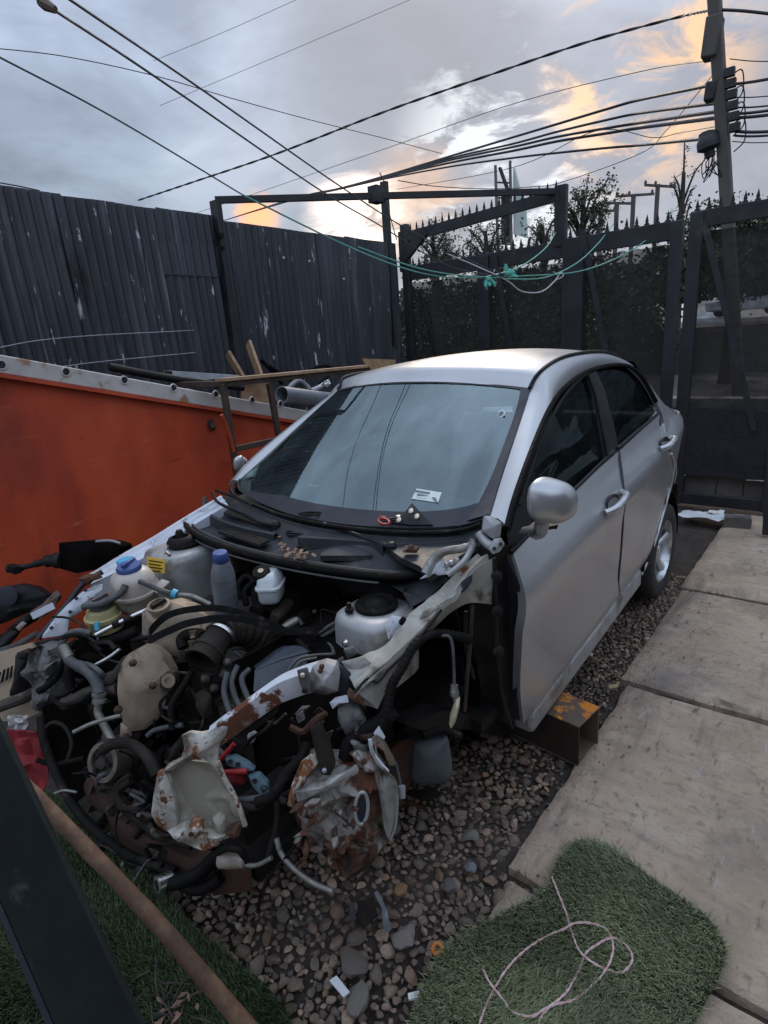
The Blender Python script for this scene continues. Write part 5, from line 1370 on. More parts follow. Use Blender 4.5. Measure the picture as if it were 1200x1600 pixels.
for k in range(4):
    bm = NB(); prism(bm, Dp([(232, 875+k*5), (254-3*(k % 2), 878+k*5), (254-3*(k % 2), 879.6+k*5), (232, 876.6+k*5)], 2.2135), CF*.001); build('print', bm, 'dark_metal', lb, smooth=0)
bm = NB(); tube(bm, Dp([(262, 852, 2.24), (261, 862, 2.24), (265, 868, 2.22)]), .006, 6); build('strut_stud', bm, 'chrome', tR)
# left apron rail, a bent channel running from the screen pillar to the light panel
topL = Dp([(762, 868, 1.62), (735, 893, 1.615), (712, 930, 1.60), (694, 942, 1.60), (668, 975, 1.57), (630, 1012, 1.54), (590, 1048, 1.52), (555, 1078, 1.505)])
inL = Dp([(744, 868, 1.66), (712, 896, 1.655), (690, 918, 1.66), (664, 940, 1.65), (632, 966, 1.63), (605, 1005, 1.61), (572, 1022, 1.60), (536, 1034, 1.58)])
A_, B_ = resample(spline(inL, 6), 60), resample(spline(topL, 6), 60)
bm = NB(); rows = []
for i, (a, b) in enumerate(zip(A_, B_)):
    w = noise.noise(V(i*.25, 0, 3))*.006
    rows.append([a+V(0, 0, -.05), a+V(0, 0, w), a.lerp(b, .12)+V(0, 0, .006), a.lerp(b, .45)+V(0, 0, -.004+w), a.lerp(b, .75)+V(0, 0, .002), b+V(0, 0, .004+w*.6), b+V(0, .004, -.012)])
grid(bm, rows); rl = build('apron_rail', bm, 'rail', car, smooth=40, solid=.003)
# outer skirt under the rail (inner wing side) and arch opening
sk = Dp([(765, 872, 1.615), (770, 895, 1.61), (770, 938, 1.62), (740, 940, 1.62), (715, 948, 1.61), (690, 965, 1.60), (660, 996, 1.57), (630, 1030, 1.545), (600, 1062, 1.525), (580, 1100, 1.51), (555, 1078, 1.51), (595, 1045, 1.525), (668, 973, 1.575), (714, 925, 1.60), (738, 890, 1.61)])
O = resample(sk+[sk[0]], 70)[:-1]
bm = NB(); rows = []
low = Dp([(768, 944, 1.65), (735, 942, 1.65), (712, 952, 1.64), (690, 970, 1.63), (660, 1003, 1.60), (632, 1037, 1.57), (606, 1075, 1.55), (590, 1108, 1.53)])
hi = Dp([(768, 870, 1.615), (740, 888, 1.612), (715, 926, 1.60), (696, 944, 1.60), (668, 976, 1.572), (630, 1014, 1.542), (590, 1050, 1.522), (556, 1080, 1.507)])
A2, B2 = resample(spline(hi, 6), 50), resample(spline(low, 6), 50)
for a, b in zip(A2, B2): rows.append([a+V(0, .002, -.006), a.lerp(b, .5)+V(0, .004, 0), b, b+V(0, -.05, -.004)])
grid(bm, rows); build('inner_wing', bm, 'rail', car, smooth=50, solid=.003)
def flat(name, px, d, mt_, parent=car, th=.004, bulge=.0, jit=.0, seed=0, rings=2): return plate(name, px, d, mt_, th, bulge, jit, parent, rings, 25, seed, max(30, len(px)*5))
# bracket tabs on the rail
flat('rail_bracket', [(534, 1034), (568, 1026), (581, 1036), (561, 1052), (549, 1060)], 1.56, 'rail', rl, .003, .004)
flat('rail_bracket', [(553, 1090), (567, 1070), (590, 1050), (604, 1040), (600, 1054), (582, 1062), (571, 1068), (566, 1078)], 1.49, 'rail', rl, .003, .004)
flat('rail_bracket', [(602, 978), (612, 962), (629, 965), (631, 976), (620, 985), (607, 1000)], 1.56, 'inner_white', rl, .004, .006)
bm = NB(); lathe(bm, [(.008, 0), (.008, .02), (.004, .024)], at(627, 973, d=1.56), V(.2, .6, .8), 8); build('stud', bm, 'rubber', rl)
flat('rust_patch', [(655, 968), (662, 955), (690, 942), (694, 945), (668, 965)], 1.572, 'rusty_white', rl, .002, .003)
hose('rail_edge', Dp([(556, 1080, 1.50), (575, 1060, 1.51), (590, 1066, 1.505), (608, 1046, 1.52), (640, 1014, 1.53), (690, 953, 1.585)]), .0035, 'dark_metal', rl)
flat('rail_end', [(545, 1076), (566, 1090), (570, 1104), (553, 1096), (541, 1086)], 1.50, 'rust', rl, .01, .004)
# hinge bracket loop by the screen pillar
hose('hinge_loop', Dp([(666, 896, 1.66), (676, 876, 1.66), (694, 862, 1.65), (722, 857, 1.64), (736, 850, 1.64), (739, 842, 1.64)]), [.016, .014, .012, .012, .009, .008], 'silver_dirty', car)
hose('hinge_loop', Dp([(700, 898, 1.63), (722, 880, 1.62), (733, 864, 1.625), (739, 848, 1.635)]), .009, 'silver_dirty', car)
flat('hinge_plate', [(656, 905), (672, 892), (680, 880), (693, 872), (694, 885), (703, 897), (684, 899), (678, 895), (672, 901)], 1.655, 'inner_white', car, .003, .003)
hose('hinge_bracket', Dp([(748, 832, 1.66), (757, 845, 1.65), (768, 853, 1.63), (780, 850, 1.61)]), .014, 'silver_dirty', car)
flat('hinge_plate', [(764, 858), (772, 842), (783, 840), (789, 850), (781, 862), (770, 866)], 1.60, 'silver_dirty', car, .008, .003)
for (u, v) in ((782, 850), (772, 857)):
    bm = NB(); lathe(bm, [(.005, 0), (.005, .006)], at(u, v, d=1.595), TOC, 8); build('bolt_hole', bm, 'seam', car)
flat('pillar_base', [(757, 806), (768, 806), (784, 817), (782, 838), (770, 842), (754, 830)], 1.635, 'silver_dirty', car, .02, .012)
for k, (u, v, c) in enumerate(((698, 884, 'zinc'), (706, 880, 'zinc'), (713, 876, 'white_steel'), (702, 890, 'white_steel'), (712, 888, 'zinc'), (690, 890, 'pvc'))):
    bm = NB(); bmesh.ops.create_icosphere(bm, subdivisions=2, radius=.010, matrix=Matrix.Translation(at(u, v, d=1.68))); 
    for w in bm.verts: w.co += Vector((noise.noise(w.co*80+V(k, 0, 0)), noise.noise(w.co*90+V(0, k, 0)), noise.noise(w.co*85)))*.005
    tag(build('pebble', bm, c), ['grey pebble lowest left in the hinge pocket by the windscreen', 'grey pebble uppermost left in the hinge pocket by the windscreen', 'pale pebble topmost right in the hinge pocket by the windscreen', 'pale pebble lowest in the middle of the hinge pocket', 'grey pebble at the right end of the hinge pocket', 'dark grey pebble at the left rim of the hinge pocket'][k], 'pebble')
# slot in inner wing, hinge pillar and dark door edge
flat('wing_slot', [(708, 930), (722, 908), (738, 897), (738, 908), (728, 922), (712, 934)], 1.605, 'seam', car, .003, .001)
pil = [V(-.40, .705, .99), V(-.40, .70, .85), V(-.41, .70, .70), V(-.42, .70, .50), V(-.44, .70, .36), V(-.46, .70, .28)]
bm = NB(); rows = []
for k, p in enumerate(pil):
    rows.append([p+V(.02, -.26, 0), p+V(.05, -.12, .0), p+V(.06, -.05, 0), p+V(.028, -.015, 0), p+V(.02, .03, 0), p+V(-.03, .055, 0), p+V(-.06, .062, 0)])
grid(bm, rows); hp = build('hinge_pillar', bm, 'dark_metal', car, smooth=40, solid=.004)
bm = NB(); prism(bm, [side(803, 868)+V(.004, -.012, 0), side(818, 917)+V(.002, -.012, 0), side(814, 1040)+V(.002, -.012, 0), side(813, 1085)+V(.002, -.012, 0), side(817, 1128)+V(.002, -.012, 0), V(-.455, .735, .32), V(-.44, .735, .7), V(-.42, .735, .98)], V(-.01, -.002, 0)); build('door_edge', bm, 'seam', fdoor, smooth=0)
hose('pillar_flange', Dp([(772, 872, 1.62), (775, 940, 1.63), (776, 1000, 1.66), (780, 1060, 1.70), (790, 1110, 1.74), (800, 1138, 1.76)]), .006, 'dark_metal', hp)
for (u, v, d) in ((776, 900, 1.61), (779, 1018, 1.655), (777, 955, 1.63)):
    bm = NB(); lathe(bm, [(.016, 0), (.016, .005), (.008, .007), (.006, .012)], at(u, v, d=d), TOC, 12); build('hinge_bolt', bm, 'dark_metal', hp)
# wheel housing behind the missing wing
bm = NB(); rows = []
for k in range(15):
    a = R(-5+185*k/14); rows.append([V(-.02+math.cos(a)*.36, y, .40+math.sin(a)*.40) for y in (.28, .42, .60, .665)])
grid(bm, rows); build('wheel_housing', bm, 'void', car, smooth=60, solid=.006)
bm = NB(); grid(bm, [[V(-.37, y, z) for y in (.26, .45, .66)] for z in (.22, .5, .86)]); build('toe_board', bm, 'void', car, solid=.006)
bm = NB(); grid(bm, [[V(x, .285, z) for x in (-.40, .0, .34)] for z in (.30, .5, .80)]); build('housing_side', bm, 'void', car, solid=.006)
bm = NB(); pillow(bm, [at(u, v, y=.66) for u, v in ((640, 1135), (690, 1110), (770, 1120), (806, 1140), (790, 1152), (730, 1140), (670, 1145))], (0, 1, 0), .08, .01, 2); build('arch_lower_panel', bm, 'dark_metal', car)
hose('arch_seam', Dp([(738, 945, 1.67), (735, 1000, 1.70), (730, 1060, 1.74), (726, 1110, 1.78)]), .006, 'dark_rusty', car)
hose('arch_seam', Dp([(728, 955, 1.70), (728, 1010, 1.72), (740, 1060, 1.74)]), .006, 'dark_metal', car)
# loom along the inner wing and hanging side lamp
hose('wiring_loom', Dp([(735, 1000, 1.62), (715, 994, 1.60), (690, 990, 1.58), (665, 994, 1.56), (645, 1012, 1.53), (630, 1040, 1.51), (612, 1072, 1.50), (604, 1110, 1.49), (590, 1150, 1.48)]), .013, 'rubber', car, ribs=30, rib_h=.10)
hose('lamp_cable', Dp([(690, 993, 1.57), (702, 995, 1.57), (707, 1010, 1.57), (709, 1040, 1.57), (710, 1072, 1.57)]), .0045, 'hose_grey', car)
lamp = flat('side_lamp', [(713, 1093), (719, 1090), (718, 1105), (712, 1128), (705, 1139), (702, 1134), (704, 1118)], 1.56, 'amber', car, .012, .012)
bm = NB(); tube(bm, Dp([(710, 1070, 1.57), (710, 1082, 1.57), (713, 1096, 1.57)]), [.010, .012, .008], 8); build('lamp_socket', bm, 'tube_pale', lamp)
# --- right inner wing (white rail toward the left of the picture)
outR = Dp([(345, 776, 2.62), (285, 812, 2.56), (235, 843, 2.52), (190, 868, 2.48), (150, 893, 2.42), (124, 906, 2.38)])
inR = Dp([(356, 786, 2.58), (295, 822, 2.50), (262, 846, 2.46), (225, 868, 2.43), (172, 895, 2.38), (140, 910, 2.34)])
A_, B_ = resample(spline(outR, 6), 50), resample(spline(inR, 6), 50)
bm = NB(); rows = []
for i, (a, b) in enumerate(zip(A_, B_)): rows.append([a+V(0, 0, -.03), a+V(0, 0, .006), a.lerp(b, .25)+V(0, 0, .008), a.lerp(b, .32)+V(0, 0, .0), a.lerp(b, .62)+V(0, 0, .002), a.lerp(b, .7)+V(0, 0, -.006), b+V(0, 0, -.008), b+V(0, .0, -.08+.03*noise.noise(V(i*.3, 0, 0)))])
grid(bm, rows); rr_ = build('apron_rail', bm, 'inner_white', car, smooth=30, solid=.003)
flat('light_bracket', [(147, 915), (160, 912), (160, 922), (142, 930), (138, 942), (128, 955), (112, 965), (106, 980), (104, 992), (74, 996), (62, 998), (72, 985), (86, 965), (105, 945), (128, 925)], 2.22, 'inner_white', car, .004, .008, .012, 3, 4)
for (u, v) in ((134, 922), (120, 935), (110, 956), (81, 981)):
    bm = NB(); lathe(bm, [(.007, 0), (.007, .004)], at(u, v, d=2.20), TOC, 8); build('bracket_hole', bm, 'seam', car)
hose('wing_edge_strip', Dp([(160, 893, 2.34), (130, 912, 2.31), (108, 940, 2.28), (85, 968, 2.25), (60, 998, 2.22)]), .011, 'seam', car)
flat('bracket_foot', [(52, 1004), (70, 1000), (104, 992), (103, 1000), (80, 1008), (58, 1010)], 2.20, 'dark_metal', car, .01, .004)
flat('torn_flap', [(120, 905), (135, 897), (155, 895), (160, 903), (145, 908), (138, 915)], 2.31, 'rust', car, .004, .01, .02, 5)
# mangled corner with tape and foil, far right front corner of the car
flat('crushed_corner', [(45, 1016), (62, 1008), (90, 1010), (100, 1025), (96, 1060), (104, 1085), (84, 1100), (62, 1112), (50, 1104), (49, 1060), (42, 1035)], 2.12, 'crushed_dark', car, .08, .05, .09, 9, 6)
flat('crushed_corner', [(68, 1040), (84, 1034), (82, 1054), (70, 1062)], 2.05, 'crushed_dark', car, .03, .03, .06, 3, 4)
# --- tanks and reservoirs
c = at(210, 918, d=2.16)
bm = NB(); lathe(bm, [(.03, -.105), (.058, -.09), (.076, -.055), (.083, -.016), (.088, -.012), (.088, -.002), (.082, .002), (.080, .030), (.068, .058), (.048, .074), (.040, .078)], c, V(.12, .1, 1), 30); tk = build('coolant_tank', bm, 'tank', car, smooth=50)
q = c+V(.007, .005, .076)
bm = NB(); lathe(bm, [(.043, -.004), (.045, .010), (.040, .018), (.0, .021)], q, V(.12, .1, 1), 24); build('tank_cap', bm, 'blue_cap', tk, smooth=40)
bm = NB(); bar(bm, q+V(-.035, -.02, .026), q+V(.035, .02, .026), .012, .014); build('cap_grip', bm, 'blue_cap', tk, bevel=.003)
bm = NB(); box(bm, at(250, 916, d=2.15), (.06, .05, .006), Matrix.Rotation(.4, 3, 'Y')); build('tank_lug', bm, 'tank', tk)
hose('tank_hose', Dp([(218, 908, 2.08), (235, 915, 2.07), (255, 924, 2.06), (272, 929, 2.08)]), .010, 'hose_grey', car)
hose('hose_clip', Dp([(269, 926, 2.07), (276, 929, 2.07)]), .016, 'cyan_cap', car)
hose('tank_hose', Dp([(196, 914, 2.07), (190, 925, 2.06), (175, 936, 2.05), (155, 944, 2.06), (130, 948, 2.08)]), .012, 'hose_grey', car)
c = at(198, 880, d=2.34); bm = NB(); lathe(bm, [(.022, -.06), (.026, -.05), (.030, -.01), (.034, 0)], c, (0, 0, 1), 20); wn = build('washer_neck', bm, 'tank', car)
bm = NB(); lathe(bm, [(.036, 0), (.038, .012), (.032, .018), (.0, .02)], c, (0, 0, 1), 20); build('washer_cap', bm, 'cyan_cap', wn)
c = at(162, 962, d=2.12); bm = NB(); lathe(bm, [(.040, -.06), (.058, -.05), (.060, -.012), (.066, -.008), (.066, .006), (.058, .010), (.052, .03), (.040, .035)], c, V(.05, .05, 1), 24); ps = build('steering_fluid_reservoir', bm, 'tank_yellow', car, smooth=40)
bm = NB(); lathe(bm, [(.038, .034), (.040, .060), (.034, .066), (.0, .066)], c, V(.05, .05, 1), 20); bar(bm, c+V(-.03, -.01, .07), c+V(.03, .01, .07), .012, .014); build('reservoir_cap', bm, 'hose_grey', ps, kind='stuff')
hose('valve_cap', [at(152, 984, d=2.03), at(152, 972, d=2.03)], .009, 'cyan_cap', car, n=2)
# brake fluid reservoir
c = at(423, 912, d=2.02); Mr = Matrix.Rotation(.6, 3, 'Z')
bm = NB(); rows = []
for (sx, sy, z) in ((.050, .032, -.055), (.058, .038, -.045), (.060, .040, -.006), (.066, .046, -.003), (.066, .046, .004), (.060, .040, .008), (.055, .036, .03), (.030, .022, .048)):
    rows.append([c+Mr @ V(sx*math.copysign(abs(math.cos(a))**.5, math.cos(a)), sy*math.copysign(abs(math.sin(a))**.5, math.sin(a)), z) for a in [2*math.pi*k/24 for k in range(24)]])
grid(bm, rows, close=True); bm.verts.ensure_lookup_table(); bmesh.ops.contextual_create(bm, geom=[bm.verts[len(rows)*24-24+i] for i in range(24)]); bmesh.ops.contextual_create(bm, geom=[bm.verts[i] for i in range(24)])
br = build('brake_fluid_reservoir', bm, 'zinc_plastic', car, smooth=45)
q = at(409, 897, d=2.0); bm = NB(); lathe(bm, [(.018, -.03), (.030, -.012), (.031, .012), (.028, .016), (.0, .017)], q, V(.35, .25, .9), 24); cp = build('reservoir_cap', bm, 'rubber', br)
bm = NB(); lathe(bm, [(.010, 0), (.010, .002)], q+V(.35, .25, .9).normalized()*.017, V(.35, .25, .9), 14); build('cap_print', bm, 'amber', br)
bm = NB(); lathe(bm, [(.09, 0), (.11, .01), (.11, .05), (.04, .08), (.03, .14)], at(440, 935, d=2.2), V(1, .1, 0), 24); build('brake_servo', bm, 'dark_metal', car, smooth=40)
bm = NB(); lathe(bm, [(.022, 0), (.024, .10), (.018, .12)], at(455, 940, d=2.12), V(1, .3, -.1), 14); build('master_cylinder', bm, 'engine', car)
# --- engine: block, cover with filler neck, timing cover, pulley, pump
bm = NB()
for (c, s, rz) in (((.12, -.16, .52), (.36, .50, .34), .15), ((.05, -.10, .66), (.26, .46, .14), .15), ((.12, .22, .42), (.30, .30, .26), .1)):
    bb = NB(); box(bb, c, s, Matrix.Rotation(rz, 3, 'Z')); bmesh.ops.subdivide_edges(bb, edges=bb.edges[:], cuts=6, use_grid_fill=True)
    for v in bb.verts: v.co += Vector((noise.noise(v.co*11), noise.noise(v.co*11+V(7, 0, 0)), noise.noise(v.co*11+V(0, 7, 0))))*.022
    build('engine_block' if s[0] == .36 else ('cylinder_head' if s[0] == .26 else 'gearbox'), bb, 'engine', car, smooth=40)
bm.free()
plate('valve_cover', [(222, 955), (240, 944), (268, 940), (300, 952), (335, 968), (345, 985), (330, 1010), (300, 1030), (270, 1040), (240, 1025), (222, 990)], 1.98, 'alloy', .10, .04, .012, car, 5, 40, 2, 60)
q = at(248, 946, d=1.96); bm = NB(); lathe(bm, [(.030, -.05), (.032, -.01), (.038, -.008), (.038, .004), (.030, .006), (.028, -.02)], q, V(.2, .15, 1), 20, caps=False); fn = build('oil_filler_neck', bm, 'alloy', car, smooth=40)
bm = NB(); bar(bm, q+V(-.03, -.01, .006), q+V(.03, .012, .008), .012, .016); build('filler_grip', bm, 'dark_metal', fn, bevel=.003)
tcov = plate('timing_cover', [(184, 1060), (188, 1040), (200, 1022), (222, 1010), (240, 1014), (256, 1030), (268, 1052), (270, 1072), (262, 1085), (256, 1105), (246, 1125), (226, 1140), (204, 1143), (194, 1135), (186, 1105), (183, 1080)], 1.86, 'alloy', .06, .035, .010, car, 6, 45, 5, 64)
plate('cover_lug', [(250, 1058), (262, 1048), (272, 1050), (276, 1062), (270, 1078), (258, 1082), (250, 1074)], 1.835, 'engine', .02, .006, 0, tcov)
bm = NB(); lathe(bm, [(.020, 0), (.022, .004), (.022, .008), (.010, .008), (.010, .003)], at(264, 1063, d=1.832), TOC, 20); build('cover_ring', bm, 'alloy', tcov)
for (u, v, s) in ((209, 1035, 1), (240, 1070, 1), (186, 1108, 1.1), (197, 1150, .9)):
    bm = NB(); lathe(bm, [(.012*s, 0), (.012*s, .012), (.007*s, .018), (.0, .02)], at(u, v, d=1.815), TOC, 6); build('cover_bolt', bm, 'rust', tcov)
plate('cover_foot', [(188, 1130), (204, 1132), (206, 1150), (196, 1158), (188, 1156)], 1.86, 'alloy', .04, .01, 0, tcov)
plate('bracket_arm', [(160, 1055), (176, 1048), (192, 1026), (200, 1030), (192, 1050), (176, 1068), (158, 1072)], 1.93, 'engine', .03, .008, .006, car)
q = at(165, 1190, d=1.84); ax = (TOC+V(.2, -.3, .2)).normalized()
bm = NB(); lathe(bm, [(.065, -.09), (.068, 0), (.062, .008), (.045, .010), (.042, .004), (.02, .006), (.018, .02), (.0, .022)], q, ax, 32); ac = build('compressor', bm, 'engine', car, smooth=40)
bm = NB(); lathe(bm, [(.060, .006), (.060, .014), (.046, .016), (.044, .010)], q, ax, 32, caps=False); build('pulley', bm, 'alloy_dim', ac, smooth=40)
for k in range(3):
    a = k*2.1; p = q+(frame(ax) @ V(.014, .03*math.cos(a), .03*math.sin(a))); bm = NB(); lathe(bm, [(.008, 0), (.008, .01)], p, ax, 6); build('pulley_bolt', bm, 'dark_metal', ac)
# air intake trunk
P = Dp([(316, 1034, 1.72), (330, 1012, 1.76), (345, 992, 1.80), (362, 985, 1.84), (385, 988, 1.88), (402, 1002, 1.92)])
bm = NB(); tube(bm, P[:3], [.050, .046, .044], 20, 6, hollow=True); ai = build('intake_pipe', bm, 'hose_grey2', car, smooth=50, solid=.004)
hose('intake_bellows', P[2:], .046, 'hose_grey2', ai, seg=18, ribs=6, rib_h=.14)
T3 = (P[2]-P[1]).normalized()
for (p, r, nm, mt_) in ((P[2], .050, 'hose_clamp', 'chrome'), (P[1].lerp(P[0], .3), .053, 'pipe_rib', 'hose_grey2'), (P[0], .056, 'pipe_rim', 'hose_grey2')):
    bm = NB(); lathe(bm, [(r-.004, -.006), (r, -.006), (r, .006), (r-.004, .006)], p, T3, 28, caps=False); build(nm, bm, mt_, ai, smooth=40, solid=.001)
hose('breather_pipe', Dp([(287, 1012, 1.80), (284, 1000, 1.81), (292, 992, 1.81), (308, 990, 1.80), (318, 994, 1.78)]), .018, 'rubber', car)
hose('breather_clip', Dp([(302, 985, 1.79), (304, 996, 1.79)]), .014, 'rust', car)
# clutter under the intake: throttle body
plate('throttle_body', [(310, 1050), (345, 1040), (362, 1050), (360, 1080), (340, 1092), (318, 1085)], 1.76, 'dark_metal', .08, .02, .03, car, 4, 30, 7)
for k, (u, v) in enumerate(((322, 1060), (350, 1052), (336, 1075), (356, 1035))):
    bm = NB(); lathe(bm, [(.012, 0), (.014, .008), (.009, .014), (.004, .02)], at(u, v, d=1.73), TOC, 10); build('connector', bm, 'engine', car)
plate('wiring_plug', [(305, 1085), (318, 1078), (330, 1085), (332, 1115), (318, 1125), (306, 1105)], 1.72, 'hose_grey2', .03, .01, .01, car)
# loose timing belt lying across the engine (rests on it: its own thing)
def ribbon(pts, w, th, n=8):
    P = spline(pts, n); bm = NB(); rows = []
    for i, p in enumerate(P):
        T = (P[min(i+1, len(P)-1)]-P[max(i-1, 0)]).normalized(); up = V(-.35, -.25, 1); s = up-T*up.dot(T); s.normalize(); nn = T.cross(s)
        rows.append([p-s*w/2-nn*th/2, p+s*w/2-nn*th/2, p+s*w/2+nn*th/2, p-s*w/2+nn*th/2])
    grid(bm, rows, close=True); return bm
bt = ribbon(Dp([(330, 967, 1.78), (290, 975, 1.79), (250, 992, 1.80), (233, 1000, 1.81), (236, 985, 1.86), (262, 962, 1.90), (300, 952, 1.93), (345, 951, 1.95), (390, 962, 1.95), (430, 978, 1.93), (455, 990, 1.9), (480, 996, 1.86), (494, 992, 1.83), (488, 985, 1.82), (440, 986, 1.80), (400, 972, 1.78), (365, 966, 1.77), (330, 967, 1.78)]), .022, .005)
tag(build('timing_belt', bt, 'rubber', smooth=50), 'loose black toothed belt lying in a loop across the engine', 'belt')
# battery tray
bm = NB(); pillow(bm, Dp([(395, 1040, 1.75), (425, 1010, 1.84), (480, 1008, 1.80), (482, 1018, 1.76), (440, 1030, 1.73), (402, 1046, 1.71)]), (0, 0, 1), .01, .004, 3); build('battery_tray', bm, 'tray', car, smooth=40)
bm = NB(); pillow(bm, Dp([(398, 1047, 1.71), (440, 1032, 1.73), (482, 1020, 1.76), (478, 1045, 1.74), (430, 1062, 1.70), (410, 1085, 1.68), (396, 1080, 1.68)]), TOC, .01, .004, 3); build('tray_side', bm, 'tray', car, smooth=40)
hose('vacuum_pipe', Dp([(440, 982, 1.95), (452, 972, 1.96), (465, 968, 1.97), (475, 980, 1.96), (500, 985, 1.92), (530, 975, 1.85)]), .009, 'hose_grey', car)
hose('pipe_union', Dp([(440, 983, 1.94), (466, 968, 1.95)]), .012, 'tube_pale', car)
# chrome tubes
hose('steel_tube', Dp([(150, 992, 2.0), (200, 966, 2.02), (235, 951, 2.03), (262, 941, 2.04)]), .0085, 'chrome', car)
for (u, v) in ((200, 967), (182, 975), (240, 950)):
    p = at(u, v, d=2.015); bm = NB(); lathe(bm, [(.013, -.012), (.013, .012)], p, at(262, 941, d=2.04)-at(150, 992, d=2.0), 10); build('tube_clamp', bm, 'dark_metal', car)
hose('steel_tube', Dp([(148, 1040, 1.96), (172, 1026, 1.96), (188, 1014, 1.96)]), .007, 'chrome', car)
hose('steel_tube', Dp([(115, 1144, 1.86), (140, 1132, 1.86), (165, 1124, 1.86), (189, 1118, 1.86)]), .007, 'tube_pale', car)
hose('coolant_pipe', Dp([(230, 1150, 1.78), (240, 1142, 1.78), (262, 1136, 1.77), (285, 1133, 1.76)]), .008, 'hose_grey', car)
ah = hose('air_conditioning_hose', Dp([(142, 990, 2.02), (122, 986, 2.02), (106, 992, 2.01), (96, 1008, 2.0), (101, 1022, 1.99), (112, 1035, 1.97), (134, 1046, 1.95), (150, 1062, 1.93), (156, 1085, 1.91)]), [.011, .011, .012, .013, .014, .017, .020, .021, .020], 'hose_grey', car)
bm = NB(); lathe(bm, [(.023, -.02), (.023, -.012), (.020, -.01), (.020, .0), (.023, .002), (.023, .012), (.018, .014)], at(155, 1092, d=1.91), at(155, 1110, d=1.91)-at(155, 1080, d=1.91), 18); build('crimp_collar', bm, 'tube_pale', ah)
hose('aluminium_pipe', Dp([(155, 1095, 1.91), (153, 1112, 1.91), (160, 1128, 1.90), (172, 1150, 1.88), (178, 1160, 1.87)]), .013, 'tube_pale', car)
hose('collar', Dp([(98, 1010, 1.995), (108, 1028, 1.98)]), .017, 'tube_pale', ah)
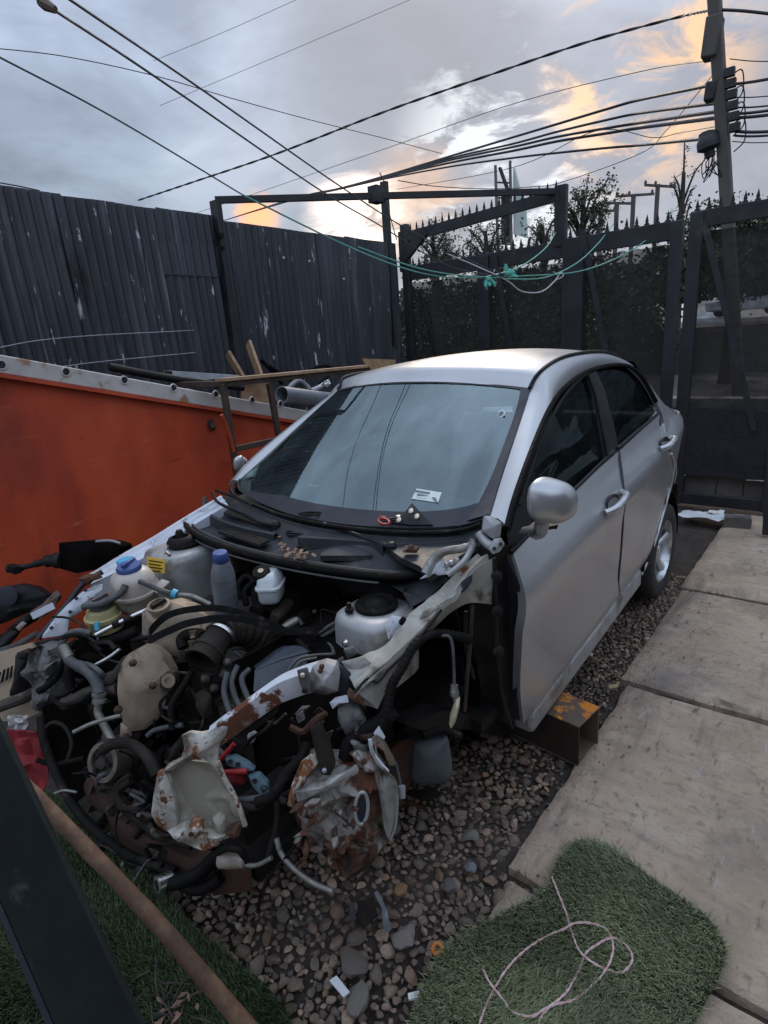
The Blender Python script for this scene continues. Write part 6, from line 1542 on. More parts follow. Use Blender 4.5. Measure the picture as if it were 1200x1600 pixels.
# assorted hoses: (points, radius, material)
HO = [
 ([(160, 1172, 1.74), (178, 1162, 1.73), (205, 1163, 1.72), (228, 1180, 1.70), (245, 1210, 1.68)], .019, 'hose_grey2'),
 ([(64, 1120, 2.02), (68, 1155, 1.98), (80, 1190, 1.93), (95, 1225, 1.88), (112, 1255, 1.84), (135, 1285, 1.80), (168, 1315, 1.76), (205, 1338, 1.72), (245, 1352, 1.68), (275, 1362, 1.65)], .017, 'rubber'),
 ([(180, 1240, 1.80), (186, 1225, 1.80), (205, 1210, 1.80)], .012, 'hose_grey2'),
 ([(205, 1220, 1.78), (184, 1238, 1.78), (190, 1258, 1.76), (215, 1280, 1.74), (250, 1305, 1.70), (300, 1322, 1.66)], .014, 'hose_grey2'),
 ([(250, 1382, 1.60), (280, 1378, 1.59), (310, 1365, 1.58), (330, 1345, 1.58), (345, 1338, 1.57)], .022, 'rubber'),
 ([(270, 1372, 1.60), (300, 1388, 1.59), (325, 1385, 1.58), (345, 1370, 1.58)], .020, 'rubber'),
 ([(100, 1100, 2.0), (120, 1092, 1.98), (140, 1082, 1.97), (165, 1078, 1.95), (185, 1076, 1.94)], .022, 'engine'),
 ([(60, 1080, 2.06), (85, 1062, 2.05), (105, 1020, 2.04), (120, 1000, 2.06)], .014, 'rubber'),
 ([(150, 1010, 2.04), (180, 1000, 2.04), (215, 985, 2.04)], .022, 'rubber'),
 ([(110, 1075, 2.02), (108, 1050, 2.02), (110, 1020, 2.03)], .020, 'rubber'),
 ([(150, 1006, 2.02), (170, 1004, 2.0), (180, 1015, 1.98)], .010, 'hose_grey2'),
 ([(355, 1050, 1.70), (350, 1080, 1.68), (358, 1110, 1.66), (368, 1130, 1.64)], .010, 'hose_grey'),
 ([(372, 1040, 1.72), (362, 1065, 1.70), (370, 1095, 1.68), (385, 1115, 1.66)], .010, 'hose_grey'),
 ([(390, 1045, 1.72), (378, 1060, 1.70), (385, 1085, 1.68), (398, 1105, 1.66)], .010, 'hose_grey'),
 ([(270, 1140, 1.76), (268, 1105, 1.77), (285, 1075, 1.78), (300, 1050, 1.80)], .013, 'rubber'),
 ([(255, 1120, 1.78), (250, 1100, 1.78), (262, 1085, 1.78)], .006, 'rubber'),
 ([(450, 1048, 1.66), (465, 1030, 1.68), (490, 1024, 1.70), (520, 1022, 1.72)], .005, 'hose_grey'),
 ([(458, 1050, 1.65), (470, 1034, 1.67), (495, 1028, 1.69)], .005, 'hose_grey'),
 ([(500, 990, 1.86), (515, 978, 1.83), (535, 968, 1.80)], .007, 'hose_grey'),
 ([(503, 995, 1.85), (520, 985, 1.82), (536, 976, 1.79)], .007, 'hose_grey'),
 ([(505, 1000, 1.84), (518, 1010, 1.80), (522, 1022, 1.76)], .006, 'hose_grey'),
 ([(465, 1000, 1.82), (475, 1010, 1.80), (485, 1022, 1.76)], .009, 'rubber'),
 ([(375, 935, 2.1), (372, 915, 2.12), (385, 900, 2.14), (400, 910, 2.12)], .013, 'rubber'),
 ([(385, 945, 2.08), (382, 925, 2.1), (395, 910, 2.12)], .013, 'rubber'),
 ([(420, 955, 2.05), (435, 950, 2.06), (440, 965, 2.04), (430, 975, 2.03)], .014, 'rubber'),
 ([(535, 885, 2.15), (540, 905, 2.12), (538, 930, 2.1)], .014, 'rubber'),
 ([(290, 945, 2.15), (320, 940, 2.18), (345, 938, 2.2)], .012, 'dark_metal'),
 ([(275, 930, 2.15), (300, 932, 2.14), (330, 945, 2.12)], .010, 'tube_pale'),
 ([(400, 1255, 1.50), (425, 1245, 1.50), (436, 1230, 1.50), (445, 1210, 1.52), (470, 1185, 1.54), (480, 1160, 1.56)], .017, 'rubber'),
 ([(375, 1255, 1.52), (400, 1262, 1.50), (430, 1250, 1.50), (432, 1290, 1.50), (424, 1320, 1.50), (420, 1340, 1.50)], .010, 'hose_grey2'),
 ([(340, 1170, 1.62), (355, 1185, 1.60), (370, 1200, 1.58), (400, 1215, 1.56), (415, 1235, 1.54)], .009, 'seam'),
 ([(432, 1310, 1.46), (440, 1335, 1.45), (462, 1360, 1.43), (490, 1380, 1.42), (520, 1393, 1.40)], .007, 'tube_pale'),
 ([(470, 1310, 1.44), (450, 1335, 1.44), (425, 1365, 1.45), (408, 1395, 1.46), (402, 1425, 1.48)], .004, 'rubber'),
 ([(618, 1190, 1.48), (624, 1215, 1.47), (628, 1245, 1.46)], .004, 'hose_grey'),
 ([(62, 1150, 2.0), (80, 1130, 2.0), (100, 1135, 1.98), (112, 1160, 1.96), (105, 1190, 1.95)], .008, 'hose_grey2'),
 ([(85, 1240, 1.85), (100, 1235, 1.85), (120, 1238, 1.84)], .004, 'tube_pale'),
 ([(240, 1338, 1.68), (225, 1352, 1.68), (205, 1385, 1.68), (200, 1400, 1.68)], .004, 'hose_grey'),
 ([(560, 1160, 1.50), (575, 1140, 1.50), (600, 1125, 1.50), (615, 1110, 1.50)], .024, 'rubber'),
 ([(540, 1185, 1.50), (545, 1165, 1.50), (560, 1150, 1.50)], .024, 'rubber'),
 ([(660, 1150, 1.75), (690, 1140, 1.80), (720, 1150, 1.82)], .014, 'rubber'),
]
for i, (pts, r, mt_) in enumerate(HO):
    hose('hose' if r > .008 else 'cable', Dp(pts), r, mt_, car)
rnd = random.Random(21)
for k in range(84):       # finer looms deep in the bay
    u, v = rnd.uniform(120, 520), rnd.uniform(985, 1330)
    if v > 1180 and u > 330: u -= 150
    if u > 330 and v > 1110: continue
    d = 1.95-.0011*(v-1000)+rnd.uniform(0, .14)-.0004*(u-250)
    pts = [(u, v, d)]; a = rnd.random()*6.28
    for j in range(3):
        a += rnd.gauss(0, .9); u += math.cos(a)*26; v += math.sin(a)*20; pts.append((u, v, d+rnd.gauss(0, .03)))
    hose('cable', Dp(pts), rnd.choice([.004, .005, .007, .009]), rnd.choice(['rubber', 'rubber', 'hose_grey2', 'hose_grey', 'engine']), car, seg=6)
for k in range(96):       # brackets, plugs and castings in the depths
    u, v = rnd.uniform(100, 520), rnd.uniform(1000, 1330)
    if v > 1130 and u > 330: u -= 170
    d = 2.06-.0011*(v-1000)+rnd.uniform(0, .12)-.0004*(u-250)
    bm = NB(); s = rnd.uniform(.012, .036); box(bm, at(u, v, d=d), (s, s*rnd.uniform(.4, 1.3), s*rnd.uniform(.5, 1.4)), Matrix.Rotation(rnd.random()*6, 3, 'Z') @ Matrix.Rotation(rnd.random()*6, 3, 'X'))
    bmesh.ops.subdivide_edges(bm, edges=bm.edges[:], cuts=2, use_grid_fill=True)
    for w in bm.verts: w.co += Vector((noise.noise(w.co*30), noise.noise(w.co*31+V(5, 0, 0)), noise.noise(w.co*29)))*s*.35
    build(rnd.choice(['bracket', 'connector', 'casting']), bm, rnd.choice(['engine', 'engine', 'dark_metal', 'black_plastic', 'hose_grey2']), car, smooth=45)
rnd = random.Random(63)
for k in range(24):       # wires, clips and torn tabs behind the tie rail
    u, v = rnd.uniform(420, 600), rnd.uniform(1095, 1215); d = rnd.uniform(1.50, 1.62)
    if k % 3:
        pts = [(u, v, d)]; a = rnd.uniform(.6, 2.6)
        for j in range(3): a += rnd.gauss(0, .7); u += math.cos(a)*22; v += math.sin(a)*24; pts.append((u, v, d+rnd.gauss(0, .02)))
        hose('cable', Dp(pts), rnd.choice([.004, .006, .009]), rnd.choice(['rubber', 'hose_grey2', 'engine', 'rust_dark']), car, seg=6)
    else:
        a = rnd.random()*6.28; L_, w = rnd.uniform(8, 16), rnd.uniform(5, 9)
        plate('bracket', [(u+math.cos(a)*L_, v+math.sin(a)*L_), (u-math.sin(a)*w, v+math.cos(a)*w), (u-math.cos(a)*L_, v-math.sin(a)*L_), (u+math.sin(a)*w, v-math.cos(a)*w)], d, rnd.choice(['engine', 'crushed_dark', 'rust_dark']), .008, .006, .02, car, 2, 25, k, 16)
# hose end ring, pale bush
bm = NB(); q = at(252, 1380, d=1.59); ax = (TOC*.8+V(.3, -.6, 0)).normalized(); lathe(bm, [(.020, -.03), (.023, .0), (.023, .012), (.015, .014), (.014, -.01)], q, ax, 20); build('hose_end', bm, 'chrome', car, smooth=40)
q = at(362, 1342, d=1.50); bm = NB(); lathe(bm, [(.018, -.035), (.022, -.03), (.024, .0), (.022, .03), (.014, .035)], q, CR, 20); build('rubber_bush', bm, 'tank', car, smooth=50)
hose('bush_bracket', Dp([(345, 1350, 1.52), (340, 1335, 1.5), (352, 1325, 1.48), (375, 1328, 1.48), (384, 1345, 1.5)]), .010, 'dark_metal', car)
hose('cable', Dp([(372, 1350, 1.50), (400, 1352, 1.49), (425, 1340, 1.48)]), .006, 'tube_pale', car)
plate('rusty_plate', [(330, 1358), (392, 1352), (392, 1392), (332, 1400)], 1.60, 'rust_dark', .012, .004, .006, car, 3)
# front cross member
bm = NB(); rows = []
P = resample(spline(Dp([(150, 1230, 1.92), (190, 1280, 1.86), (240, 1320, 1.78), (300, 1350, 1.70), (350, 1370, 1.62)]), 6), 30)
for p in P: rows.append([p+V(-.03, .03, .05), p+V(.02, .0, .05), p+V(.035, 0, .03), p+V(.035, 0, -.03), p+V(-.03, .03, -.04)])
grid(bm, rows, close=True); build('cross_member', bm, 'rust_dark', car, smooth=40)
bm = NB(); box(bm, (.28, .0, .25), (.45, .9, .06)); build('subframe', bm, 'dark_metal', car, bevel=.01)
bm = NB(); rows = [[V(x, y, .23+.03*noise.noise(V(x*5, y*5, 3))+(.10 if y < -.5 else 0)) for y in (-.66, -.58, -.4, -.2, 0, .2, .38)] for x in (-.35, -.15, .1, .3, .45, .52)]
grid(bm, rows); build('added_under_tray', bm, 'void', car, smooth=60, solid=.01)  # near-black sheet added below the bay to close it from light
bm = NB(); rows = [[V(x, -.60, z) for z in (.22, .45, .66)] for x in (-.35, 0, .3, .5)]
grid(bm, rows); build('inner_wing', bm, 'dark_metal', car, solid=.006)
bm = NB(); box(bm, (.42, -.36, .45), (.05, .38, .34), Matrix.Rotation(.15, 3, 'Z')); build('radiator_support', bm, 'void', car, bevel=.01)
for yy in (-.42, .42):
    bm = NB(); bar(bm, (-.3, yy, .42), (.52, yy, .42), .07, .11); build('chassis_rail', bm, 'dark_metal', car, bevel=.01)
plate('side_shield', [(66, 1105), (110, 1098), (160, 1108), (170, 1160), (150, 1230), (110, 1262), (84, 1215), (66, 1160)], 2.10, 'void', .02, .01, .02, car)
# --- left front: upper tie rail, bracket box, cream panel, crushed corner
tie = resample(spline(Dp([(496, 1046, 1.53), (470, 1054, 1.52), (440, 1066, 1.51), (410, 1086, 1.50), (380, 1108, 1.49), (352, 1128, 1.48), (330, 1145, 1.48)]), 6), 40)
bm = NB(); rows = []
for i, p in enumerate(tie):
    w = .026-.010*i/39; rows.append([p+V(-w, -w*.5, -.012), p+V(-w*.7, -w*.4, .014), p+V(0, 0, .020), p+V(w*.8, w*.4, .010), p+V(w, w*.5, -.014), p+V(w*.8, w*.4, -.05)])
grid(bm, rows); tb = build('tie_rail', bm, 'tie_paint', car, smooth=40, solid=.003)
flat('tie_under', [(366, 1128), (400, 1110), (440, 1096), (432, 1115), (400, 1140), (378, 1150)], 1.53, 'hose_grey2', car, .01, .01)
bbx = plate('bracket_box', [(488, 1042), (508, 1036), (526, 1040), (530, 1058), (528, 1080), (510, 1086), (485, 1082), (482, 1062)], 1.50, 'silver_dirty', .05, .03, .004, car, 3, 25, 1, 32)
flat('bracket_strap', [(464, 1048), (480, 1043), (486, 1070), (484, 1084), (474, 1084), (468, 1066)], 1.475, 'hose_grey', bbx, .008, .003)
for (u, v, m_) in ((473, 1055, 'brass'), (476, 1079, 'dark_metal'), (503, 1041, 'rust'), (501, 1048, 'rust')):
    bm = NB(); lathe(bm, [(.007, 0), (.007, .004), (.004, .007)], at(u, v, d=1.466), TOC, 12); build('bolt', bm, m_, bbx)
flat('bracket_side', [(530, 1040), (548, 1052), (552, 1066), (548, 1080), (532, 1090), (528, 1062)], 1.545, 'seam', car, .02, .004)
flat('relay', [(537, 1016), (552, 1012), (557, 1022), (543, 1030)], 1.60, 'hose_grey', car, .02, .004)
flat('relay', [(522, 1036), (535, 1028), (540, 1038), (528, 1046)], 1.58, 'tray', car, .02, .004)
flat('torn_sheet', [(515, 1098), (524, 1090), (543, 1086), (545, 1098), (530, 1100), (520, 1108)], 1.50, 'inner_white', car, .003, .004, .01)
# cream headlight panel: rim strip, dished face, left cheek
face = plate('headlight_panel', [(272, 1196), (292, 1188), (328, 1192), (340, 1206), (356, 1234), (370, 1262), (381, 1288), (372, 1302), (352, 1312), (325, 1308), (300, 1300), (282, 1290), (266, 1250), (262, 1215)], 1.50, 'cream', .010, -.016, .022, car, 6, 25, 4, 70)
plate('panel_cheek', [(246, 1208), (256, 1205), (266, 1225), (274, 1262), (277, 1298), (262, 1300), (246, 1290), (236, 1272), (240, 1240)], 1.465, 'rusty_white', .02, .012, .010, face, 4, 35, 6, 44)
plate('panel_top', [(284, 1150), (296, 1144), (314, 1146), (330, 1142), (342, 1130), (356, 1122), (362, 1130), (352, 1150), (342, 1165), (340, 1188), (345, 1205), (328, 1192), (306, 1186), (288, 1192), (268, 1204), (250, 1208), (262, 1195), (282, 1185), (288, 1168)], 1.472, 'rusty_white', .014, .012, .020, face, 4, 30, 8, 70)
hose('panel_flange', Dp([(340, 1190, 1.455), (350, 1215, 1.455), (364, 1240, 1.455), (374, 1262, 1.455), (383, 1290, 1.46)]), .0065, 'rusty_white', face)
plate('panel_base', [(262, 1298), (290, 1288), (308, 1300), (330, 1302), (352, 1306), (340, 1322), (318, 1330), (298, 1322), (276, 1312)], 1.455, 'rusty_white', .02, .014, .03, face, 4, 30, 11, 50)
plate('panel_boss', [(296, 1286), (304, 1280), (314, 1284), (318, 1298), (308, 1308), (296, 1302)], 1.44, 'rusty_white', .02, .02, .02, face, 3, 30, 12)
plate('panel_dent', [(332, 1278), (342, 1270), (352, 1278), (354, 1298), (346, 1310), (336, 1300)], 1.465, 'cream', .01, .014, .006, face, 3, 40, 13)
bm = NB(); lathe(bm, [(.006, 0), (.006, .004)], at(299, 1303, d=1.43), TOC, 10); build('panel_hole', bm, 'rust_dark', face)
plate('panel_rust_corner', [(356, 1290), (378, 1284), (374, 1306), (366, 1312), (352, 1304)], 1.46, 'rust', .01, .008, .01, face, 3, 30, 14)
plate('grey_bracket', [(268, 1168), (282, 1150), (288, 1152), (286, 1168), (276, 1182), (262, 1190)], 1.50, 'hose_grey2', .02, .006, .01, car)
# plugs and wires behind the panel
flat('blue_plug', [(352, 1186), (366, 1182), (388, 1194), (398, 1204), (384, 1206), (356, 1196)], 1.55, 'plug_blue', car, .02, .006)
flat('blue_plug', [(388, 1212), (404, 1210), (418, 1224), (420, 1240), (408, 1244), (394, 1228)], 1.545, 'plug_blue', car, .02, .006)
for (u, v) in ((360, 1190), (372, 1194), (398, 1220)):
    bm = NB(); lathe(bm, [(.007, 0), (.007, .003)], at(u, v, d=1.535), TOC, 8); build('plug_socket', bm, 'seam', car)
hose('red_cable', Dp([(340, 1192, 1.56), (352, 1178, 1.56), (366, 1162, 1.56)]), .007, 'red_plastic', car)
hose('red_cable', Dp([(345, 1208, 1.55), (365, 1206, 1.54), (386, 1205, 1.54)]), .008, 'red_plastic', car)
plate('red_boot', [(352, 1210), (368, 1202), (384, 1208), (384, 1224), (366, 1230), (354, 1222)], 1.57, 'red_cloth', .02, .02, .02, car)
flat('white_plug', [(386, 1150), (394, 1144), (401, 1150), (396, 1160), (388, 1162)], 1.56, 'zinc', car, .02, .004)
flat('strap', [(344, 1150), (352, 1144), (380, 1164), (372, 1170)], 1.57, 'black_plastic', car, .006, .002)
hose('cable', Dp([(372, 1250, 1.53), (395, 1248, 1.52), (425, 1246, 1.51), (445, 1252, 1.52)]), .010, 'hose_grey', car)
# crushed left corner
crush = plate('crushed_leg', [(452, 1244), (462, 1215), (475, 1195), (492, 1190), (520, 1196), (560, 1190), (590, 1200), (604, 1220), (600, 1250), (596, 1280), (604, 1310), (585, 1345), (556, 1368), (530, 1350), (505, 1330), (480, 1305), (462, 1278)], 1.49, 'crushed', .10, .05, .085, car, 7, 35, 15, 80)
plate('crushed_rust', [(450, 1246), (475, 1252), (500, 1258), (525, 1270), (548, 1290), (560, 1320), (590, 1330), (580, 1352), (552, 1372), (520, 1352), (492, 1322), (466, 1290)], 1.455, 'rust', .03, .03, .09, crush, 6, 25, 17, 70)
rnd = random.Random(31)
for k in range(26):   # torn flakes and folded tongues
    u, v = rnd.uniform(462, 590), rnd.uniform(1250, 1350)
    a = rnd.random()*6.28; L_, w = rnd.uniform(8, 18), rnd.uniform(4, 8)
    O = [(u+math.cos(a)*L_, v+math.sin(a)*L_), (u-math.sin(a)*w, v+math.cos(a)*w), (u-math.cos(a)*L_, v-math.sin(a)*L_), (u+math.sin(a)*w, v-math.cos(a)*w)]
    plate('torn_flake', O, 1.405+rnd.uniform(-.02, .03), rnd.choice(['rust', 'rust', 'crushed', 'rust_dark']), .004, .010, .03, crush, 2, 20, k, 16)
hose('hole_rim', Dp([(565+10*math.cos(t)-3*math.sin(t)*.4, 1263+25*math.sin(t), 1.405) for t in [2*math.pi*k/20 for k in range(21)]]), .0045, 'crushed_pale', crush, n=2)
plate('hole', [(565+9*math.cos(t)-3*math.sin(t)*.4, 1263+23*math.sin(t)) for t in [2*math.pi*k/20 for k in range(20)]], 1.407, 'seam', .004, .0, 0, crush, 2)
plate('folded_strip', [(462, 1238), (500, 1222), (545, 1205), (556, 1196), (562, 1206), (530, 1228), (490, 1246), (464, 1254)], 1.42, 'crushed_pale', .012, .012, .012, crush, 3, 35, 19)
plate('folded_tongue', [(448, 1258), (456, 1225), (470, 1192), (486, 1180), (498, 1190), (480, 1218), (466, 1240), (458, 1262)], 1.435, 'rusty_white', .012, .010, .02, crush, 3, 35, 22)
plate('bent_lug', [(484, 1140), (500, 1130), (516, 1165), (524, 1196), (516, 1212), (502, 1210), (494, 1180)], 1.43, 'hose_grey2', .02, .008, .004, crush, 3, 35, 23)
bm = NB(); lathe(bm, [(.006, 0), (.006, .006), (.003, .009)], at(507, 1203, d=1.415), TOC, 10); build('lug_bolt', bm, 'zinc', crush)
plate('crushed_flange', [(586, 1160), (596, 1200), (612, 1215), (622, 1240), (620, 1270), (612, 1300), (606, 1312), (600, 1290), (596, 1262), (590, 1230), (584, 1200)], 1.44, 'crushed_pale', .006, .012, .02, crush, 4, 35, 25)
hose('flange_edge', Dp([(578, 1160, 1.43), (588, 1190, 1.42), (604, 1206, 1.42), (618, 1222, 1.425), (621, 1250, 1.43), (618, 1290, 1.435), (610, 1312, 1.44)]), .0035, 'crushed_pale', crush)
plate('bent_tab', [(576, 1158), (588, 1148), (600, 1156), (616, 1186), (618, 1196), (608, 1196), (598, 1172), (584, 1166)], 1.45, 'rusty_white', .006, .004, .008, crush, 3, 35, 26)
plate('bent_tab', [(584, 1145), (592, 1135), (602, 1152), (598, 1158), (586, 1152)], 1.455, 'inner_white', .004, .002, .004, crush)
hose('tab_loop', Dp([(578, 1155, 1.43), (582, 1175, 1.43), (596, 1195, 1.43), (606, 1206, 1.43)]), .005, 'inner_white', crush)
plate('torn_flap', [(528, 1100), (545, 1095), (560, 1105), (572, 1130), (560, 1150), (540, 1148), (528, 1125)], 1.52, 'crushed_dark', .03, .02, .05, car, 4, 30, 27)
plate('torn_flap', [(545, 1150), (560, 1140), (575, 1160), (572, 1180), (552, 1176)], 1.50, 'crushed_dark', .03, .015, .04, car, 4, 30, 28)
plate('torn_flap', [(546, 1178), (560, 1172), (580, 1185), (590, 1205), (570, 1208)], 1.47, 'crushed', .02, .02, .04, car, 4, 30, 29)
bm = NB(); tube(bm, Dp([(628, 1228, 1.46), (628, 1246, 1.46)]), .009, 8, 2); build('white_plug', bm, 'zinc', car)
# wheel hub area: drive flange behind, dark
bm = NB(); lathe(bm, [(.10, -.02), (.11, 0), (.11, .02), (.04, .03)], (.0, .55, .30), (0, 1, 0), 24); build('hub', bm, 'rust_dark', car)
bm = NB(); bar(bm, (.0, .55, .28), (.05, .2, .24), .06, .04); build('control_arm', bm, 'dark_metal', car)
bm = NB(); tube(bm, [(.0, .52, .34), (-.01, .50, .6), (-.01, .5, .84)], .035, 10, 2); build('strut', bm, 'dark_metal', car)
# grey washer tank hanging under the arch
plate('washer_tank', [(640, 1158), (668, 1150), (700, 1152), (706, 1185), (707, 1210), (698, 1224), (660, 1228), (642, 1220), (640, 1190)], 1.98, 'jug', .12, .03, .0, car, 5, 60, 0, 40)

# ================================================================== LOOSE THINGS ON THE CAR
c = at(350, 915, d=2.02); axb = V(.05, .12, 1).normalized()
t = thing('oil_bottle', 'tall silver grey oil bottle with dark blue screw cap standing in the engine bay', 'bottle', tuple(c-axb*.12))
bm = NB(); lathe(bm, [(.030, -.15), (.040, -.145), (.041, -.05), (.0405, .02), (.037, .06), (.028, .088), (.024, .098)], c, axb, 26)
for v in bm.verts:
    h = (v.co-c).dot(axb)
    if -.11 < h < .05: v.co += (v.co-c-axb*h).normalized()*.0012*math.sin(h*420)
build('body', bm, 'bottle', t, smooth=60)
bm = NB(); lathe(bm, [(.025, .094), (.0265, .096), (.0265, .124), (.023, .130), (.0, .131)], c, axb, 26); build('screw_cap', bm, 'blue_cap', t, smooth=40)
bm = NB()
for k in range(26): pass
bm.free()
for k in range(5):
    h = -.09+.030*k; bm = NB(); lathe(bm, [(.0412, h), (.0418, h+.002), (.0412, h+.004)], c, axb, 26, caps=False); build('grip_ring', bm, 'bottle', t, smooth=60, solid=.0005)
# dry leaves in the cowl
rnd = random.Random(12); bm = NB(); lvs = []
for k in range(64):
    u = rnd.gauss(457, 15); v = 862+rnd.gauss(0, 5)-(.9 if u < 445 else 0)*abs(rnd.gauss(0, 12))+max(0, (u-445))*.12
    u = min(490, max(436, u)); v = min(872, max(836, v)); p = at(u, v, z=.965+rnd.uniform(0, .025)); a = rnd.random()*6.28; L_ = rnd.uniform(.006, .012)
    d1 = V(math.cos(a), math.sin(a), rnd.uniform(-.5, .8))*L_; s = d1.cross(V(0, 0, 1)).normalized()*L_*.75; up = V(0, 0, L_*.35)
    b2 = NB(); grid(b2, [[p-d1, p-d1, p-d1+V(.0005, 0, 0)], [p-d1*.3-s+up*.8, p-d1*.3, p-d1*.3+s+up*.8], [p+d1*.4-s*.8+up, p+d1*.4+up*.2, p+d1*.4+s*.8+up], [p+d1, p+d1+up*.1, p+d1+V(.0005, 0, 0)]])
    lvs.append(b2)
tl = thing('leaf_litter', 'small heap of curled dry brown leaves caught in the cowl below the windscreen', 'dry leaves', tuple(at(460, 865, z=.96)))
for b2 in lvs: build('leaf', b2, 'dry_leaf', tl, smooth=60, solid=.0006)
# scissors and snap-button strap at the foot of the windscreen
t = thing('scissors', 'scissors with dark red handles lying at the foot of the windscreen', 'scissors', tuple(at(605, 808, z=1.06)))
for (u, v) in ((598, 804), (600, 815)):
    P = [at(u+8.5*math.cos(a), v+4.3*math.sin(a)+1.2*math.cos(a), z=1.065) for a in [2*math.pi*k/16 for k in range(17)]]
    bm = NB(); tube(bm, P, .0045, 6, 2); build('handle', bm, 'red_plastic', t, smooth=60)
bm = NB(); bar(bm, at(606, 811, z=1.068), at(648, 803, z=1.07), .012, .004); bar(bm, at(606, 813, z=1.064), at(646, 809, z=1.068), .012, .004); build('blades', bm, 'dark_metal', t, kind='stuff')
bm = NB(); lathe(bm, [(.009, 0), (.009, .006), (.0, .008)], at(622, 808, z=1.07), (0, 0, 1), 12); build('pivot', bm, 'zinc', t)
t = thing('buttoned_pouch', 'black fabric pouch with three brass snap buttons propped at the windscreen foot', 'pouch', tuple(at(645, 812, z=1.05)))
bm = NB(); pillow(bm, [ws_hit(u, v, .012) for u, v in ((612, 818), (634, 806), (648, 790), (662, 803), (677, 822), (645, 823))], (.75, 0, .65), .012, .006, 3); build('fabric', bm, 'black_cloth', t, smooth=50)
for (u, v) in ((645, 803), (657, 811), (627, 817)):
    bm = NB(); lathe(bm, [(.0095, 0), (.0105, .003), (.006, .006), (.0, .006)], ws_hit(u, v, .020), (.75, 0, .65), 14); build('snap_button', bm, 'brass', t, smooth=40)

# ================================================================== RED PANEL AND JUNK
PY = -1.62
a0, a1 = at(-30, 550, y=PY), at(492, 645, y=PY)
t = thing('red_partition', 'orange red painted board topped by a sloping white steel rail with round holes', 'board', tuple(V(.2, PY, 0)))
def rail_z(x): return a0.z+(a1.z-a0.z)*(x-a0.x)/(a1.x-a0.x)
bm = NB(); rows = []
for j in range(13):
    row = []
    for i in range(41):
        x = a0.x+.3-(a0.x+.3-(-2.6))*i/40; zt = rail_z(x)-.03; row.append(V(x, PY-.01+.006*noise.noise(V(x*2, j*.3, 0)), .02+(zt-.02)*j/12))
    rows.append(row)
grid(bm, rows); build('board', bm, 'orange_wall', t, smooth=60, solid=.02)
b0, b1 = V(a0.x+.3, PY+.02, rail_z(a0.x+.3)), V(-2.6, PY+.02, rail_z(-2.6))
up_ = (b1-b0).cross(V(0, 1, 0)).normalized(); up_ = up_ if up_.z > 0 else -up_
bm = NB(); bar(bm, b0-up_*.043, b1-up_*.043, .045, .086, (0, 0, 1)); rb = build('rail', bm, 'white_steel', t, bevel=.006)
bm = NB(); bar(bm, b0-up_*.096+V(0, .022, 0), b1-up_*.096+V(0, .022, 0), .018, .018, (0, 0, 1)); build('rail_lip', bm, 'orange_wall', t)
for (u, v) in ((2, 570), (103, 581), (194, 594), (271, 606), (337, 616), (394, 625), (438, 631)):
    q = at(u, v, y=PY+.043); bm = NB(); lathe(bm, [(.017, -.004), (.017, .0015)], q, (0, 1, 0), 18); h_ = build('hole', bm, 'seam', rb, smooth=40)
    bm = NB(); lathe(bm, [(.017, -.002), (.018, .006), (.023, .006), (.025, -.002)], q, (0, 1, 0), 18, caps=False); build('hole_collar', bm, 'white_steel', rb, smooth=40)
# steel frame table with plank
FYt = -1.38
t = thing('metal_table', 'rusty steel tube frame with a plank edge standing in front of the red panel', 'frame', tuple(at(365, 700, y=FYt)))
def fb(nm, p, q, w=.034, m_='dark_rusty'):
    bm = NB(); bar(bm, p, q, w, w, (0, 1, 0) if abs((q-p).z) > .3 else (0, 0, 1)); build(nm, bm, m_, t, bevel=.003)
c1, c2 = at(348, 600, y=FYt), at(576, 577, y=FYt)
c1b, c2b = V(c1.x-.03, FYt-.45, c1.z), V(c2.x, FYt-.45, c2.z)
fb('top_tube', c1, c2); fb('top_tube', V(c1.x, FYt, c1.z), V(c1.x, FYt-.45, c1.z)); fb('top_tube', c2, c2b); fb('top_tube', c1b, c2b)
l2 = at(421, 600, y=FYt)
fb('leg', V(c1.x, FYt, c1.z), V(c1.x-.02, FYt, .35)); fb('leg', l2, V(l2.x-.08, FYt, .35)); fb('leg', c2, V(c2.x, FYt, .35)); fb('leg', c1b, V(c1b.x, FYt-.2, 1.2)) 
z3 = at(370, 701, y=FYt); fb('cross_tube', V(c1.x-.01, FYt, z3.z), V(c2.x, FYt, z3.z))
bm = NB(); bar(bm, c1+V(0, -.02, .024), c2+V(0, -.02, .024), .10, .018, (0, 0, 1)); tag(build('plank', bm, 'wood'), 'long thin plank lying along the top of the rusty steel frame', 'plank')
t2 = NB(); tube(t2, [at(346, 648, y=FYt+.06), at(352, 662, y=FYt+.05), at(362, 690, y=FYt+.03), at(366, 706, y=FYt+.02)], .011, 8, 4); tag(build('orange_strap', t2, 'orange_tip'), 'short orange red plastic strip hanging beside the frame leg', 'strip')
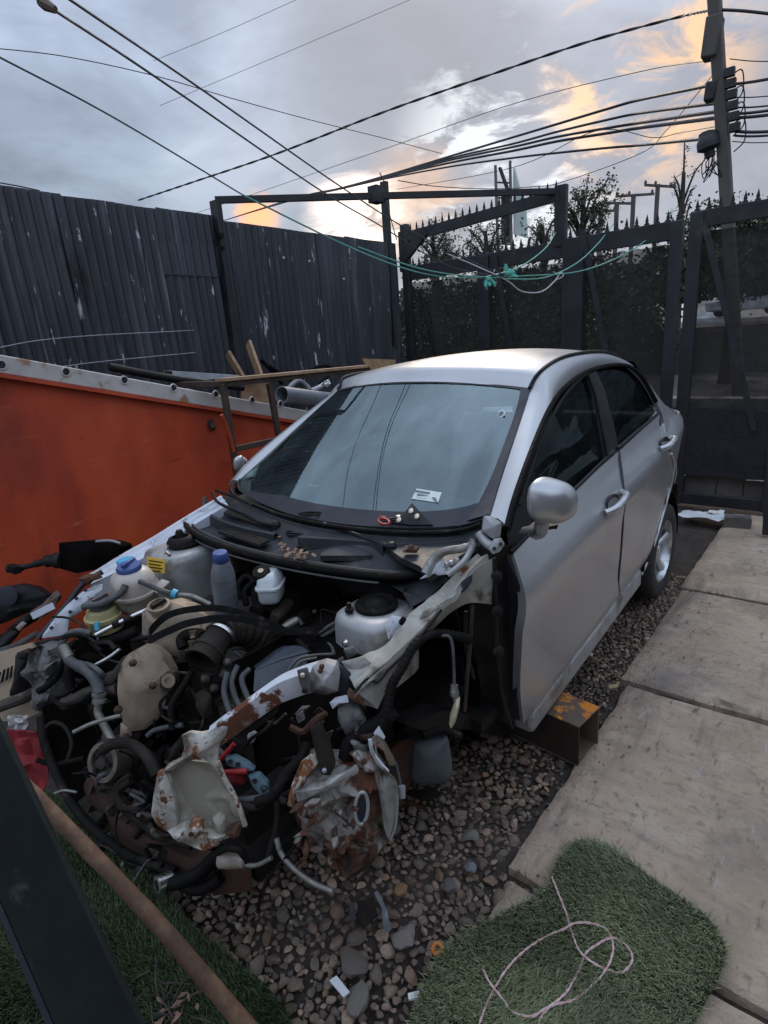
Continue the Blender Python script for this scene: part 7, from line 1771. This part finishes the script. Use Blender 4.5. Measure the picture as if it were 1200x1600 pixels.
# leaning boards
bm = NB(); bar(bm, at(356, 552, y=-2.15), at(408, 640, y=-1.95), .022, .10, (.3, 1, 0)); tag(build('plank', bm, 'wood'), 'short pale plank leaning against the corrugated fence, left one with notched end', 'plank')
bm = NB(); bar(bm, at(388, 536, y=-2.2), at(418, 620, y=-1.95), .022, .085, (.3, 1, 0)); tag(build('plank', bm, 'wood'), 'short darker plank leaning against the corrugated fence, right one and taller', 'plank')
bm = NB(); prism(bm, Yp([(376, 588), (420, 596), (424, 640), (378, 632)], -1.85), (0, -.02, 0)); tag(build('plank', bm, 'wood'), 'pale offcut of board standing behind the left end of the steel frame', 'plank')
bm = NB(); prism(bm, Yp([(566, 560), (618, 562), (618, 590), (572, 592), (573, 574)], -2.0), (0, -.02, 0)); tag(build('board_offcut', bm, 'osb'), 'strand board offcut standing at the right end of the steel frame', 'board')
bm = NB(); tube(bm, [at(440, 617, y=-1.66), at(520, 626, y=-1.75)], .062, 28, 1, hollow=True); tag(build('grey_pipe', bm, 'pvc', smooth=60, solid=.006), 'wide grey plastic pipe with its open end facing left above the red panel', 'pipe')
bm = NB(); tube(bm, [at(446, 612, y=-1.9), at(464, 596, y=-2.0), at(478, 602, y=-2.0), at(488, 616, y=-1.95)], .022, 10, 6); tag(build('bent_pipe', bm, 'pvc', smooth=60), 'thin bent grey pipe lying behind the wide grey pipe', 'pipe')
bm = NB(); tube(bm, [at(486, 612, y=-1.9), at(500, 606, y=-1.9), at(512, 598, y=-1.95)], .028, 10, 5); tag(build('pipe_fitting', bm, 'zinc', smooth=60), 'small grey pipe fitting beside the wide grey pipe', 'pipe')
bm = NB(); lathe(bm, [(.02, 0), (.03, .05), (.012, .08)], at(505, 604, y=-1.85), (0, 1, .4), 12); tag(build('tin', bm, 'chrome', smooth=40), 'small shiny metal piece among the pipes under the plank', 'metal scrap')
g0, g1 = at(255, 585, y=-1.95), at(368, 592, y=-1.95)
bm = NB(); rows = []
for s in range(12):
    p = at(262, 583, y=-2.05).lerp(at(368, 590, y=-1.85), s/11); rows.append([p+V(0, .06, -.03), p+V(0, .055, .012), p+V(0, 0, .018), p+V(0, -.06, .014), p+V(0, -.065, -.03)])
grid(bm, rows); tag(build('gutter_sheet', bm, 'zinc', smooth=30, solid=.003), 'pale folded metal gutter piece lying above the white rail', 'gutter')
bm = NB(); tube(bm, [at(170, 573, y=-1.9), at(260, 590, y=-1.85), at(380, 606, y=-1.8)], .024, 12, 4); tag(build('black_tube', bm, 'black_plastic', smooth=60), 'long black tube lying behind the white rail', 'pipe')
rnd = random.Random(17)
t = thing('black_tubing', 'tangle of black tubes and frames behind the plank by the fence', 'scrap', tuple(at(480, 590, y=-2.2)))
for k, pts in enumerate(([(420, 572), (450, 590), (478, 602)], [(470, 585), (500, 572), (520, 574)], [(500, 600), (515, 585), (530, 574), (548, 580)], [(530, 605), (545, 590), (560, 600)], [(408, 562), (432, 588), (440, 600)])):
    bm = NB(); tube(bm, [at(u, v, y=-2.15-.02*k) for u, v in pts], .016, 8, 5); build('tube', bm, 'rubber', t)
bm = NB(); box(bm, (-1.9, -2.15, 1.10), (1.1, .5, .05)); tag(build('shelf_board', bm, 'dark_rusty'), 'dark shelf behind the red panel carrying pipes and offcuts', 'shelf')
# black moulded duct lying on the wing and against the red panel
t = thing('air_duct', 'black moulded plastic duct with a long nozzle against the red panel', 'car part', tuple(at(130, 870, y=-1.15)))
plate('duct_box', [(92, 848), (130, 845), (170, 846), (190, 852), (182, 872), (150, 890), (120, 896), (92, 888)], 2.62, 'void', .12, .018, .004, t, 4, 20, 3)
bm = NB(); tube(bm, Dp([(12, 889, 2.62), (38, 886, 2.62), (60, 880, 2.62), (80, 876, 2.62), (96, 876, 2.62)]), [.018, .012, .016, .028, .036], 12, 5); build('nozzle', bm, 'black_plastic', t, smooth=60)
bm = NB(); box(bm, at(22, 889, d=2.6), (.03, .07, .035)); build('nozzle_tip', bm, 'rubber', t, bevel=.004)
hose('duct_rim', Dp([(150, 846, 2.58), (172, 845, 2.58), (188, 849, 2.58)]), .006, 'pvc', t)
# junk heap at the left edge
t = thing('broken_bumper', 'broken black plastic bumper piece with a round opening at the left edge', 'car part', tuple(at(30, 930, z=.4)))
bp_ = plate('shell', [(-30, 925), (0, 918), (28, 913), (55, 918), (75, 932), (60, 950), (30, 962), (0, 975), (-30, 985)], 2.72, 'black_plastic', .05, .04, .03, t, 4, 35, 41)
bm = NB(); lathe(bm, [(.048, 0), (.048, .006), (.04, .008)], at(12, 931, d=2.66), TOC, 24); build('fog_lamp_hole', bm, 'seam', t)
t = thing('plastic_shield', 'torn dark grey plastic splash shield lying over the carton', 'car part', tuple(at(40, 970, z=.4)))
plate('shield', [(10, 985), (30, 965), (48, 955), (60, 945), (88, 924), (94, 934), (75, 955), (52, 972), (30, 985), (20, 1000), (0, 1015), (-20, 1010)], 2.60, 'hose_grey2', .02, .02, .05, t, 4, 30, 43)
plate('brown_flap', [(48, 955), (66, 944), (88, 922), (94, 930), (80, 955), (62, 968)], 2.56, 'carton_dark', .01, .01, .02, t, 3, 30, 44)
plate('black_wedge', [(0, 1000), (18, 985), (24, 990), (12, 1008), (-6, 1022), (-10, 1010)], 2.50, 'black_plastic', .02, .01, .02, t, 3, 30, 45)
flat('beige_tag', [(24, 981), (34, 971), (40, 975), (30, 986)], 2.53, 'tank', t, .008, .003)
bm = NB(); bar(bm, at(50, 963, d=2.52), at(84, 946, d=2.52), .03, .006, TOC); tag(build('white_strip', bm, 'inner_white'), 'white plastic strip lying beside the dark splash shield', 'strip')
bm = NB(); tube(bm, Dp([(-10, 1020, 2.45), (25, 1008, 2.42), (58, 990, 2.38)]), .012, 8, 3); tag(build('grey_trim_strip', bm, 'hose_grey'), 'long grey trim strip lying across the carton edge', 'trim')
t = thing('carton', 'flattened brown carton with black slanted print at the left edge', 'carton', tuple(at(20, 1080, z=.25)))
bm = NB(); prism(bm, Dp([(-40, 1030, 2.42), (50, 1004, 2.36), (62, 1040, 2.30), (66, 1110, 2.24), (30, 1130, 2.24), (-40, 1120, 2.28)]), CF*.03); build('side', bm, 'carton', t, smooth=0)
pr_ = [[(0, 1068), (5, 1065), (9, 1046), (5, 1046)], [(8, 1064), (12, 1062), (15, 1043), (11, 1044)], [(14, 1061), (18, 1058), (20, 1040), (17, 1041)], [(-10, 1072), (-3, 1069), (2, 1050), (-4, 1051)]]
for q in pr_:
    bm = NB(); prism(bm, [at(u, v, d=2.30) for u, v in q], CF*.002); build('print', bm, 'rubber', t, smooth=0)
t = thing('dark_canister', 'dark upright plastic canister beside the carton at the left edge', 'canister', tuple(at(32, 1050, z=.3)))
plate('body', [(24, 1024), (36, 1018), (44, 1024), (42, 1060), (36, 1085), (24, 1092), (14, 1086), (22, 1060)], 2.22, 'black_plastic', .06, .02, .01, t, 4, 40, 46)
plate('lid', [(26, 1020), (36, 1016), (42, 1020), (40, 1028), (28, 1030)], 2.20, 'hose_grey2', .04, .006, .0, t)
bm = NB(); tube(bm, Dp([(-20, 1112, 2.2), (10, 1100, 2.18), (38, 1090, 2.16), (60, 1078, 2.14)]), .022, 10, 5); tag(build('brown_hose', bm, 'engine'), 'thick dusty brown hose running out of the engine bay to the left edge', 'hose')
t = NB(); rows = []
for i in range(9):
    row = []
    for j in range(12):
        p = at(10+i*8, 1140+j*9, d=2.05+.02*noise.noise(V(i*.5, j*.5, 2))); row.append(p+TOC*.03*noise.noise(V(i*.45, j*.4, 7))+V(0, 0, .02*noise.noise(V(i*.3, j*.6, 1))))
    rows.append(row)
grid(t, rows); tag(build('red_cloth', t, 'red_cloth', smooth=60, solid=.006), 'crumpled red cloth hanging at the left front corner of the car', 'cloth')
t = NB(); rows = []
for i in range(7):
    rows.append([at(12+i*5, 1118+j*5, d=2.07)+TOC*.03*noise.noise(V(i*.9, j*.9, 17)) for j in range(6)])
grid(t, rows); tag(build('clear_bag', t, 'plastic_film', smooth=25, solid=.002), 'crumpled pale plastic film above the red cloth', 'plastic film')

# ================================================================== FOREGROUND
# steel post close to the camera
pa, pb = at(-95, 1010, d=.98), at(175, 1660, d=.80)
ax_ = (pb-pa).normalized(); sdv = ax_.cross(CF).normalized(); sdv = sdv if sdv.dot(CR) < 0 else -sdv; dpv = ax_.cross(sdv); dpv = dpv if dpv.dot(CF) > 0 else -dpv
t = thing('gate_post', 'dark steel channel post leaning close to the camera in the bottom left corner', 'post', tuple(pb))
pa2, pb2 = at(-60, 1010, d=.98), at(262, 1690, d=.80)
pb2 = pb2+(pb2-pa2)*((pb2.z)/(pa2.z-pb2.z))
bm = NB(); o = [pa2, pb2]; w1, w2 = sdv*.115, dpv*.02
vs8 = [pa2, pb2, pb2+w1, pa2+w1]
prism(bm, vs8, dpv*.012); build('flange', bm, 'post_green', t, bevel=.003)
bm = NB(); prism(bm, [pa2+w1+dpv*.0, pb2+w1+dpv*.0, pb2+w1+dpv*.10, pa2+w1+dpv*.10], sdv*.010); build('web', bm, 'seam', t)
_pa, _pb = at(330, 1540, d=1.18), at(420, 1645, d=1.10); _pe = _pb+(_pb-_pa)*(_pb.z/max(.05, _pa.z-_pb.z))
bm = NB(); tube(bm, Dp([(20, 1208, 1.52), (52, 1240, 1.46), (130, 1320, 1.37), (235, 1430, 1.27), (330, 1540, 1.18), (420, 1645, 1.10)])+[_pe], .0172, 14, 6)
for v in bm.verts: v.co += Vector((noise.noise(v.co*40), noise.noise(v.co*41), noise.noise(v.co*42)))*.0012
tag(build('rusty_pole', bm, 'rusty_pole', smooth=60), 'long rusty steel pole leaning diagonally across the bottom left corner', 'pole')
t = thing('wire_twine', 'pink and white twisted twine lying in loops on the green grass mat', 'twine', tuple(at(880, 1500, z=.05)))
tz = .052
for pts in ([(862, 1370), (872, 1395), (884, 1425), (893, 1455), (905, 1485), (925, 1503), (950, 1516), (972, 1519), (986, 1505), (986, 1488), (970, 1470), (952, 1466), (930, 1478), (915, 1490), (905, 1515), (885, 1550), (860, 1572), (845, 1590), (838, 1620)],
            [(755, 1515), (765, 1535), (785, 1560), (800, 1580), (830, 1588), (860, 1572), (900, 1560), (935, 1530), (952, 1505), (958, 1480), (950, 1455), (930, 1444), (900, 1442), (880, 1452), (850, 1465), (820, 1485), (795, 1510), (775, 1540), (760, 1570), (745, 1610)]):
    P = [at(u, v, z=tz+.006*math.sin(i*1.7)) for i, (u, v) in enumerate(pts)]; Q = resample(spline(P, 8), 500)
    for ph in (0, math.pi):
        bm = NB(); T = []
        for i, q in enumerate(Q):
            dd = (Q[min(i+1, 499)]-Q[max(i-1, 0)]).normalized(); s = dd.cross(V(0, 0, 1)).normalized(); w = s.cross(dd); a = i*.26+ph; T.append(q+(s*math.cos(a)+w*math.sin(a))*.0014)
        tube(bm, T, .0019, 5, 1, smooth_path=False); build('strand', bm, 'cord_pink' if ph == 0 else 'cord_pale', t, smooth=60)
# steel box section under the sill
t = thing('steel_box', 'short rusty box section with an orange painted top propping up the car sill', 'box section', tuple(at(900, 1190, z=0)))
fb_, ft_ = at(903, 1200, z=-.005), None
H_ = .205
nb = at(905, 1136, d=(fb_-CAM).dot(CF)+.02)
rgt = at(932, 1160, z=.0)
ex = V(-.11, .10, 0); 
# open end faces the driveway (+y side, slightly turned); length runs under the car
ln = V(-.12, -1, 0).normalized(); wd = V(-1, .12, 0).normalized()
L_, W_ = .34, .17
o = V(fb_.x, fb_.y, 0); H_ = at(905, 1136, y=o.y).z
th = .006
for nm, c0, e1, e2, e3, m_ in (('top_plate', o+V(0, 0, H_-th), ln*L_, wd*W_, V(0, 0, th), 'orange_paint'), ('bottom_plate', o, ln*L_, wd*W_, V(0, 0, th), 'box_in'), ('side_plate', o+V(0, 0, th), ln*L_, wd*th, V(0, 0, H_-2*th), 'box_steel'), ('side_plate', o+V(0, 0, th)+wd*(W_-th), ln*L_, wd*th, V(0, 0, H_-2*th), 'box_in')):
    bm = NB(); prism(bm, [c0, c0+e1, c0+e1+e2, c0+e2], e3); build(nm, bm, m_, t, bevel=.0015)
bm = NB(); prism(bm, [o+ln*L_+V(0, 0, th), o+ln*L_+wd*W_+V(0, 0, th), o+ln*L_+wd*W_+V(0, 0, H_-th), o+ln*L_+V(0, 0, H_-th)], ln*.004); build('end_plate', bm, 'box_steel', t)
# litter on the gravel
def litter(nm, px, z, m_, label, cat, th=.006, bev=.001):
    bm = NB(); prism(bm, [at(u, v, z=z) for u, v in px], (0, 0, th)); tag(build(nm, bm, m_, smooth=0, bevel=bev), label, cat)
litter('plastic_tag', [(515, 1534), (526, 1526), (547, 1552), (537, 1560)], .030, 'paper', 'white rectangular plastic tag lying on the dark gravel', 'tag')
litter('small_label', [(637, 1554), (655, 1550), (656, 1560), (639, 1565)], .028, 'paper', 'small white scrap on the gravel at the edge of the grass mat', 'scrap')
t = NB(); q = at(684, 1483, z=.03); tube(t, [q+V(math.cos(a)*.014, math.sin(a)*.014, .004*math.sin(2*a)) for a in [2*math.pi*k/16 for k in range(17)]], .006, 8, 2); tag(build('orange_ring', t, 'orange_ring', smooth=60), 'small orange plastic ring on the gravel near the grass mat', 'ring')
bm = NB(); tube(bm, [at(588, 1395, z=.035), at(600, 1420, z=.035), at(603, 1440, z=.035), at(606, 1450, z=.04)], [.007, .010, .012], 8, 4); tag(build('metal_stub', bm, 'zinc', smooth=50), 'short grey metal stub lying on the gravel below the crushed corner', 'metal scrap')
litter('flat_chip', [(558, 1410), (584, 1404), (590, 1430), (570, 1450), (560, 1435)], .030, 'hose_grey2', 'dark flat plastic chip with a slot lying among the gravel stones', 'scrap', .006)
litter('steel_link', [(546, 1412), (554, 1410), (556, 1438), (546, 1440)], .032, 'hose_grey', 'narrow grey metal link lying left of the dark plastic chip', 'metal scrap', .005)
litter('wood_strip', [(625, 1248), (660, 1262), (670, 1268), (640, 1258)], .035, 'rust_dark', 'thin brown strip of scrap lying beside the crushed corner', 'scrap', .01)
litter('plastic_shard', [(632, 1240), (680, 1232), (690, 1245), (660, 1252)], .035, 'hose_grey2', 'dark plastic shard lying under the grey washer tank', 'scrap', .008)
litter('yellow_scrap', [(950, 1072), (968, 1068), (966, 1074), (952, 1077)], .022, 'tank_yellow', 'small yellowish scrap lying in the joint between two slabs', 'scrap', .004)
bm = NB(); bmesh.ops.create_icosphere(bm, subdivisions=2, radius=.012, matrix=Matrix.Translation(at(923, 1023, z=.01))); tag(build('white_pebble', bm, 'paper'), 'tiny white pebble on the soil beside the car sill', 'pebble')
# dry twigs and leaves at the bottom left
rnd = random.Random(44); t = thing('twig_heap', 'small heap of dry twigs and leaves on the dark grass mat', 'twigs', tuple(at(260, 1560, z=.03)))
for k in range(26):
    u, v = rnd.gauss(265, 26), rnd.gauss(1570, 22); p = at(u, v, z=rnd.uniform(.03, .07)); a = rnd.random()*6.28; L_ = rnd.uniform(.02, .05)
    d1 = V(math.cos(a), math.sin(a), rnd.uniform(-.3, .6))*L_; bm = NB(); tube(bm, [p-d1, p+V(0, 0, .006), p+d1], .0022, 5, 3); build('twig', bm, 'bark', t)
for k in range(14):
    u, v = rnd.gauss(265, 24), rnd.gauss(1572, 20); p = at(u, v, z=rnd.uniform(.035, .075)); a = rnd.random()*6.28; L_ = rnd.uniform(.008, .018)
    d1 = V(math.cos(a), math.sin(a), rnd.uniform(-.4, .6))*L_; s = d1.cross(V(0, 0, 1)).normalized()*L_*.4; up = V(0, 0, L_*.3)
    bm = NB(); grid(bm, [[p-d1, p-d1+V(.0004, 0, 0)], [p-s+up, p+s+up], [p+d1, p+d1+V(.0004, 0, 0)]]); build('leaf', bm, 'dry_leaf', t, solid=.001)
for i, pts in enumerate(([(285, 1500), (300, 1480), (318, 1470), (330, 1474)], [(245, 1500), (243, 1530), (248, 1560)])):
    bm = NB(); tube(bm, Z([(u, v, .04+.03*(k == 1)) for k, (u, v) in enumerate(pts)]), .003, 5, 5); tag(build('twig', bm, 'bark'), ['thin curved twig lying on the dark grass beside the rusty pole', 'thin dark straight twig crossing the dark grass under the pole'][i], 'twig')

# ================================================================== groups for the repeats
GROUPS = {'stone': 'stones that stand out in the gravel', 'grass mat': 'pieces of artificial grass', 'gate': 'leaves of the dark gate', 'cable': 'cables crossing the sky', 'utility pole': 'power poles beyond the gate',
          'tree': 'trees beyond the gate', 'car': 'white cars parked beyond the gate', 'wire': 'thin wires along the fence', 'pebble': 'loose pebbles', 'plank': 'planks by the red partition', 'pipe': 'pipes on the shelf', 'car part': 'loose black car parts at the left edge',
          'scrap': 'scraps on the gravel', 'metal scrap': 'bits of scrap metal', 'twig': 'twigs on the dark grass', 'cord': 'cords strung over the yard', 'wall': 'low walls beyond the gate', 'post': 'dark posts at the picture edges', 'strip': 'loose plastic strips'}
from collections import Counter
tops = [o for o in S.objects if o.parent is None and o.get('category')]
cnt = Counter(o['category'] for o in tops)
for o in tops:
    c_ = o['category']
    if cnt[c_] > 1 and not o.get('group') and c_ in GROUPS and o.name != 'sedan' and o.name != 'utility_pole': o['group'] = GROUPS[c_]
